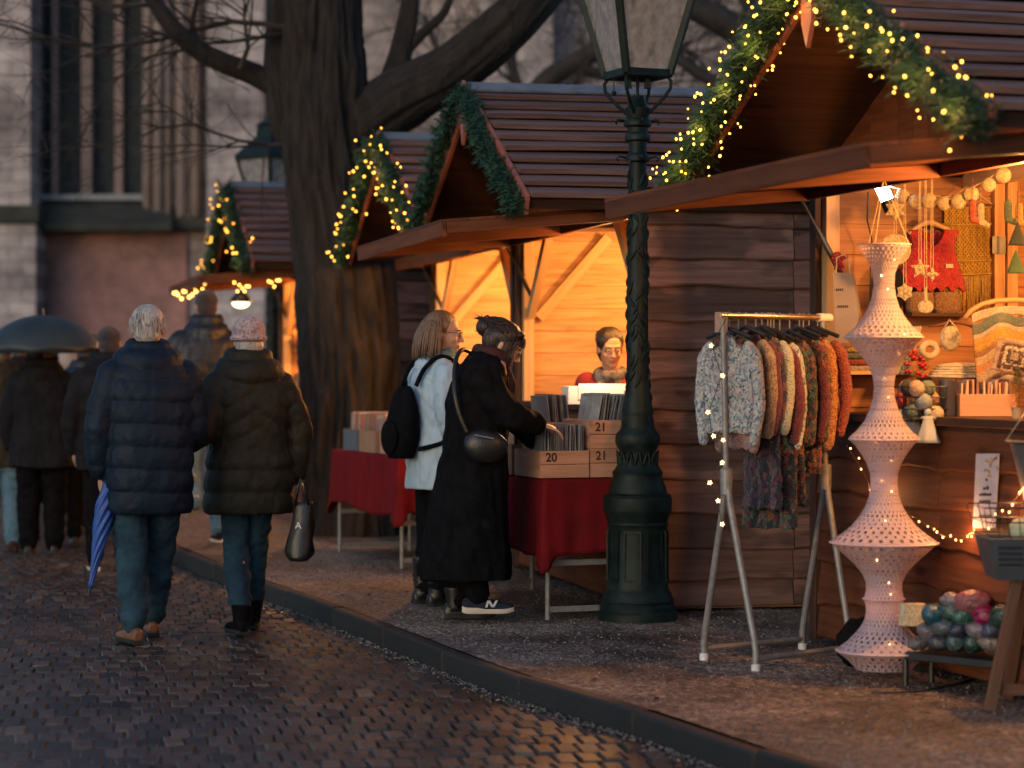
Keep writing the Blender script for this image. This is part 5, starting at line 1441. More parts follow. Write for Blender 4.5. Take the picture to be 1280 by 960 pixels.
def strands(mb, Mh, R, n, start, flow, L, r=.0055, spread=.02):
    for i in range(n):
        p, d = start(R)
        pts = [Mh @ p]
        q = p.copy(); dd = d.copy()
        for j in range(7):
            dd = (dd + flow(q, j) * .45 + V(R.gauss(0, spread), R.gauss(0, spread), R.gauss(0, spread))).normalized()
            q = q + dd * L / 7 * R.uniform(.9, 1.1); pts.append(Mh @ q)
        mb.tube(pts, [r, r * 1.1, r * 1.1, r, r, r * .8, r * .6, r * .25], 5)
R = random.Random(5)
mb = MB()
mb.ball(Mh @ V(0, -.026, .044), (.087, .098, .088), 20, 14); mb.ball(Mh @ V(0, -.066, -.02), (.080, .060, .105), 18, 12)
mb.ball(Mh @ V(-.066, -.030, -.04), (.024, .044, .09), 12, 8); mb.ball(Mh @ V(.066, -.030, -.04), (.024, .044, .09), 12, 8)
cap = fused(mb, .006, 2); hj = put('hair', cap, M_hair_brown, pJ)
mb = MB()
def st(R_):
    a = R_.uniform(-1.75, 1.75); e = R_.uniform(.15, .8)
    d = V(sin(a) * cos(e), -cos(a) * cos(e), sin(e)); 
    return V(d.x * .087, d.y * .098 - .026, d.z * .088 + .044), V(d.x * .4, d.y * .4, -.3)
strands(mb, Mh, R, 130, st, lambda q, j: V(q.x * 2.2 * (1 if q.z > 0 else -.8), (q.y + .02) * 2.0 * (1 if q.z > 0 else -.6), -1.0), .24)
mb.build('hair_strands', M_hair_brown, hj, smooth=True)
def glasses(P, Mh, m=M_specs, r=.021):
    mb = MB()
    for s in (-1, 1):
        mb.tube([Mh @ V(s * .031 + r * 1.15 * cos(a), .101 - .004 * abs(cos(a)), .000 + r * .85 * sin(a)) for a in [2 * pi * i / 18 for i in range(18)]], .0018, 6, closed=True)
        mb.tube([Mh @ V(s * .054, .098, .006), Mh @ V(s * .078, .05, .008), Mh @ V(s * .080, -.015, .004)], .0018, 6)
    mb.tube([Mh @ V(-.009, .102, .004), Mh @ V(0, .105, .006), Mh @ V(.009, .102, .004)], .0016, 6)
    mb.build('glasses', m, P, smooth=True)
glasses(pJ, Mh)
# backpack (world frame worked from her back)
MJ = Matrix.Translation(locJ) @ Rz(rJ) @ Matrix.Scale(.945, 4)
bp_ = thing('backpack', 'black fabric backpack on the back of the person in the pale jacket', 'backpack', MJ @ V(0, -.24, .88), 0)
mb = MB(); rings = []
for t in range(21):
    f = t / 20; z = lerp(.875, 1.30, f); a = .135 * (sin(pi * min(1, max(.0, (f * .86 + .10)))) ** .45); b = (.10 - .035 * f) * (sin(pi * min(1, f * .84 + .12)) ** .4)
    rings.append([MJ @ V(a * (abs(cos(q)) ** .8) * (1 if cos(q) > 0 else -1), -.225 + .025 * f + b * sin(q) * (1 + .04 * mnoise.noise(V(cos(q) * 3, f * 6, 1))), z) for q in [2 * pi * i / 28 for i in range(28)]])
mb.loft(rings); mb.build('bag_body', M_blackC, bp_, smooth=True, world=True)
mb = MB(); mb.ball(MJ @ V(0, -.30, 1.0), (.095, .030, .10), 24, 14, rot=Matrix.Rotation(rJ, 3, 'Z')); mb.build('pocket', M_blackC, bp_, smooth=True, world=True)
for s in (-1, 1):
    mb = MB(); pts = [V(s * .09, -.17, 1.30), V(s * .105, -.12, 1.405), V(s * .115, -.02, 1.475), V(s * .125, .09, 1.42), V(s * .14, .150, 1.25), V(s * .19, .10, 1.05), V(s * .20, -.05, .97), V(s * .12, -.17, .93)]
    mb.tube(spl([MJ @ p for p in pts]), .013, 8); mb.build('strap', M_blackC, bp_, smooth=True, world=True)
mb = MB(); mb.tube([MJ @ V(-.03, -.20, 1.29), MJ @ V(-.02, -.20, 1.335), MJ @ V(.02, -.20, 1.335), MJ @ V(.03, -.20, 1.29)], .007, 8); mb.build('handle', M_blackC, bp_, smooth=True, world=True)

R = random.Random(15); mb = MB()
def sth(r):
    a = r.uniform(-3.1, 3.1); e = r.uniform(-.5, 1.3); return V(sin(a) * cos(e) * .083, -cos(a) * cos(e) * .10 - .018, sin(e) * .088 + .034), V(sin(a) * .5, -cos(a) * .5, .25)
strands(mb, HM, R, 320, sth, lambda q, j: V(-q.x * 1.5, -q.y * 1.5, -1.2), .040, .0024, .05)
mb.build('hair_strands', M_hair_grey, hm, smooth=True)

# woman in the long black coat, stooping over the crate
locK = V(-.215, 12.62, ZP)
rK = radians(-84)
armsK = [((-.16, .06, 1.30), (-.20, .24, 1.10), (-.12, .40, .94)), ((.16, .05, 1.29), (.205, .20, 1.10), (.135, .36, 1.065))]
pK, Mh, S, k = person('person in long black coat and maroon scarf stooping to flip through the record crate', locK, rK, 1.70, face=True, voxel=.005, arms=armsK, head=(.0, .175, 1.49), hrot=(.0, -.52), neck=(0, .085, 1.375), lean=.12,
    hands=[(V(.1, .5, -.8), V(.9, .1, 0)), (V(-.05, .95, -.30), V(-.1, -.1, -1))], trousers=M_blackC, hcurl=.5,
    legs=[((-.09, 0, .92), (-.10, .03, .49), (-.11, -.06, .075)), ((.09, 0, .92), (.10, .03, .49), (.10, .02, .125))],
    shoes=[dict(u=M_leatherB, s=M_sole, boot=.12), dict(u=M_suede, s=M_solew, logo=1, L=.285)])
mb = MB()
def folds(x, y, z, t):
    f = smooth((1.0 - z) / .7); return 1 + f * (.035 * cos(7 * t + 1.3 * sin(3 * t)) + .02 * cos(13 * t + 2))
torso_mb(mb, [(.225, 0, -.04, .285, .245), (.27, 0, -.04, .285, .248), (.60, 0, -.01, .25, .205), (.90, 0, .02, .215, .172), (1.02, 0, .03, .205, .165), (1.15, 0, .035, .21, .165), (1.27, 0, .05, .215, .15), (1.34, 0, .065, .19, .125), (1.39, 0, .08, .13, .095), (1.43, 0, .09, .085, .08)], .012, folds, n=64, wr=.035, seed=31)
sleeve_mb(mb, [S((-.16, .05, 1.29)), S((-.205, .24, 1.10)), S((-.135, .37, .98))], [.088, .075, .062], 0, 0, .10, 32)
sleeve_mb(mb, [S((.16, .04, 1.285)), S((.215, .20, 1.11)), S((.145, .335, 1.07))], [.090, .078, .062], 0, 0, .10, 33)
put('coat', crumple(fused(mb, .007, 1), .012, 11, 8, (1, 1, .5)), M_blackC, pK)
mb = MB()
mb.tube([S((.092 * cos(a), .095 + .080 * sin(a), 1.395 + .0 * sin(a))) for a in [2 * pi * i / 20 for i in range(20)]], .046, 12, closed=True)
mb.tube([S((.080 * cos(a), .115 + .075 * sin(a), 1.445 - .02 * sin(a))) for a in [2 * pi * i / 20 for i in range(20)]], .036, 12, closed=True)
mb.limb([S((.04, .16, 1.38)), S((.05, .20, 1.28)), S((.04, .19, 1.15))], [.04, .04, .03])
put('scarf', fused(mb, .007, 2), M_maroon, pK)
mb = MB()
mb.ball(Mh @ V(0, -.026, .042), (.088, .100, .088), 20, 14); mb.ball(Mh @ V(0, -.07, -.01), (.072, .050, .085), 16, 10)
mb.ball(Mh @ V(0, -.135, .035), (.050, .048, .050), 14, 10); mb.ball(Mh @ V(.066, .005, -.01), (.022, .04, .06), 10, 8); mb.ball(Mh @ V(-.066, .005, -.01), (.022, .04, .06), 10, 8)
mb.ball(Mh @ V(0, .040, .086), (.056, .042, .026), 14, 10)
hk_ = put('hair', fused(mb, .006, 2), M_hair_dark, pK)
mb = MB(); R = random.Random(8)
strands(mb, Mh, R, 70, lambda r: (V(r.uniform(-.055, .055), .07, .082), V(r.gauss(0,.5), .7, .1)), lambda q, j: V(q.x * 6, -.35, -.9), .070, .0020, .20)
strands(mb, Mh, R, 50, lambda r: (V(r.gauss(0, .02), -.14 + r.gauss(0, .014), .04 + r.gauss(0, .02)), V(r.gauss(0, 1), r.gauss(-.5, 1), r.gauss(0, 1))), lambda q, j: V(-q.x * 20, -(q.y + .14) * 20, -(q.z - .04) * 20), .06, .0045, .25)
strands(mb, Mh, R, 110, lambda r: ((lambda a, e: (V(sin(a) * cos(e) * .088, -cos(a) * cos(e) * .100 - .026, sin(e) * .088 + .042), V(sin(a) * .2, -.6, .15)))(r.uniform(-2.4, 2.4), r.uniform(.0, 1.4))), lambda q, j: V(-q.x * 3, -(q.y + .13) * 5, -(q.z - .03) * 5), .10, .0028, .06)
strands(mb, Mh, R, 60, lambda r: (V(r.choice((-1, 1)) * (.074 + r.gauss(0, .004)), r.uniform(-.03, .055), r.uniform(.0, .07)), V(.1, .1, -1)), lambda q, j: V(q.x * 1.5, .15, -.9), .12, .0024, .10)
mb.build('hair_strands', M_hair_dark, hk_, smooth=True)
glasses(pK, Mh)
# crossbody bag
MK = Matrix.Translation(locK) @ Rz(rK)
cb_ = thing('crossbody_bag', 'black crossbody bag with long strap at the hip of the black coated person', 'bag', MK @ V(.25, .03, .80), 0)
mb = MB(); mb.ball(MK @ V(.245, .055, .93), (.115, .055, .095), 24, 14, rot=Matrix.Rotation(rK + pi / 2, 3, 'Z') @ Matrix.Rotation(.18, 3, 'Y'), fn=lambda d: 1 + .05 * mnoise.noise(d * 2.2) - (.18 * max(0, d.z) ** 3)); mb.build('bag_body', M_leatherB, cb_, smooth=True, world=True)
mb = MB(); mb.tube([MK @ V(.302, -.01 + .0, .985), MK @ V(.305, .09, .965)], .004, 6); mb.build('zip', M_steel, cb_, world=True)
mb = MB(); mb.tube(spl([MK @ V(*p) for p in [(.24, -.04, .99), (.235, -.085, 1.10), (.21, -.105, 1.22), (.10, -.09, 1.36), (.0, -.045, 1.425), (-.11, .03, 1.395)]]), .012, 8); mb.build('strap', M_leatherB, cb_, smooth=True, world=True)

# vendor inside the record hut
locV = V(.612, 14.75, ZP + .05)
pV, Mh, S, k = person('person with glasses in red top and pale scarf seated behind the record counter', locV, radians(168), 1.50, face=True, voxel=.005, skin=M_skin2, head=(0, .05, 1.635), hrot=(.38, -.22), trousers=M_darkC, shoes=dict(u=M_leatherB, s=M_sole))
mb = MB()
torso_mb(mb, [tuple(v * k for v in r) for r in [(.85, 0, 0, .20, .15), (1.10, 0, 0, .19, .14), (1.28, 0, 0, .205, .14), (1.38, 0, 0, .20, .12), (1.44, 0, 0, .13, .10), (1.48, 0, 0, .08, .08)]], .015, None, wr=.04, seed=41)
for s in (-1, 1): sleeve_mb(mb, [S((s * .18, -.01, 1.38)), S((s * .24, 0, 1.12)), S((s * .21, .14, .95))], [.075, .065, .05], 0, 0, .06, 42)
put('top', fused(mb, .008, 1), M_redtop, pV)
mb = MB(); mb.tube([S((.09 * cos(a), .03 + .085 * sin(a), 1.455 - .02 * sin(a))) for a in [2 * pi * i / 20 for i in range(20)]], .036, 12, closed=True)
for sx in (-1, 1): mb.limb([S((sx * .07, .09, 1.42)), S((sx * .05, .145, 1.32)), S((sx * .03, .16, 1.15))], [.022, .026, .028]); put('scarf', fused(mb, .008, 2), M_paleS, pV)
mb = MB(); mb.ball(Mh @ V(0, -.03, .046), (.088, .096, .088), 20, 14); mb.ball(Mh @ V(0, -.075, -.02), (.075, .045, .09), 14, 10)
mb.ball(Mh @ V(.02, -.12, -.03), (.04, .04, .09), 12, 8)
hv = put('hair', fused(mb, .006, 2), M_hair_dark, pV); glasses(pV, Mh)
mb = MB(); strands(mb, Mh, random.Random(4), 120, lambda r: ((lambda a, e: (V(sin(a) * cos(e) * .088, -cos(a) * cos(e) * .096 - .03, sin(e) * .088 + .046), V(sin(a) * .3, -.8, .1)))(r.uniform(-2.2, 2.2), r.uniform(.0, 1.3))), lambda q, j: V(-q.x * 4, -(q.y + .12) * 5, -(q.z + .02) * 3), .11, .003, .04)
mb.build('hair_strands', M_hair_dark, hv, smooth=True)
# ------------------------------------------------------------------ record tables
uT, vT = uvw(radians(20))
M_red = mat('deep red tablecloth', (0.17, 0.004, 0.007), (0.10, 0.003, 0.005), scale=5, rough=.85, bump=.2, bscale=180, rnd=0, spec=.2)
M_crate = wood('planed crate wood', (0.36, 0.17, 0.10), (0.55, 0.29, 0.18), rough=.6, rnd=.12)
M_carton = mat('brown carton', (0.30, 0.17, 0.10), (0.24, 0.13, 0.08), scale=7, rough=.8, rnd=.1)
M_print = mat('black stencil paint', (0.012, 0.011, 0.011), scale=10, rough=.6, rnd=0)
M_sleeve = mat('grey record sleeve', (0.26, 0.25, 0.25), (0.15, 0.145, 0.145), scale=18, rough=.35, rnd=.45)
M_sleeve2 = mat('pale record sleeve', (0.46, 0.36, 0.32), (0.26, 0.20, 0.18), scale=9, rough=.3, rnd=.5)
M_slateb = mat('blue grey carton', (0.10, 0.12, 0.14), (0.08, 0.09, 0.11), scale=6, rough=.7, rnd=0)
M_wp = mat('white board', (0.80, 0.78, 0.72), (0.74, 0.71, 0.66), scale=5, rough=.6, rnd=0)

def trestle(label, o, L, W=.60, H=.738):
    T_ = thing('trestle_table', label, 'table', o, radians(20), 'red covered trestle tables')
    mb = MB(); mb.obox((0, 0, H - .025), (W, 0, 0), (0, L, 0), (0, 0, .025)); mb.build('tabletop', M_pine, T_)
    for y in (.05, L - .05):
        for x in (.035, W - .035):
            mb = MB(); mb.tube([V(x, y, 0), V(x, y, H - .026)], .0135, 8); mb.build('leg', M_steel, T_, smooth=True, autosmooth=40)
        for z in (.055, .30):
            mb = MB(); mb.beam(V(.035, y + .002, z), V(W - .035, y + .002, z), .022, .03); mb.build('stretcher', M_steel, T_)
    return T_
def drape(label, o, L, W=.60, H=.738, zb=.35, zc=.25, seed=0):
    M_ = Matrix.Translation(Vector(o)) @ Rz(radians(20))
    per = []; n = 0
    def corner(cx_, cy_, a0): return [V(cx_ + .02 * cos(a0 + a * pi / 12), cy_ + .02 * sin(a0 + a * pi / 12), 0) for a in range(7)]
    pts = corner(W - .01, .01, -pi / 2) + corner(W - .01, L - .01, 0) + corner(.01, L - .01, pi / 2) + corner(.01, .01, pi)
    # resample
    full = []
    for a, b in zip(pts, pts[1:] + pts[:1]):
        k = max(1, int((b - a).length / .018))
        full += [lerp(a, b, i / k) for i in range(k)]
    c0 = V(W / 2, L / 2, 0); cs = [V(0, 0, 0), V(W, 0, 0), V(W, L, 0), V(0, L, 0)]
    rings = []; rows = 16
    acc = 0
    lens = []
    for i, p in enumerate(full): lens.append(acc); acc += (full[(i + 1) % len(full)] - p).length
    for r in range(rows + 1):
        f = r / rows; ring = []
        for i, p in enumerate(full):
            dc = min((p - c).length for c in cs); cf = max(0, 1 - dc / .06)
            out = (p - c0); out = V(out.x / W, out.y / L, 0)
            if abs(out.x) > .5 * .985 and abs(out.y) > .5 * .985: od = V(math.copysign(1, out.x), math.copysign(1, out.y), 0).normalized()
            elif abs(out.x) * 1.0 >= abs(out.y): od = V(math.copysign(1, out.x), 0, 0)
            else: od = V(0, math.copysign(1, out.y), 0)
            s_ = lens[i]
            wv = .009 * sin(s_ * 19 + 2.0 * sin(s_ * 5 + seed)) + .005 * sin(s_ * 43 + seed) + .010 * mnoise.noise(V(s_ * 9, f * 2, seed))
            zlow = lerp(zb, zc, cf ** 1.3) + .02 * sin(s_ * 4 + seed)
            z = H + .006 - f * (H - zlow) if r else H + .006
            q = p + od * (f ** .8 * (wv + .018 + .03 * cf * f)); q.z = z
            ring.append(M_ @ q)
        rings.append(ring)
    mb = MB(seed); mb.loft(rings, cap=False)
    mid = [[M_ @ V(lerp(W / 2, (Matrix.Identity(4) @ p).x, t), lerp(L / 2, p.y, t), H + .006 + .0015 * mnoise.noise(V(p.x * 9, p.y * 9, t * 5))) for p in full] for t in (.02, .5, .9)]
    mid.append(rings[0]); mb.loft(mid, cap=False); 
    ob = mb.build('tablecloth', M_red, smooth=True, autosmooth=60)
    s_ = ob.modifiers.new('thick', 'SOLIDIFY'); s_.thickness = .003; s_.offset = 1
    return tag(ob, label, 'tablecloth', 'red tablecloths')
oT1, oT2 = V(.172, 12.60, ZP), V(-.748, 15.88, ZP)
trestle('steel legged trestle table under the record crates beside the lamp post', oT1, 1.75); trestle('steel legged trestle table in front of the tree trunk', oT2, 1.60)
drape('deep red cloth on the near record table beside the lamp post', oT1, 1.75, seed=1); drape('red cloth on the farther table before the tree trunk', oT2, 1.60, seed=4)
MT1 = Matrix.Translation(oT1) @ Rz(radians(20)); MT2 = Matrix.Translation(oT2) @ Rz(radians(20))
HT = .738 + .012
def crate(label, MT, x, y, z, w_, d_, h_, num=None, m=None, group='numbered record crates', slats=2, rot=0.0):
    o = MT @ V(x, y, z)
    C_ = thing('crate' if m is None else 'carton', label, 'crate' if m is None else 'carton', o, radians(20) + rot, group)
    m = m or M_crate; t = .012
    mb = MB(hash(label) % 999)
    if slats == 2: 
        mb.obox((0, 0, 0), (w_, 0, 0), (0, t, 0), (0, 0, h_ * .49)); mb.obox((0, 0, h_ * .51), (w_, 0, 0), (0, t, 0), (0, 0, h_ * .49))
    else: mb.obox((0, 0, 0), (w_, 0, 0), (0, t, 0), (0, 0, h_))
    mb.build('front_board', m, C_, bevel=.0015)
    for xx in (0, w_ - t):
        mb = MB(5); mb.obox((xx, t + .001, 0), (t, 0, 0), (0, d_ - 2 * t - .002, 0), (0, 0, h_)); mb.build('side_board', m, C_, bevel=.0015)
    mb = MB(6); mb.obox((0, d_ - t, 0), (w_, 0, 0), (0, t, 0), (0, 0, h_)); mb.build('back_board', m, C_, bevel=.0015)
    mb = MB(7); mb.obox((t + .001, t + .001, .002), (w_ - 2 * t - .002, 0, 0), (0, d_ - 2 * t - .002, 0), (0, 0, .008)); mb.build('base', m, C_)
    if num:
        mb = MB(); text_into(mb, num, V(w_ * .22, 0, h_ * .75), (1, 0, 0), (0, 0, 1), .046, .0012, .026); mb.build('number', M_print, C_)
    return C_
sl_me = {}
SLV = [M_sleeve2, M_sleeve2, M_sleeve, M_carton, mat('rose sleeve', (.42, .20, .16), (.3, .13, .1), scale=9, rough=.3, rnd=.3), mat('white sleeve', (.6, .55, .5), (.4, .35, .33), scale=9, rough=.3, rnd=.2)]
def sleeves(MT, x0, x1, y, z, n, hgt, dep, m, label, group, lean=0.0, seed=0, along='x', var=False):
    R = random.Random(seed)
    for i in range(n):
        m = R.choice(SLV) if var else m; key = (m.name, hgt, dep, i % 6)
        if key not in sl_me:
            q = MB(i); q.obox((0, 0, 0), (.004, 0, 0), (0, dep, 0), (0, 0, hgt), R.random()); q.obox((-.0006, .004, hgt - .012), (.0052, 0, 0), (0, dep - .008, 0), (0, 0, .014), R.random()); me = q.mesh('sleeve'); me.materials.append(m); sl_me[key] = me
        ob = bpy.data.objects.new('record_sleeve', sl_me[key]); COL.objects.link(ob)
        xx = lerp(x0, x1, (i + .5) / n)
        loc = V(xx, y + R.uniform(-.01, .01), z + R.uniform(0, .012)) if along == 'x' else V(y + dep + R.uniform(-.01, .01), xx, z + R.uniform(0, .012))
        rz = radians(20) + R.uniform(-.03, .03) + (0 if along == 'x' else pi / 2)
        ob.matrix_world = Matrix.Translation(MT @ loc) @ Rz(rz) @ Ry(lean + R.uniform(-.05, .05))
        tag(ob, label, 'record sleeve', group)
crate('wooden crate numbered 20 at the near corner of the red record table', MT1, -.022, .004, HT, .275, .40, .142, '20')
crate('wooden crate numbered 21 directly on the red cloth, under the other crate', MT1, .262, .006, HT, .275, .40, .150, '21')
crate('wooden crate numbered 21 on top of another crate, touching the lamp post', MT1, .258, .004, HT + .152, .275, .40, .150, '21')
sleeves(MT1, -.005, .235, .03, HT + .012, 24, .255, .30, M_sleeve, 'thin grey record sleeve standing in the crate numbered 20', 'record sleeves in the crate numbered 20', seed=1)
sleeves(MT1, .285, .50, .05, HT + .164, 17, .27, .28, M_sleeve, 'record sleeve leaning in the upper crate numbered 21', 'record sleeves in the upper crate numbered 21', lean=.16, seed=2)
crate('plain brown carton on the record table behind crate 20', MT1, -.02, .45, HT, .20, .38, .165, None, M_carton, None, 1)
sleeves(MT1, .0, .165, .48, HT + .012, 9, .24, .28, M_sleeve2, 'pale record sleeve standing in the plain brown carton', 'record sleeves in the brown carton', seed=3)
crate('unnumbered wooden crate resting on the red cloth behind the crates numbered 21', MT1, .19, .45, HT, .27, .38, .16, None, None, None)
crate('unnumbered wooden crate stacked on another behind the numbered crates', MT1, .19, .452, HT + .162, .27, .38, .12, None, None, None)
sleeves(MT1, .205, .34, .47, HT + .174, 11, .25, .26, M_sleeve, 'record sleeve in the stacked crate before the white lit box', 'record sleeves in the stacked unnumbered crate', lean=-.10, seed=4)
crate('brown carton at the far end of the record table', MT1, -.01, .95, HT, .30, .40, .17, None, M_carton, None, 1)
# white box glowing in lamp light on the hut counter
wb = thing('display_box', 'white display box lit brightly on the record hut counter', 'display box', PB(-.18, .92, ZCO + .002), YB)
mb = MB(); mb.obox((0, 0, 0), (.46, 0, 0), (0, .16, 0), (0, 0, .105)); mb.build('box', M_wp, wb, bevel=.003)
mb = MB(); mb.obox((.06, -.006, .03), (.34, 0, 0), (0, .005, 0), (0, 0, .09)); mb.build('card', M_wp, wb)
mb = MB(); mb.obox((.33, -.012, .03), (.09, 0, 0), (0, .005, 0), (0, 0, .05)); mb.build('photo_card', M_carton, wb)
lamp('counter_lamp', PB(-.02, .78, 1.42), 6.5, (1.0, .70, .40), .03)
# goods on the farther table
crate('slate blue carton at the far end of the second table', MT2, .0, .98, HT, .34, .36, .15, None, M_slateb, None, 1)
sleeves(MT2, 1.0, 1.30, .03, HT + .012, 8, .25, .28, M_sleeve2, 'clear pale record sleeve standing in the slate blue carton', 'record sleeves in the slate blue carton', lean=-.12, seed=6, along='y', var=True)
crate('greyish brown carton in the middle of the second table', MT2, .0, .54, HT, .34, .40, .15, None, M_carton, None, 1)
sleeves(MT2, .57, .90, .03, HT + .012, 9, .25, .28, M_sleeve2, 'pinkish record sleeve standing in the middle carton of the second table', 'record sleeves in the middle carton', lean=-.10, seed=7, along='y', var=True)
crate('pale wooden crate at the near end of the second table', MT2, .02, .12, HT, .34, .38, .14)
sleeves(MT2, .15, .46, .05, HT + .012, 12, .25, .28, M_sleeve2, 'tall pale record sleeve leaning in the near crate of the second table', 'record sleeves in the near crate of the second table', lean=.14, seed=8, along='y', var=True)
ca = thing('sign_card', 'white card with dark lettering leaning on the second table beside the backpack', 'card', MT2 @ V(.03, .03, HT), radians(20))
mb = MB(); mb.obox((0, 0, 0), (.15, 0, 0), (0, .004, 0), (0, .03, .13)); mb.build('card', M_wp, ca)
mb = MB()
for r_ in range(2):
    for c_ in range(5): mb.obox((.02 + c_ * .022, -.0015 + .03 * (.030 + .03 * r_) / .13, .030 + .03 * r_), (.015, 0, 0), (0, .001, 0), (0, .004, .018))
mb.build('lettering', M_print, ca)

# ---- the farthest hut: hanging bulbs and shelf goods
E_bulb3 = emit('string bulb', (1.0, .46, .08), 6.0)
def cluster(label, pts, Yd, r):
    g_ = thing('string_light', label, 'string light', px(pts[0][0], pts[0][1], Yd), 0, 'bulb strings under the far hatch')
    P_ = [px(x, y, Yd) for x, y in pts]; mb = MB(); mb.tube([p + V(0, 0, .012) for p in P_], .004, 5); mb.build('cable', M_wire, g_, world=True)
    me = bulb_me(r, E_bulb3)
    for p in P_:
        ob = bpy.data.objects.new('bulb', me); COL.objects.link(ob); ob.parent = g_; ob.location = p - g_.location
R = random.Random(4)
cluster('long string of gold bulbs along the left edge of the far hatch', [(218 + i * 2.7 + R.uniform(-1, 1), 372 - i * .95 + R.uniform(-7, 7)) for i in range(15)], 21.6, .012)
cluster('small bunch of gold bulbs above the round pendant lamp', [(293 + i * 3 + R.uniform(-1, 1), 358 + R.uniform(-6, 8)) for i in range(7)], 20.3, .009)
cluster('small bunch of gold bulbs beside the far hut post', [(336 + i * 3.4, 355 + R.uniform(-5, 5)) for i in range(5)], 20.3, .009)
pl = thing('pendant_lamp', 'round pendant lamp with dark shade hanging under the far hatch', 'pendant lamp', px(301, 378, 20.4))
mb = MB(); c = px(301, 378, 20.4); mb.lathe([(.010, .10), (.03, .09), (.085, .03), (.09, .0), (.084, .0), (.03, .08)], c, 20); mb.build('shade', M_black, pl, smooth=True, world=True, autosmooth=40)
mb = MB(); mb.ball(c + V(0, 0, -.004), (.074, .074, .045), 16, 10); mb.build('bulb', emit('pendant bulb', (1, .66, .30), 4), pl, smooth=True, world=True)
mb = MB(); mb.tube([c + V(0, 0, .1), c + V(0, 0, .32)], .004, 6); mb.build('cord', M_black, pl, world=True)
items = [('vase', 'dark red vase on the top shelf of the far hut', (.16, 1.882), .16, (.18, .03, .02)), ('vase', 'brown vase on the upper shelf of the far hut', (.30, 1.522), .20, (.12, .05, .03)),
         ('bowl', 'dark bowl on the middle shelf of the far hut', (.18, 1.182), .10, (.06, .03, .02)), ('vase', 'pale vase on the middle shelf of the far hut', (.40, 1.182), .18, (.5, .35, .22)), ('bowl', 'rust bowl on the upper shelf of the far hut', (.14, 1.522), .10, (.25, .08, .03))]
for i, (nm, lb, (x, z), h_, col) in enumerate(items):
    mb = MB(); c = PD(x, HW - .17, z)
    prof = [(.03, 0), (.055, .25 * h_), (.06, .5 * h_), (.03, .8 * h_), (.035, h_)] if nm == 'vase' else [(.04, 0), (.08, .5 * h_), (.095, h_), (.088, h_), (.05, .2 * h_)]
    mb.lathe(prof, c, 18); tag(mb.build(nm, mat('glaze %d' % i, col, rough=.35, rnd=0), smooth=True), lb, nm)
bx = MB(); bx.obox(PD(.05, HW - .9, ZCO + .002), vC * .3, uC * .2, V(0, 0, .18)); tag(bx.build('gift_box', M_carton, bevel=.004), 'brown gift box on the counter of the far hut', 'box')
# ------------------------------------------------------------------ craft hut goods
def hit(x, y, p0, n):
    d = V((x - 640) / F, 1, -(y - YH) / F); c = V(0, 0, HC)
    return c + d * (n.dot(p0 - c) / n.dot(d))
WALLP = PC(0, HW - .036, 0)
def onwall(x, y, off=.03): return hit(x, y, WALLP - uC * off, uC)
def onfront(x, y, off=.04): return hit(x, y, PC(0, 0, 0) - vC * off, vC)
UP = V(0, 0, 1)
yarn = lambda n_, c, **k: knit(n_, [c, tuple(.8 * v for v in c), tuple(min(1, 1.15 * v) for v in c)], **k)
K_red = yarn('red yarn', (.42, .03, .04), scale=60, speck=40)
K_mus = yarn('mustard cord', (.60, .36, .04), scale=160, speck=60)
K_cream = yarn('cream yarn', (.66, .55, .36), scale=110, speck=60)
K_brown = yarn('brown yarn', (.30, .16, .07), scale=90, speck=50)
M_cord = mat('cream cord', (.62, .50, .34), scale=60, rough=.9, rnd=0)
M_led = emit('white work lamp', (.92, .95, 1.0), 22)

# ---- clothes rack
rack = thing('clothes_rack', 'grey steel clothes rack on splayed legs holding small knitted clothes', 'clothes rack', V(1.2, 10.9, ZP))
A1, A2 = V(1.064, 10.47, ZP), V(.870, 10.876, ZP); B1, B2 = V(1.539, 10.94, ZP), V(1.365, 11.28, ZP)
JL, JR = V(.952, 10.66, .925), V(1.452, 11.11, .925)
TL, TR = V(.937, 10.66, 1.660), V(1.437, 11.11, 1.660)
def part(name, m, fn, parent=rack, **kw):
    q = MB(3); fn(q); kw.setdefault('smooth', True); kw.setdefault('autosmooth', 40); return q.build(name, m, parent, world=True, **kw)
for (j, a, b, t_) in ((JL, A1, A2, TL), (JR, B1, B2, TR)):
    for f_ in (a, b):
        part('leg', M_steel, lambda q: q.tube([j + V(0, 0, .04), j + (f_ - j) * .12, lerp(j, f_ + V(0, 0, .10), .94), f_ + V(0, 0, .085), f_ + V(0, 0, .02)], .0155, 10))
        part('foot_cap', M_whitep, lambda q: q.lathe([(.02, 0), (.021, .03), (.016, .035)], f_, 12))
    part('post', M_steel, lambda q: q.tube([j + V(0, 0, -.02), t_], .0135, 10))
    part('joint', M_steel, lambda q: q.lathe([(.026, -.06), (.028, .0), (.028, .05), (.018, .06)], j, 14))
part('foot_bar', M_steel, lambda q: q.tube([A1 + V(0, 0, .055), B1 + V(0, 0, .055)], .013, 8)); part('foot_bar', M_steel, lambda q: q.tube([A2 + V(0, 0, .055), B2 + V(0, 0, .055)], .013, 8))
rr_ = (TR - TL).normalized(); M_warm_metal = mat('warm polished rail', (.62, .50, .36), (.5, .4, .3), scale=10, rough=.25, metal=.85, rnd=0)  # steel rail, its warm reflection put into the base colour
part('rail', M_warm_metal, lambda q: q.tube([TL - rr_ * .02, TR + rr_ * .05], .0145, 12)); part('rail_collar', M_wp, lambda q: q.tube([TR - rr_ * .03, TR + rr_ * .055], .020, 12))
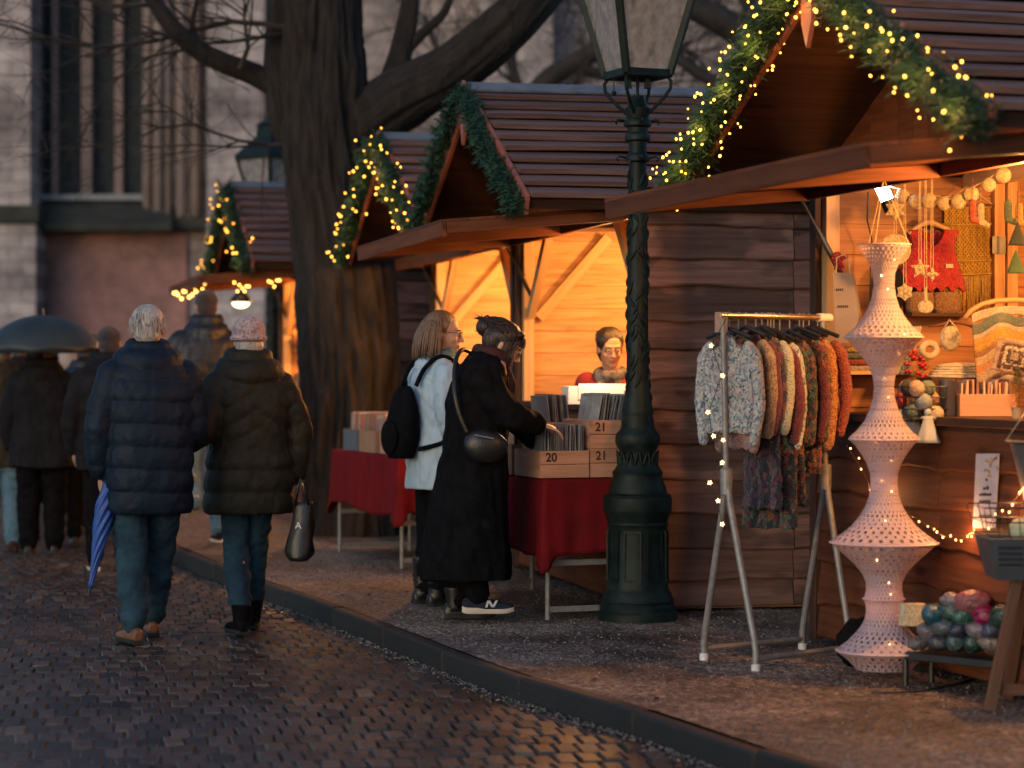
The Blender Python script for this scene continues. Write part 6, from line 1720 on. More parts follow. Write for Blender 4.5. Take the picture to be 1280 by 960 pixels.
mb = MB(); o = TL + V(-.035, -.02, -.075); mb.obox(o, V(.055, .02, 0), V(-.002, .004, 0), V(0, 0, .09)); tag(mb.build('price_tag', mat('clear tag', (.42, .36, .33), rough=.2, rnd=0)), 'clear plastic tag hanging at the left end of the clothes rack', 'tag')

# ---- knitted garments
hd = V(rr_.y, -rr_.x, 0)
G = 'small knitted clothes on the rack'
def garment(label, t, m, length, sleeve, half=.125, top=.075, m2=None, yaw=0.0, flare=1.1, cat='cardigan'):
    R0 = random.Random(label); yaw = R0.uniform(-.28, .28); top += R0.uniform(-.012, .022)
    p = TL + rr_ * ((TR - TL).length * t); h = Matrix.Rotation(yaw, 3, 'Z') @ hd; n_ = Matrix.Rotation(yaw, 3, 'Z') @ rr_
    g_ = thing('knitted_' + cat, label, cat, p, 0, G)
    R = random.Random(int(t * 1000)); zt = -top
    mb = MB(); rings = []
    for i in range(80):
        f = i / 79; z = zt - f * length
        w_ = half * (.30 + .62 * smooth(f / .24)) * lerp(1, flare, max(0, (f - .2) / .8)); d_ = .012 + .013 * smooth(f / .3)
        rings.append([p + h * (w_ * cos(a)) + n_ * (d_ * sin(a) * (1 + .8 * mnoise.noise(V(cos(a) * 3, f * 5, t * 50))) + .022 * mnoise.noise(V(cos(a) * 2.2, f * 2, t * 80))) + UP * (z - .045 * abs(cos(a)) * (1 - smooth(f / .24)) + .008 * sin(9 * a) * (f > .95)) for a in [2 * pi * k / 90 for k in range(90)]])
    mb.loft(rings[::-1])
    for vi in range(len(mb.v)):
        q = mb.v[vi]; mb.v[vi] = q + (n_ * (1 if (q - p).dot(n_) > 0 else -1) + h * .5 * (1 if (q - p).dot(h) > 0 else -1)) * (.0075 * mnoise.noise(q * 55) + .008 * mnoise.noise(q * 18))
    b = mb.build('body', m, g_, smooth=True, world=True)
    for s in (-1, 1):
        mb = MB(); s_pt = p + h * (s * half * .78) + UP * (zt - .062)
        path = [s_pt, s_pt + h * (s * .035) - UP * .06, s_pt + h * (s * (.045 + R.uniform(0, .015))) - UP * .6 * sleeve + n_ * R.uniform(-.01, .01), s_pt + h * (s * .03) - UP * sleeve + n_ * R.uniform(-.015, .015)]
        sleeve_mb(mb, path, [.026, .029, .027, .023], .03, .12, .2, t * 9, 16); mb.build('sleeve', m2 or m, g_, smooth=True, world=True)
    H_ = thing('clothes_hanger', 'black hanger carrying the ' + label.split(' hanging')[0].split(' on the')[0].split(' at the')[0].split(' near')[0].split(' in the middle')[0], 'hanger', p, 0, 'black hangers on the rack')
    mb = MB(); mb.tube([p + UP * .012 + n_ * .014, p + UP * .018, p - UP * .03, p - UP * (top - .02)], .003, 6); mb.build('hook', M_steel, H_, world=True)
    mb = MB(); mb.tube([p + h * -half * .9 - UP * (top + .02), p - UP * (top - .02), p + h * half * .9 - UP * (top + .02)], .010, 8); mb.build('bar', M_black, H_, world=True)
K1 = knit('speckled pastel knit', [(.50, .46, .44), (.42, .46, .47), (.10, .16, .24), (.52, .50, .46), (.16, .28, .27), (.45, .30, .30), (.30, .34, .40), (.55, .52, .50)], scale=55, speck=48)
K1b = knit('speckled white knit', [(.55, .52, .48), (.46, .44, .42), (.12, .2, .3), (.58, .55, .5), (.3, .36, .4)], scale=55, speck=48)
K2 = knit('beige brown knit', [(.30, .22, .15), (.22, .15, .10), (.36, .28, .2)], scale=70, speck=40)
K3 = knit('maroon knit', [(.16, .035, .045), (.12, .025, .035)], scale=80, speck=40)
K4 = knit('cream sage knit', [(.50, .47, .38), (.42, .42, .34), (.36, .40, .33)], scale=60, speck=22)
K5 = knit('dark multi knit', [(.025, .035, .035), (.10, .025, .03), (.025, .025, .03), (.04, .09, .07), (.16, .07, .04), (.02, .02, .03), (.02, .03, .04)], scale=60, speck=24)
K6 = knit('rust multi knit', [(.20, .065, .03), (.06, .025, .022), (.28, .13, .05), (.04, .06, .05), (.18, .045, .03)], scale=60, speck=30)
K7 = knit('orange knit', [(.40, .15, .035), (.30, .10, .03), (.44, .20, .06)], scale=50, speck=40)
K8 = knit('dark purple striped knit', [(.03, .02, .035), (.12, .025, .07), (.03, .03, .05), (.12, .06, .06), (.03, .04, .05), (.02, .02, .03)], scale=60, speck=20)
K9 = knit('bright coral knit', [(.34, .08, .05), (.26, .06, .04)], scale=60, speck=40)
garment('pastel speckled cardigan hanging at the left end of the rack', .06, K1, .44, .42, .13, m2=K1b)
garment('beige brown knitted cardigan on the rack beside the pastel speckled one', .22, K2, .47, .40, .11)
garment('plain maroon jumper on the rack left of the cream one', .32, K3, .46, .38, .11, cat='jumper')
garment('cream and sage cardigan in the middle of the rack', .44, K4, .40, .38, .125)
garment('long dark purple striped dress on the rack under the maroon jumper', .38, K8, .80, .36, .115, flare=1.35, cat='dress')
garment('long dark multicoloured dress on the rack right of the cream cardigan', .56, K5, .76, .40, .115, flare=1.3, cat='dress')
garment('dark green flecked cardigan on the rack behind the rust one', .66, K5, .50, .42, .12)
garment('rust flecked cardigan on the rack beside the orange one', .76, K6, .50, .42, .125)
garment('thick orange cardigan near the right end of the rack', .86, K7, .50, .46, .13)
garment('muted pink knitted cardigan on the rack behind the speckled one', .15, knit('muted pink knit', [(.36, .22, .21), (.28, .16, .16)], scale=60, speck=40), .50, .44, .115)
garment('white flecked cardigan on the rack just right of the middle', .50, K1b, .44, .44, .115)
garment('long black and wine dress hanging lowest on the rack', .47, K5, .86, .40, .12, m2=K3, flare=1.4, cat='dress')
garment('coral knitted jumper at the right end of the rack', .95, K9, .44, .40, .12, cat='jumper')
garment('maroon and rust cardigan on the rack left of the orange one', .80, K6, .62, .40, .115, m2=K3)

# flower lights trailing down the left post
E_fl = emit('flower light', (1.0, .56, .22), 4)
fl_ = thing('flower_light_string', 'string of flower shaped lights trailing down the left post of the rack', 'string light', JL)
pts = [(908, 398), (893, 425), (890, 432), (902, 470), (886, 515), (890, 545), (903, 550), (901, 578), (888, 603), (896, 626), (903, 655)]
P_ = [px(x, y, 10.60 - .004 * i) for i, (x, y) in enumerate(pts)]
mb = MB(); mb.tube(P_, .0022, 5); mb.build('cable', M_wire, fl_, world=True)
star = MB(); star.prism([((.0115 if i % 2 == 0 else .0055) * cos(i * pi / 5), (.0115 if i % 2 == 0 else .0055) * sin(i * pi / 5)) for i in range(10)], (0, 0, 0), (1, 0, 0), (0, 0, 1), .006); sme = star.mesh('flower', attrs=False); sme.materials.append(E_fl)
R = random.Random(3)
for p in P_[2:]:
    ob = bpy.data.objects.new('flower_bulb', sme); COL.objects.link(ob); ob.parent = fl_; ob.location = p - fl_.location + V(R.uniform(-.01, .01), -.01, 0); ob.rotation_euler = (R.uniform(-.5, .5), R.uniform(0, 3), R.uniform(-.5, .5))

# ---- tall pink crocheted lantern
def crochet_mat():
    m, nt, nd, lk = new_mat('pink crochet')
    out = N(nd, 'OutputMaterial'); tc = N(nd, 'TexCoord'); sx = N(nd, 'SeparateXYZ'); lk.new(tc.outputs['Object'], sx.inputs[0])
    def M2(op, a, b=None):
        q = N(nd, 'Math', operation=op)
        for i, v in enumerate((a, b)):
            if v is None: continue
            if hasattr(v, 'type'): lk.new(v, q.inputs[i])
            else: q.inputs[i].default_value = v
        return q.outputs[0]
    an = M2('ARCTAN2', sx.outputs[1], sx.outputs[0])
    row = M2('FLOOR', M2('DIVIDE', sx.outputs[2], .0165))
    par = M2('MODULO', row, 2.0)
    ph = M2('ADD', M2('MULTIPLY', an, 30.0), M2('MULTIPLY', par, pi))
    hx = M2('COSINE', ph)
    fz = M2('FRACT', M2('DIVIDE', sx.outputs[2], .0165)); hz = M2('SINE', M2('MULTIPLY', fz, pi))
    band = N(nd, 'TexNoise', noise_dimensions='1D'); band.inputs['Scale'].default_value = .55; lk.new(row, band.inputs['W'])
    val = M2('MULTIPLY', hx, hz)
    thr = N(nd, 'MapRange'); thr.inputs[1].default_value = .35; thr.inputs[2].default_value = .62; thr.inputs[3].default_value = .96; thr.inputs[4].default_value = .40; lk.new(band.outputs[0], thr.inputs[0])
    hole = M2('GREATER_THAN', val, thr.outputs[0])
    b = N(nd, 'BsdfPrincipled'); b.inputs['Base Color'].default_value = (.46, .375, .42, 1); b.inputs['Roughness'].default_value = .85
    tl = N(nd, 'BsdfTranslucent'); tl.inputs[0].default_value = (.55, .34, .34, 1)
    mx = N(nd, 'MixShader'); mx.inputs[0].default_value = .22; lk.new(b.outputs[0], mx.inputs[1]); lk.new(tl.outputs[0], mx.inputs[2])
    tr = N(nd, 'BsdfTransparent'); m2 = N(nd, 'MixShader'); lk.new(hole, m2.inputs[0]); lk.new(mx.outputs[0], m2.inputs[1]); lk.new(tr.outputs[0], m2.inputs[2])
    rowf = M2('MULTIPLY', M2('SINE', M2('MULTIPLY', sx.outputs[2], 2 * pi / .0082)), .5)
    bp = N(nd, 'Bump'); bp.inputs['Strength'].default_value = .5; bp.inputs['Distance'].default_value = .004; lk.new(M2('ADD', rowf, hx), bp.inputs['Height']); lk.new(bp.outputs[0], b.inputs['Normal'])
    lk.new(m2.outputs[0], out.inputs[0]); return m
YL = 10.15; kL = YL / F
lc_ = px(1105, 836, YL)
lan = thing('crochet_lantern', 'tall pink crocheted lantern of stacked hourglass tiers hanging before the craft hut', 'lantern', lc_)
tab = [(836, 36), (834, 37), (826, 44), (818, 54), (813, 60), (810, 56), (803, 46), (795, 38), (785, 29), (775, 23.5), (765, 21.5), (756, 22), (751, 24), (748.5, 26), (746, 23.5), (738, 22), (728, 22.5), (718, 27), (706, 37), (694, 50), (684, 61), (678, 67.5), (675, 65), (667, 53), (657, 41), (645, 31), (633, 23.5), (620, 18.5), (605, 16), (592, 16.5), (580, 20.5), (568, 27), (556, 36), (549, 43.5), (546, 42), (538, 33), (526, 24), (512, 18), (498, 14), (484, 13), (470, 15), (456, 21), (442, 31), (430, 41), (422, 49), (419, 48), (408, 35), (396, 25.5), (384, 18.5), (370, 14), (356, 12), (342, 13), (330, 17.5), (318, 25), (309, 31.5), (306, 33)]
prof = [(r * kL, (836 - y) * kL) for y, r in tab]
fine = []
for i in range(len(prof) - 1):
    for j in range(4): fine.append((lerp(prof[i][0], prof[i + 1][0], j / 4), lerp(prof[i][1], prof[i + 1][1], j / 4)))
fine.append(prof[-1])
mb = MB(5); mb.lathe(fine, (0, 0, 0), 72, cap=False, fn=lambda r, z, a: r * (1 + .012 * mnoise.noise(V(cos(a) * 2, sin(a) * 2, z * 8))) + .003 * sin(2 * a + z * 9)); mb.build('shade', crochet_mat(), lan, smooth=True)
for y in (813, 748.5, 678, 549, 422, 306):
    r_ = [q for q in tab if abs(q[0] - y) < 1][0][1] * kL; mb = MB(); mb.tube([V(r_ * cos(a), r_ * sin(a), (836 - y) * kL) for a in [2 * pi * i / 60 for i in range(60)]], .0035, 6, closed=True); mb.build('hoop', mat('pink yarn edge', (.66, .45, .47), rough=.9, rnd=0), lan, smooth=True)
R = random.Random(6); me = bulb_me(.0042, emit('tiny warm bulb', (1.0, .48, .15), 9))
for i in range(20):
    y = 320 + i * 25 + R.uniform(-8, 8); rr = np.interp(y, [q[0] for q in tab[::-1]], [q[1] for q in tab[::-1]]) * kL * .88; a = -pi / 2 + R.uniform(-.9, .9)
    ob = bpy.data.objects.new('bulb', me); COL.objects.link(ob); ob.parent = lan; ob.location = (rr * cos(a), rr * sin(a), (836 - y) * kL)
lamp('lantern_glow', lc_ + V(0, 0, .26), .22, (1, .42, .2), .05); lamp('lantern_glow', lc_ + V(0, 0, .78), .10, (1, .42, .2), .04)
hz = PC(-.7, 1.4, ZHI - .06)
mb = MB(); top_ = lc_ + V(0, 0, (836 - 306) * kL)
for a in (0, 2.1, 4.2): mb.tube([top_ + V(.033 * cos(a) * 3.2, .033 * sin(a) * 3.2, 0), V(top_.x, top_.y, top_.z + .28)], .0015, 5)
mb.tube([V(top_.x, top_.y, top_.z + .28), V(top_.x, top_.y, ZP + ZHI - .03)], .0018, 5); mb.build('cord', M_cord, lan, world=True)

# ---- front panel: sign, fairy lights
ex_, ey_ = -uC, UP
def fquad(x, y): return onfront(x, y, .045)
sg = thing('sign', 'narrow white paper sign with small dark lettering on the craft hut front', 'sign', fquad(1233, 660))
c_ = [fquad(1220, 567), fquad(1248, 567), fquad(1243, 660), fquad(1216, 660)]
mb = MB(); mb.add(c_ + [p + vC * .006 for p in c_], [(0, 3, 2, 1), (4, 5, 6, 7), (0, 1, 5, 4), (1, 2, 6, 5), (2, 3, 7, 6), (3, 0, 4, 7)]); mb.build('paper', mat('lilac white paper', (.50, .46, .52), rough=.6, rnd=0), sg, world=True)
def smarks(q, rows):
    for (x0, x1, y, h) in rows:
        n = max(2, int((x1 - x0) / 3.0)); R_ = random.Random(int(y))
        for i in range(n):
            a, b = x0 + (x1 - x0) * i / n, x0 + (x1 - x0) * (i + .72) / n
            P1, P2 = onfront(a, y + h, .0475), onfront(b, y + h, .0475); q.obox(P1, P2 - P1, UP * (h * 10.2 / F * R_.uniform(.7, 1)), -vC * .0012)
mb = MB(); smarks(mb, [(1232, 1235, 598, 3), (1229, 1237, 608, 4), (1224, 1240, 616, 4), (1224, 1239, 624.5, 4), (1224, 1240, 643, 3)]); mb.build('lettering', M_print, sg, world=True)
M_gold = mat('gold print', (.65, .40, .10), rough=.3, metal=.8, rnd=0)
mb = MB(); R = random.Random(2)
for i in range(9):
    x, y = 1229 + R.uniform(-1, 16), 572 + i * 2.8; mb.tube([onfront(x + R.uniform(-4, 4), y + R.uniform(-4, 4), .05) for _ in range(4)], .0022, 5)
mb.build('gold_ornament', M_gold, sg, world=True, smooth=True)
def fairy(label, pts, fn, n, r, m, seed):
    P_ = [fn(x, y) for x, y in pts]; g_ = thing('fairy_light_string', label, 'fairy lights', P_[0], 0, 'fairy light wires')
    mb = MB(); mb.tube(P_, .0016, 5); mb.build('wire', M_warm_metal, g_, world=True); R = random.Random(seed); me = bulb_me(r, m)
    segs = [(P_[i + 1] - P_[i]).length for i in range(len(P_) - 1)]; tot = sum(segs)
    for k in range(n):
        s_ = tot * (k + .5) / n; i = 0
        while i < len(segs) - 1 and s_ > segs[i]: s_ -= segs[i]; i += 1
        p = lerp(P_[i], P_[i + 1], s_ / segs[i]) + V(R.uniform(-.012, .012), R.uniform(-.02, 0), R.uniform(-.022, .016))
        ob = bpy.data.objects.new('bulb', me); COL.objects.link(ob); ob.parent = g_; ob.location = p - g_.location
E_fairy = emit('fairy bulb', (1.0, .42, .10), 9)
fairy('fairy light wire drooping from the rack toward the pink lantern', [(1058, 556), (1068, 572), (1078, 588), (1086, 604), (1088, 620), (1100, 634), (1125, 640), (1146, 648), (1162, 658)], lambda x, y: onfront(x, y, .07), 11, .0036, E_fairy, 5)
fairy('fairy light wire looping along the craft hut front to the grey bin', [(1162, 658), (1175, 668), (1188, 673), (1202, 676), (1212, 668), (1222, 664), (1232, 668), (1240, 652), (1252, 640), (1266, 628), (1278, 612), (1290, 600)], lambda x, y: onfront(x, y, .07), 19, .0036, E_fairy, 6)
lamp('fairy_glow', onfront(1200, 662, .09), 1.6, (1, .40, .13), .03); lamp('fairy_glow', onfront(1092, 615, .09), .8, (1, .40, .13), .03); lamp('fairy_glow', onfront(1270, 625, .09), 1.2, (1, .40, .13), .03)

# ---- yarn pile on a low black bench
Yb = 9.98
bench = thing('low_bench', 'low black bench under the yarn pile at the craft hut foot', 'bench', px(1180, 840, Yb))
bz = px(0, 815, Yb).z
b0, b1 = px(1128, 815, Yb + .05), px(1262, 815, Yb - .33); dB = (b1 - b0); dB.z = 0
nB = V(dB.y, -dB.x, 0).normalized()
mb = MB(); mb.obox(V(b0.x, b0.y, bz - .03) - nB * .18, dB, nB * .22, V(0, 0, .03)); mb.build('seat', M_black, bench, world=True, bevel=.004)
for f_, g2 in ((.06, -.16), (.94, -.16), (.06, .02), (.94, .02)):
    p = b0 + dB * f_ + nB * g2; mb = MB(); mb.tube([V(p.x, p.y, ZP), V(p.x, p.y, bz - .03)], .012, 8); mb.build('leg', M_black, bench, world=True)
balls = [(1215, 752, 14.5, (.62, .20, .24), 'large salmon pink', 'on top of the pile'), (1231, 769, 12.5, (.58, .02, .16), 'magenta', 'under the salmon pink one'), (1252, 770, 13, (.05, .14, .11), 'dark green', 'right of the magenta one'), (1206, 769, 12.5, (.10, .28, .22), 'sea green', 'left of the magenta one'),
         (1190, 764, 12, (.12, .24, .22), 'grey green', 'between the blue and sea green ones'), (1168, 768, 13, (.04, .20, .32), 'bright blue', 'at the left of the pile'), (1190, 750, 9, (.42, .36, .44), 'pale lilac small', 'behind the blue one'), (1221, 787, 12, (.44, .36, .42), 'lilac', 'in the middle of the pile'),
         (1240, 787, 11, (.12, .14, .26), 'slate blue', 'right of the lilac one'), (1200, 786, 11, (.05, .07, .13), 'navy', 'left of the lilac one'), (1180, 784, 11, (.20, .24, .30), 'steel blue', 'below the bright blue one'), (1160, 790, 10, (.34, .30, .32), 'ash grey', 'at the lower left of the pile'),
         (1172, 803, 10, (.10, .12, .15), 'charcoal', 'at the bottom left of the pile'), (1196, 803, 11, (.14, .24, .24), 'dull teal', 'at the bottom of the pile'), (1217, 804, 11, (.06, .16, .13), 'bottle green', 'at the bottom below the lilac one'), (1238, 804, 11, (.46, .36, .28), 'beige', 'at the bottom right of the pile'), (1148, 804, 9, (.26, .22, .24), 'grey', 'lowest left in the pile')]
for i, (x, y, r, c, nm, wh) in enumerate(balls):
    Y_ = lerp(Yb + .02, Yb - .26, (x - 1128) / 134.0); q = px(x, y, Y_); rad = r * Y_ / F * 1.08
    mb = MB(i); qa = random.Random(i); mb.ball((0, 0, 0), (rad * qa.uniform(1.2, 1.55), rad, rad * qa.uniform(.82, 1.0)), 22, 16, rot=(Matrix.Rotation(qa.uniform(-.6, .6), 3, 'Y') @ Matrix.Rotation(qa.uniform(-.8, .8), 3, 'Z')), fn=lambda d: 1 + .14 * mnoise.noise(d * 1.6 + V(i, 8, 0)) + .05 * sin(26 * d.dot(V(.3, .5, .8)) + 5 * mnoise.noise(d * 2 + V(i, 0, 0))) + .05 * mnoise.noise(d * 2.5 + V(i, 3, 0)))
    for k in range(7):
        a0 = mb.R.random() * 6; t1 = V(mb.R.gauss(0, 1), mb.R.gauss(0, 1), mb.R.gauss(0, 1)).normalized(); t2 = t1.orthogonal().normalized(); t3 = t1.cross(t2)
        mb.tube([(t2 * cos(a0 + s * .22) + t3 * sin(a0 + s * .22)) * rad * 1.07 + t1 * .15 * rad for s in range(12)], .0022, 5)
    ob = mb.build('yarn_ball', mat('yarn %d' % i, tuple(.50 * v for v in c), tuple(.26 * v for v in c), scale=30, rough=.36, bump=.5, bscale=60, rnd=0), smooth=True, origin=(0, 0, 0)); ob.location = q
    tag(ob, '%s ball of yarn %s' % (nm, wh), 'yarn ball', 'balls of yarn on the low bench')
mb = MB(); q = px(1140, 768, Yb + .06)
mb.loft([super_ring((q.x, q.y), .055, .04, q.z - .045 + f * .09, 24, 3) for f in (0, .1, .5, .9, 1)]); tag(mb.build('yarn_cone', K_cream, smooth=True, autosmooth=50), 'cream wrapped cone of yarn left of the yarn balls', 'yarn cone')
# black cloth bag lying by the rack foot
mb = MB(4); q = px(1076, 800, 10.55); q.z = ZP + .12
mb.ball(q, (.10, .08, .115), 24, 16, rot=Matrix.Rotation(.5, 3, 'Y'), fn=lambda d: 1 + .22 * mnoise.noise(d * 2.3)); tag(mb.build('cloth_bag', M_blackC, smooth=True), 'crumpled black cloth bag on the gravel behind the pink lantern', 'bag')
fh = MB(); fh.ball(onwall(1112, 362, .06), (.085, .05, .125), 24, 16, rot=Matrix.Rotation(YC, 3, 'Z')); tag(fh.build('felt_hat', M_darkC, smooth=True), 'black felt hat hung on the wall behind the neck of the pink lantern', 'hat')
mb = MB(); mb.tube([px(x, y, gy_pave(y)) + V(0, 0, .006) for x, y in [(1090, 868), (1120, 867), (1150, 866), (1170, 862), (1190, 858), (1215, 852)]], .005, 6); tag(mb.build('cable', M_black, smooth=True), 'black power cable lying on the gravel under the lantern', 'cable')

# ---- grey metal bin on a wooden stand, right edge
Ys = 9.35
st_ = thing('wooden_stand', 'brown wooden stand with splayed legs carrying the grey metal bin', 'stand', px(1270, 885, Ys))
M_stand = wood('stand wood', (.085, .032, .016), (.165, .066, .034), rough=.55, rnd=.1, knots=False)
for (xa, ya, xb, yb_, Y1) in ((1272, 722, 1236, 889, 9.26), (1372, 722, 1402, 889, 9.26), (1282, 722, 1258, 873, 9.62), (1364, 722, 1386, 873, 9.62)):
    mb = MB(xa); a, b = px(xa, ya, Ys + (Y1 - Ys) * .6), px(xb, yb_, Y1); b.z = ZP; mb.beam(a, b, .045, .03, up=(0, 1, 0)); mb.build('leg', M_stand, st_, world=True, bevel=.003)
mb = MB(); mb.beam(px(1246, 862, 9.30), px(1394, 862, 9.30), .022, .045); mb.build('rail', M_stand, st_, world=True, bevel=.003)
mb = MB(); mb.beam(px(1262, 742, 9.32), px(1380, 742, 9.32), .022, .04); mb.build('rail', M_stand, st_, world=True, bevel=.003)
M_zinc = mat('grey painted zinc', (.055, .062, .075), (.035, .040, .050), scale=9, rough=.5, rnd=0)
bin_ = thing('metal_bin', 'grey louvred metal bin with a wire basket on the wooden stand', 'bin', px(1290, 722, Ys))
def binring(y, hw, hd_, cxp=1318): 
    c = px(cxp, y, Ys); return [V(c.x + sx * hw, c.y + sy * hd_, c.z) for sx, sy in ((-1, -1), (1, -1), (1, 1), (-1, 1))]
R1, R2 = binring(722, .245, .12), binring(670, .285, .15)
mb = MB(); mb.loft([R1, R2, binring(670, .275, .14), binring(719, .236, .112)], cap=False); mb.add(R1, [(0, 3, 2, 1)]); mb.build('box', M_zinc, bin_, world=True, bevel=.003)
mb = MB()
for y in (683, 690, 697, 704):
    c = px(1255, y, Ys); f_ = (722 - y) / 52.0; yy = c.y - lerp(.12, .15, f_) - .001; mb.obox(V(c.x - .055 + .012 * (1 - f_), yy, c.z), V(.09, 0, 0), V(0, -.009, .004), V(0, .004, .007))
mb.build('louvre', M_black, bin_, world=True)
mb = MB()
for y, g2 in ((668, 0), (650, .012), (632, .024)):
    q = binring(y, .285 + g2, .15 + g2); mb.tube(q, .0032, 5, closed=True)
for i in range(15):
    t = i / 14
    for sy in (-1, 1):
        a, b = binring(668, .285, .15), binring(632, .309, .174); k1, k2 = (0, 1) if sy < 0 else (3, 2)
        mb.tube([lerp(a[k1], a[k2], t), lerp(b[k1], b[k2], t)], .0022, 5)
mb.build('wire_basket', M_black, bin_, world=True)
for i, (x, y, c, nm) in enumerate(((1276, 662, (.50, .52, .34), 'pale green'), (1292, 655, (.52, .45, .38), 'cream'))):
    mb = MB(i); q = px(x, y, Ys); mb.ball((0, 0, 0), .045, 18, 12, fn=lambda d: 1 + .06 * sin(24 * d.dot(V(.3, .5, .8)))); ob = mb.build('yarn_ball', mat('yarn b%d' % i, c, rough=.8, rnd=0), smooth=True, origin=(0, 0, 0)); ob.location = q; tag(ob, nm + ' ball of yarn in the wire basket of the grey bin', 'yarn ball')
bk = thing('bucket', 'dark tapered metal bucket with wire rim at the right edge above the bin', 'bucket', px(1300, 630, 9.5))
c = px(1300, 630, 9.5)
mb = MB(); mb.lathe([(.055, 0), (.06, .01), (.115, .235), (.108, .235), (.055, .02)], c, 28); mb.build('bucket_body', M_zinc, bk, smooth=True, world=True, autosmooth=40)
mb = MB(); mb.tube([c + V(.135 * cos(a), .135 * sin(a), .25) for a in [2 * pi * i / 24 for i in range(24)]], .003, 5, closed=True)
for i in range(3): a = pi + i * 2.1; mb.tube([c + V(.135 * cos(a), .135 * sin(a), .25), c + V(.06 * cos(a), .06 * sin(a), .36)], .003, 5)
mb.build('wire_rim', M_steel, bk, smooth=True, world=True)
mb = MB(); mb.tube([c + V(.0, 0, .36), c + V(0, 0, .9)], .003, 5); mb.build('cord', M_cord, bk, world=True)

# ---- things hung in the hut opening
def wsheet(mb, lo, hi_, top, bot, off, nu=16, nv=22, bulge=.02, seed=0, topfn=None, botfn=None, th=.006):
    """soft sheet on the far wall: lo(v), hi_(v) are photo columns, v from top row to bottom row"""
    def fn(u, v):
        ta = top if topfn is None else top + topfn(u); ba = bot if botfn is None else bot + botfn(u)
        y = lerp(ta, ba, v); x = lerp(lo(v), hi_(v), u)
        return onwall(x, y, off + bulge * (4 * u * (1 - u)) ** .6 * (1 + .4 * mnoise.noise(V(u * 4, v * 4, seed))))
    mb.sheet(fn, nu, nv, .5, 0, th)
vest = thing('crochet_vest', 'red crocheted child vest on a wooden hanger on the craft hut wall', 'vest', onwall(1158, 365))
mb = MB(); wsheet(mb, lambda v: 1137 + (5 * smooth(v / .25)) - 24 * smooth((v - .25) / .75), lambda v: 1196 - 5 * smooth(v / .25) + 14 * smooth((v - .25) / .75), 287, 362, .05, 30, 30, .028, 1, lambda u: 20 * max(0, 1 - ((u - .5) / .24) ** 2), lambda u: 3.2 * sin(u * 40), .012)
mb.build('front', K_red, vest, smooth=True, world=True)
mb = MB(); wsheet(mb, lambda v: 1138 - 20 * v, lambda v: 1195 + 12 * v, 290, 358, .025, 20, 20, .008, 2); mb.build('back', K_red, vest, smooth=True, world=True)
q = onwall(1182, 335, .088); mb = MB(); mb.obox(q, vC * .040, UP * .020, -uC * .003); mb.build('label', M_cord, vest, world=True)
hg = thing('wooden_hanger', 'wooden hanger holding the red vest', 'hanger', onwall(1160, 285))
mb = MB(); mb.tube([onwall(x, y, .06) for x, y in [(1136, 292), (1146, 284), (1156, 278), (1164, 278), (1176, 283), (1192, 290)]], [.008, .012, .016, .016, .012, .008], 8); mb.build('bar', M_pine2, hg, smooth=True, world=True)
mb = MB(); mb.tube([onwall(1160, 277, .06), onwall(1160, 270, .06), onwall(1163, 266, .06), onwall(1160, 262, .06), onwall(1157, 265, .055)], .002, 5); mb.build('hook', M_steel, hg, world=True)
mac = thing('macrame_hanging', 'mustard macrame wall hanging with long fringe beside the red vest', 'wall hanging', onwall(1208, 390))
mb = MB(); n = 13
for i in range(n):
    for ph in (0, 1):
        pts = []
        for j in range(40):
            f = j / 39; y = 258 + 84 * f; x = 1180 + 56 * (i + .5 + .52 * (1 if ph else -1) * (2 * abs((f * 7 + (i % 2) * .5) % 1 - .5) * 2 - 1)) / n
            pts.append(onwall(x + 1.0 * f, y, .050 + .005 * cos(f * 44 + ph * pi)))
        mb.tube(pts, .0040, 5)
mb.build('knotted_net', K_mus, mac, smooth=True, world=True)
mb = MB(); R = random.Random(5)
for i in range(30):
    x = 1180 + 57 * i / 29; y1 = 392 - 6 * R.random() - abs(i - 15) * .3
    mb.tube([onwall(x, 341, .05), onwall(x + R.uniform(-1, 1), 360, .055), onwall(x + R.uniform(-2, 2), y1, .05)], [.0035, .004, .003], 5)
mb.build('fringe', K_mus, mac, smooth=True, world=True)
mb = MB(); 
for y in (259, 280, 325, 342): mb.tube([onwall(1178, y, .058), onwall(1208, y + 1, .060), onwall(1239, y, .058)], .0055, 7)
mb.build('knot_row', K_mus, mac, smooth=True, world=True)
mb = MB(); wsheet(mb, lambda v: 1181, lambda v: 1236, 260, 341, .04, 6, 8, 0.0, 3); mb.build('backing', mat('darker mustard net', (.42, .24, .03), (.22, .11, .015), scale=160, rough=.9, rnd=0), mac, world=True)  # darker mustard sheet behind the cords, makes the net look denser
mb = MB(); mb.tube([onwall(1174, 257, .055), onwall(1243, 257, .055)], .008, 8); mb.build('rod', M_stand, mac, smooth=True, world=True)
mb = MB(); mb.tube([onwall(1178, 256, .055), onwall(1210, 232, .05), onwall(1241, 256, .055)], .002, 5); mb.build('cord', M_cord, mac, world=True)
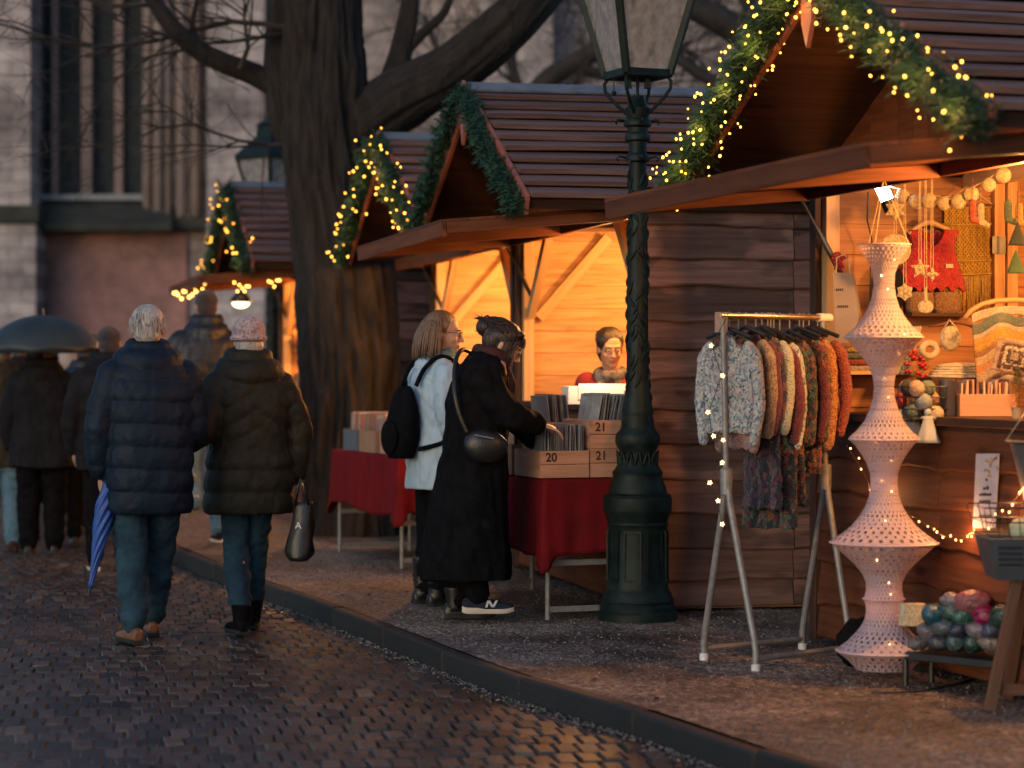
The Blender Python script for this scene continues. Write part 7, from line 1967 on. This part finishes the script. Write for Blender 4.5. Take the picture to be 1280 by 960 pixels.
# garland of crochet balls
bg_ = thing('ball_garland', 'garland of cream crochet balls strung across the craft hut opening', 'garland', px(1180, 250, 11.2))
BP = [(1100, 238), (1128, 245), (1146, 252), (1161, 251), (1180, 254), (1198, 252), (1214, 243), (1236, 231), (1254, 219), (1275, 206)]
mb = MB(); mb.tube([px(x, y - 8, 11.15 - .003 * (x - 1100)) for x, y in BP], .0025, 5); mb.build('cord', M_cord, bg_, world=True)
for i, (x, y) in enumerate(BP[1:-1]):
    Y_ = 11.15 - .003 * (x - 1100); mb = MB(i); mb.ball(px(x, y, Y_), 9.2 * Y_ / F * (1.08 if i % 3 else .98), 18, 12, fn=lambda d: 1 + .06 * sin(18 * d.z) * sin(9 * atan2(d.y, d.x)) + .05 * mnoise.noise(d * 3 + V(i, 0, 0))); mb.build('crochet_ball', K_cream, bg_, smooth=True, world=True)
# cream ornaments on cords
Yo = 10.95; ko = Yo / F
def orn(label, x, y, build, top=222, cat='ornament'):
    q = px(x, y, Yo); g_ = thing('crochet_ornament', label, cat, q, 0, 'cream crochet ornaments on cords')
    mb = MB(); build(mb, q); mb.build('figure', K_cream, g_, smooth=True, world=True, autosmooth=50)
    mb = MB()
    for dx in (-.006, .006): mb.tube([V(q.x + dx, q.y, q.z + .02), V(q.x + dx * .4, q.y, px(0, top, Yo).z)], .0017, 5)
    mb.build('cord', M_cord, g_, world=True)
def starp(R1, R2, n, th=.012):
    def b(mb, q):
        mb.prism([((R1 if i % 2 == 0 else R2) * ko * sin(i * pi / n), (R1 if i % 2 == 0 else R2) * ko * cos(i * pi / n)) for i in range(2 * n)], q + V(0, th / 2, 0), (1, 0, 0), (0, 0, 1), th)
        for i in range(n): mb.ball(q + V(R1 * .55 * ko * sin(2 * i * pi / n), -.006, R1 * .55 * ko * cos(2 * i * pi / n)), .009, 8, 6)
        mb.ball(q + V(0, -.006, 0), .012, 8, 6)
    return b
def moon(mb, q):
    ring = [(18.5 * ko * cos(a), 18.5 * ko * sin(a)) for a in [2 * pi * i / 36 for i in range(36)]]
    mb.prism(ring, q + V(0, .005, 0), (1, 0, 0), (0, 0, 1), .010)
    mb.tube([q + V(18 * ko * cos(a), -.004, 18 * ko * sin(a)) for a in [2 * pi * i / 36 for i in range(36)]], .006, 6, closed=True)
    mb.tube([q + V(11 * ko * cos(a), -.006, 11 * ko * sin(a)) for a in [2 * pi * i / 36 for i in range(36)]], .004, 6, closed=True)
orn('cream crochet snowflake below the white work lamp', 1119, 262, starp(14, 8, 6))
orn('round cream crochet disc behind the top of the pink lantern', 1119, 312, moon)
orn('cream crochet star in front of the red vest', 1150, 336, starp(13, 6, 5))
orn('small ragged crochet star beside the larger one on the red vest', 1165, 343, starp(9, 4, 4))
orn('cream crochet flower low at the left of the red vest', 1131, 365, starp(11, 8, 6))
def leafp(mb, q): mb.tube([q + V(0, 0, .07), q + V(0, 0, .0), q + V(-.012, 0, -.03), q + V(.014, 0, -.035)], [.004, .010, .008, .003], 8); mb.ball(q + V(0, 0, -.02), (.035, .008, .03), 14, 8)
orn('cream crochet leaf hanging below the vest before the brown pouches', 1157, 378, leafp)
# wall post and hinge, shelf
mb = MB(); mb.obox(onwall(1240, 560, .0), vC * .055, -uC * .03, UP * 1.35); mb.obox(onwall(1255.5, 560, .0), vC * .055, -uC * .034, UP * 1.35); ob = mb.build('door_post', M_pine, hutC, world=True)
mb = MB(); q = onwall(1240, 317, .036); mb.obox(q, vC * .030, UP * .085, -uC * .004); mb.obox(q + vC * .036, vC * .036, UP * .085, -uC * .004); mb.tube([q + vC * .033 - uC * .006, q + vC * .033 - uC * .006 + UP * .085], .006, 8); mb.build('hinge', M_steel, hutC, world=True)
mb = MB(); mb.obox(onwall(1122, 396, .001), vC * .34, -uC * .16, UP * .016); mb.build('shelf', M_dark, hutC, world=True)
mb = MB(); mb.obox(onwall(1040, 468, .001), vC * .42, -uC * .16, UP * .018); mb.build('shelf', M_pine2, hutC, world=True)
for i, (x0, x1, lb) in enumerate(((1131, 1161, 'left of the two brown knitted pouches on the shelf under the red vest'), (1163, 1194, 'right of the two brown knitted pouches on the shelf under the red vest'))):
    a, b = onwall(x0, 394, .03), onwall(x1, 394, .03); c = (a + b) / 2 + UP * .058
    mb = MB(i); mb.ball(c - uC * .03, ((b - a).length * .53, .045, .055), 24, 16, rot=Matrix.Rotation(YC, 3, 'Z'), fn=lambda d: (abs(d.x) ** 4 + abs(d.y) ** 4 + abs(d.z) ** 4) ** -.25 * (1 + .04 * mnoise.noise(d * 3))); tag(mb.build('pouch', K_brown, smooth=True), lb, 'pouch')
for i, (c, nm) in enumerate((((.50, .40, .28), 'oatmeal'), ((.34, .07, .06), 'dark red'), ((.16, .18, .14), 'moss green'), ((.55, .36, .12), 'ochre'))):
    mb = MB(i); q = onwall(1066, 466, .09) + UP * (.020 + .030 * i)
    mb.ball(q, (.085 - .004 * i, .06, .018), 26, 10, rot=Matrix.Rotation(YC, 3, 'Z'), fn=lambda d: (abs(d.x) ** 4 + abs(d.y) ** 4 + abs(d.z) ** 3 + 1e-6) ** -.25 * (1 + .04 * mnoise.noise(d * 4 + V(i, 0, 0)))); tag(mb.build('folded_knit', knit('folded yarn %d' % i, [c, tuple(.7 * v for v in c)], scale=80, speck=60), smooth=True), nm + ' folded knit in the small pile left of the pink lantern', 'folded knit', 'folded knits on the wall shelf')
for i, (x, c, nm) in enumerate(((1216, (.48, .10, .07), 'red'), (1226, (.52, .44, .30), 'cream'), (1260, (.10, .16, .12), 'green'), (1274, (.50, .28, .08), 'ochre'))):
    q = px(x, 268 + 4 * (i % 2), 10.75); mb = MB(i); mb.limb([q + V(0, 0, .05), q + V(0, 0, -.02), q + V(.03, 0, -.035)], [.017, .017, .014], 10); mb.tube([q + V(0, 0, .05), q + V(0, 0, .16)], .0015, 5); tag(mb.build('knitted_sock', knit('sock yarn %d' % i, [c, tuple(.7 * v for v in c)], scale=90, speck=60), smooth=True), nm + ' tiny knitted sock hanging in the row by the macrame hanging', 'sock', 'tiny knitted socks')
# LED lamp
wl = thing('work_lamp', 'tubular work lamp shining white at the craft hut corner', 'work lamp', px(1107, 248, 11.1))
a, b, c = px(1101, 232, 11.1), px(1109, 250, 11.1), px(1114, 264, 11.1)
mb = MB(); mb.tube([a, b], .030, 16); mb.build('light_tube', M_led, wl, smooth=True, world=True, autosmooth=40)
mb = MB(); mb.tube([b, c], .033, 16); mb.build('housing', M_black, wl, smooth=True, world=True, autosmooth=40)
mb = MB(); mb.tube([a + (a - b) * .3, a], .033, 16); mb.build('end_cap', M_black, wl, smooth=True, world=True, autosmooth=40)
mb = MB(); mb.tube([px(1085, 240, 11.3), px(1084, 275, 11.35), px(1090, 300, 11.4), px(1088, 340, 11.4), px(1088, 420, 11.4)], .004, 6); mb.build('cable', M_black, wl, smooth=True, world=True)
# grey paper bag on the corner post
Yg = 11.35
pb = thing('paper_bag', 'grey paper bag with two short lines of lettering hung at the hut corner post', 'paper bag', px(1058, 430, Yg))
mb = MB(); f4 = [px(1041, 340, Yg), px(1065, 342, Yg), px(1074, 395, Yg), px(1069, 428, Yg), px(1044, 430, Yg)]
mb.add(f4 + [p + V(.02, .06, 0) for p in f4], [(4, 3, 2, 1, 0), (5, 6, 7, 8, 9)] + [(i, (i + 1) % 5, 5 + (i + 1) % 5, 5 + i) for i in range(5)]); mb.build('bag_body', mat('grey kraft paper', (.30, .25, .235), (.24, .20, .19), scale=6, rough=.8, rnd=0), pb, world=True)
for (x0, x1, y) in ((1045, 1055, 362), (1047, 1061, 383)):
    mb = MB()
    n = int((x1 - x0) / 2.2)
    for i in range(n): p = px(x0 + (x1 - x0) * i / n, y + 1.5, Yg - .003); mb.obox(p, V(.0058, 0, 0), V(0, .001, 0), V(0, 0, .011))
    mb.build('lettering', M_print, pb, world=True)
mb = MB(); mb.tube([px(1045, 341, Yg), px(1046, 322, Yg), px(1055, 318, Yg), px(1061, 325, Yg), px(1062, 342, Yg)], .003, 6); mb.build('handle', M_cord, pb, world=True)
mb = MB(); R = random.Random(9)
for i in range(9): mb.limb([px(1048 + R.uniform(-6, 8), 322 + R.uniform(-6, 10), 11.4), px(1050 + R.uniform(-8, 10), 326 + R.uniform(-6, 12), 11.4)], [.012, .008], 8)
tag(mb.build('ribbon', K_red, smooth=True), 'knotted red ribbon on the gas strut above the grey paper bag', 'ribbon')

# ---- on the counter
def onct(x, y): return px(x, y, F * (HC - (ZP + ZCO)) / (y - YH))
zc_ = ZP + ZCO + .001
bc = thing('book_crate', 'small wooden crate of thin pattern booklets on the craft hut counter', 'crate', V(px(1200, 0, 10.35).x, 10.35, zc_), YC * .3)
W_, D_, H_ = .245, .22, .095
for nm, o, ax, ay, az in (('front_board', (0, 0, 0), (W_, 0, 0), (0, .01, 0), (0, 0, H_)), ('side_board', (0, .011, 0), (.01, 0, 0), (0, D_ - .022, 0), (0, 0, H_)), ('side_board', (W_ - .01, .011, 0), (.01, 0, 0), (0, D_ - .022, 0), (0, 0, H_)), ('back_board', (0, D_ - .01, 0), (W_, 0, 0), (0, .01, 0), (0, 0, H_))):
    mb = MB(); mb.obox(o, ax, ay, az); mb.build(nm, M_crate, bc, bevel=.0015)
Mb_ = Matrix.Translation(bc.location) @ Rz(YC * .3); R = random.Random(4)
bk_m = [mat('booklet %d' % i, c, rough=.5, rnd=.2) for i, c in enumerate(((.60, .40, .28), (.52, .30, .20), (.16, .09, .10), (.66, .52, .38), (.40, .20, .14), (.30, .26, .30)))]
for i in range(22):
    mb = MB(i); mb.obox((0, 0, 0), (.0065, 0, 0), (0, .15, 0), (0, 0, .145 + R.uniform(-.012, .012))); ob = mb.build('booklet', R.choice(bk_m), origin=(0, 0, 0)); ob.matrix_world = Mb_ @ Matrix.Translation((.014 + i * .0100, .02 + R.uniform(0, .02), .004)) @ Ry(R.uniform(-.06, .10)); tag(ob, 'thin pattern booklet standing in the small counter crate', 'booklet', 'booklets in the counter crate')
dv = MB(); q = V(px(1184, 0, 10.4).x, 10.4, zc_); dv.lathe([(.034, 0), (.036, .01), (.036, .155), (.030, .16), (.028, .155)], q, 20); tag(dv.build('tin', mat('dark blue tin', (.05, .05, .08), rough=.4, rnd=0), smooth=True, autosmooth=40), 'dark blue tin left of the booklet crate on the counter', 'tin')
# riser box with lace cloth pile
rz_ = V(px(1160, 0, 10.95).x, 10.85, zc_); mb = MB(); mb.obox(rz_, V(.33, .04, 0), V(-.03, .25, 0), V(0, 0, .165)); tag(mb.build('riser_box', M_dark, bevel=.003), 'dark wooden riser box behind the booklet crate', 'box')
mb = MB(8)
for k in range(5):
    c = rz_ + V(.16, .12, .170 + k * .012); mb.ball(c, (.165 - .012 * k, .10, .016), 30, 10, fn=lambda d: 1 + .13 * mnoise.noise(d * 3.5 + V(k * 3, 0, 0)))
tag(mb.build('lace_cloth', mat('cream lace cloth', (.70, .60, .44), (.58, .46, .30), scale=40, rough=.85, bump=.8, bscale=120, rnd=.1), smooth=True), 'crumpled pile of cream lace cloth on the riser box', 'lace cloth')
# mini tree
mt = thing('miniature_tree', 'miniature fir tree in a wooden pot at the right end of the counter', 'miniature tree', V(px(1272, 0, 9.9).x, 9.9, zc_))
mb = MB(); mb.lathe([(.022, 0), (.028, .045), (.024, .045)], mt.location, 14); mb.build('pot', M_pine2, mt, world=True, smooth=True, autosmooth=40)
mb = MB(); R = random.Random(7)
for i in range(1500):
    f = R.random() ** .8; z = .05 + .16 * f; a = R.random() * 6.28; rr = .060 * (1 - f) * R.uniform(.3, 1) + .004; c = mt.location + V(rr * cos(a), rr * sin(a), z - .012 * rr / .06); d = V(cos(a), sin(a), -.25) * .018; w2 = V(-sin(a), cos(a), 0) * .0018
    mb.add([c - w2, c + w2, c + d], [(0, 1, 2)], R.random())
mb.build('foliage', mat('dark fir tinsel', (.10, .08, .04), (.03, .05, .03), scale=20, rough=.5, rnd=.5), mt, world=True)
# pompoms and small dolls in a wire basket at the left end of the counter
wbk = thing('wire_basket', 'black wire basket of pompoms at the left end of the craft counter', 'basket', onfront(1148, 520, .10))
cB = onfront(1146, 505, .09); R = random.Random(12)
mb = MB()
for zz in (-.06, -.02, .03, .075): mb.tube([cB + V(.13 * cos(a), .10 * sin(a), zz) for a in [2 * pi * i / 24 for i in range(24)]], .0028, 5, closed=True)
for i in range(16): a = 2 * pi * i / 16; mb.tube([cB + V(.13 * cos(a), .10 * sin(a), .075), cB + V(.12 * cos(a), .09 * sin(a), -.07), cB + V(0, 0, -.075)], .0022, 5)
mb.build('wires', M_black, wbk, world=True)
pc = [((.05, .05, .06), 'black'), ((.42, .30, .18), 'tan'), ((.10, .16, .17), 'dark teal'), ((.60, .48, .32), 'cream'), ((.22, .20, .20), 'grey'), ((.35, .05, .06), 'red'), ((.30, .36, .38), 'pale blue'), ((.50, .34, .22), 'beige'), ((.08, .07, .07), 'charcoal'), ((.55, .40, .28), 'sand'), ((.18, .24, .20), 'moss'), ((.62, .52, .42), 'ivory')]
for i, (c, nm) in enumerate(pc):
    p = cB + V(.085 * cos(i * 1.9) * (.5 + .5 * (i % 2)), -.03 + .055 * sin(i * 1.9), -.035 + .05 * (i // 4) + R.uniform(-.01, .01)); mb = MB(i)
    mb.ball((0, 0, 0), .036, 16, 12, fn=lambda d: 1 + .14 * mnoise.noise(d * 7 + V(i, 0, 0))); ob = mb.build('pompom', mat('pompom %d' % i, c, tuple(.55 * v for v in c), scale=60, rough=.95, bump=.9, bscale=200, rnd=0), smooth=True, origin=(0, 0, 0)); ob.location = p; tag(ob, nm + ' woollen pompom in the black wire basket', 'pompom', 'pompoms in the wire basket')
# little white doll dresses hanging off the counter edge
for i, (x, y, sc) in enumerate(((1143, 533, .9), (1160, 536, 1.0), (1128, 518, .8))):
    q = onfront(x, y, .085); mb = MB(i); rings = []
    for k in range(9):
        f = k / 8; rr = (.018 + .036 * f ** 1.2) * sc; rings.append([q + V(rr * cos(a) * (1 + .12 * sin(6 * a) * f), rr * .7 * sin(a) * (1 + .12 * sin(6 * a) * f), (.055 - .115 * f) * sc) for a in [2 * pi * j / 30 for j in range(30)]])
    mb.loft(rings); g_ = thing('doll_dress', ('small white doll dress hanging off the counter behind the pink lantern', 'largest white doll dress hanging right of the pink lantern', 'smallest white doll dress tucked by the wire basket')[i], 'doll dress', q, 0, 'white doll dresses'); mb.build('skirt', M_whitec, g_, smooth=True, world=True)
    mb = MB(); mb.ball(q + V(0, 0, .070 * sc), .017 * sc, 12, 8); mb.tube([q + V(-.03 * sc, 0, .045 * sc), q + V(0, 0, .055 * sc), q + V(.03 * sc, 0, .045 * sc)], .006, 6); mb.tube([q + V(0, 0, .08 * sc), q + V(0, 0, .14 * sc)], .0018, 5); mb.build('bodice', M_whitec, g_, smooth=True, world=True)
# branch with round pouch, cream roll, red berries
Yw = 11.0
br = MB(); br.tube([px(x, y, Yw) for x, y in [(1160, 408), (1175, 406), (1190, 402), (1205, 404), (1220, 410), (1232, 414)]], [.004, .007, .009, .008, .006, .003], 7); tag(br.build('branch', M_stand, smooth=True), 'bare brown branch hung above the counter with a round pouch', 'branch')
q = px(1188, 423, Yw - .02); mb = MB(); mb.ball(q, (.050, .03, .056), 22, 16, fn=lambda d: 1 + .05 * sin(14 * d.z) * sin(8 * atan2(d.y, d.x))); mb.tube([q + V(-.03, 0, .045), q + V(-.005, 0, .085), q + V(.03, 0, .045)], .004, 6); tag(mb.build('crochet_pouch', K_cream, smooth=True), 'round cream crochet pouch hanging from the branch', 'pouch')
q = px(1162, 437, Yw); mb = MB(); mb.tube([q + V(.036 * cos(a), .012 * cos(a), .030 * sin(a)) for a in [2 * pi * i / 24 for i in range(24)]], .016, 10, closed=True); tag(mb.build('yarn_ring', mat('cream felt', (.66, .52, .34), rough=.9, rnd=0), smooth=True), 'cream felt ring standing left of the round pouch', 'ring')
q = px(1143, 455, 10.9); bw = thing('berry_wreath', 'wreath of red berries and fir beside the cream felt ring', 'wreath', q); R = random.Random(3)
mb = MB(); 
for i in range(26): a = R.random() * 6.28; mb.ball(q + V(.045 * cos(a) + R.gauss(0, .012), R.gauss(0, .015), .045 * sin(a) + R.gauss(0, .012)), .010, 8, 6)
mb.build('berries', mat('red berry', (.42, .015, .02), rough=.25, rnd=.2), bw, smooth=True, world=True, kind='stuff')
mb = MB()
for i in range(400):
    a = R.random() * 6.28; c = q + V(.045 * cos(a) + R.gauss(0, .012), .01 + R.gauss(0, .012), .045 * sin(a) + R.gauss(0, .012)); d = V(R.gauss(0, 1), R.gauss(0, 1), R.gauss(0, 1)).normalized() * .025; w2 = d.orthogonal().normalized() * .0015; mb.add([c - w2, c + w2, c + d], [(0, 1, 2)], R.random())
mb.build('foliage', M_needle, bw, world=True)
mb = MB(); fan = [px(1150, 412, 11.2), px(1120, 470, 11.2)]
mb.sheet(lambda u, v: px(lerp(lerp(1136, 1152, u), lerp(1108, 1136, u), v), lerp(408, 468, v), 11.2 + .012 * sin(u * 24)), 30, 10, .5, 0, .006); tag(mb.build('pleated_scarf', K_cream, smooth=True), 'pleated cream scarf hanging behind the pink lantern', 'scarf')
# striped blankets over a bent wood rail
ar = MB(); ar.tube([px(x, y, 10.75) for x, y in [(1206, 398), (1214, 388), (1228, 380), (1246, 376), (1268, 375), (1300, 377), (1330, 384)]], .012, 10); tag(ar.build('bent_rail', M_pine, smooth=True), 'bent wood rail arching over the striped blanket', 'rail')
bl = thing('striped_blanket', 'crochet blanket in wavy cream, green, yellow and brown stripes under the bent rail', 'blanket', px(1240, 455, 10.75))
sc_ = [((.62, .54, .40), 0, 9), ((.16, .20, .17), 9, 20), ((.60, .48, .32), 20, 25), ((.60, .34, .06), 25, 38), ((.34, .16, .08), 38, 43), ((.55, .40, .22), 43, 52), ((.58, .26, .10), 52, 58), ((.50, .36, .24), 58, 70), ((.16, .08, .06), 70, 76), ((.60, .50, .40), 76, 84)]
for i, (c, a0, b0_) in enumerate(sc_):
    mb = MB(i)
    def fn(u, v):
        x = lerp(1214, 1330, u); base = 383 + 12 * ((u - .42) / .5) ** 2 * 1.2
        wv = 3.5 * sin(u * 15 + .3) * (a0 > 5)
        y = base + wv + lerp(a0, b0_, v) * (1 + .25 * (1 - u)) ; return px(x + lerp(a0, b0_, v) * .10, y, 10.72 - .0012 * lerp(a0, b0_, v) + .010 * sin(u * 19))
    mb.sheet(fn, 50, 5, .5, 0, .008); mb.build('stripe', knit('blanket yarn %d' % i, [c, tuple(.75 * v for v in c)], scale=110, speck=90), bl, smooth=True, world=True)
gs = thing('granny_square_blanket', 'granny square blanket in dark brown and cream beside the booklet crate', 'blanket', px(1262, 470, 10.4))
for i, (r_, c) in enumerate(((36, (.42, .30, .22)), (27, (.10, .05, .045)), (20, (.58, .48, .38)), (14, (.10, .055, .05)), (7, (.45, .36, .28)))):
    mb = MB(i); a = .22; pts = [px(1268 + r_ * (cos(t + a)) * 1.0, 446 + r_ * sin(t + a) * .82, 10.42 - .004 * i) for t in (pi / 4, 3 * pi / 4, 5 * pi / 4, 7 * pi / 4)]
    mb.sheet(lambda u, v: lerp(lerp(pts[2], pts[3], u), lerp(pts[1], pts[0], u), v) + V(0, .006 * sin(u * 20 + i) * sin(v * 18), 0), 14, 14, .5, 0, .006); mb.build('square', knit('granny yarn %d' % i, [c, tuple(.7 * v for v in c)], scale=110, speck=80), gs, smooth=True, world=True)
for i, (x, y, lb) in enumerate(((1272, 295, 'dark felt tree ornament at the right edge beside the wall post'), (1270, 330, 'green felt tree ornament below the dark one at the right edge'))):
    q = px(x, y, 10.6); mb = MB(i); mb.lathe([(.045, -.04), (.04, -.035), (.004, .06)], q, 10); mb.tube([q + V(0, 0, .06), q + V(0, 0, .2)], .0015, 5); tag(mb.build('felt_ornament', mat('felt %d' % i, ((.03, .04, .04), (.05, .10, .05))[i], rough=.95, rnd=0)), lb, 'ornament')
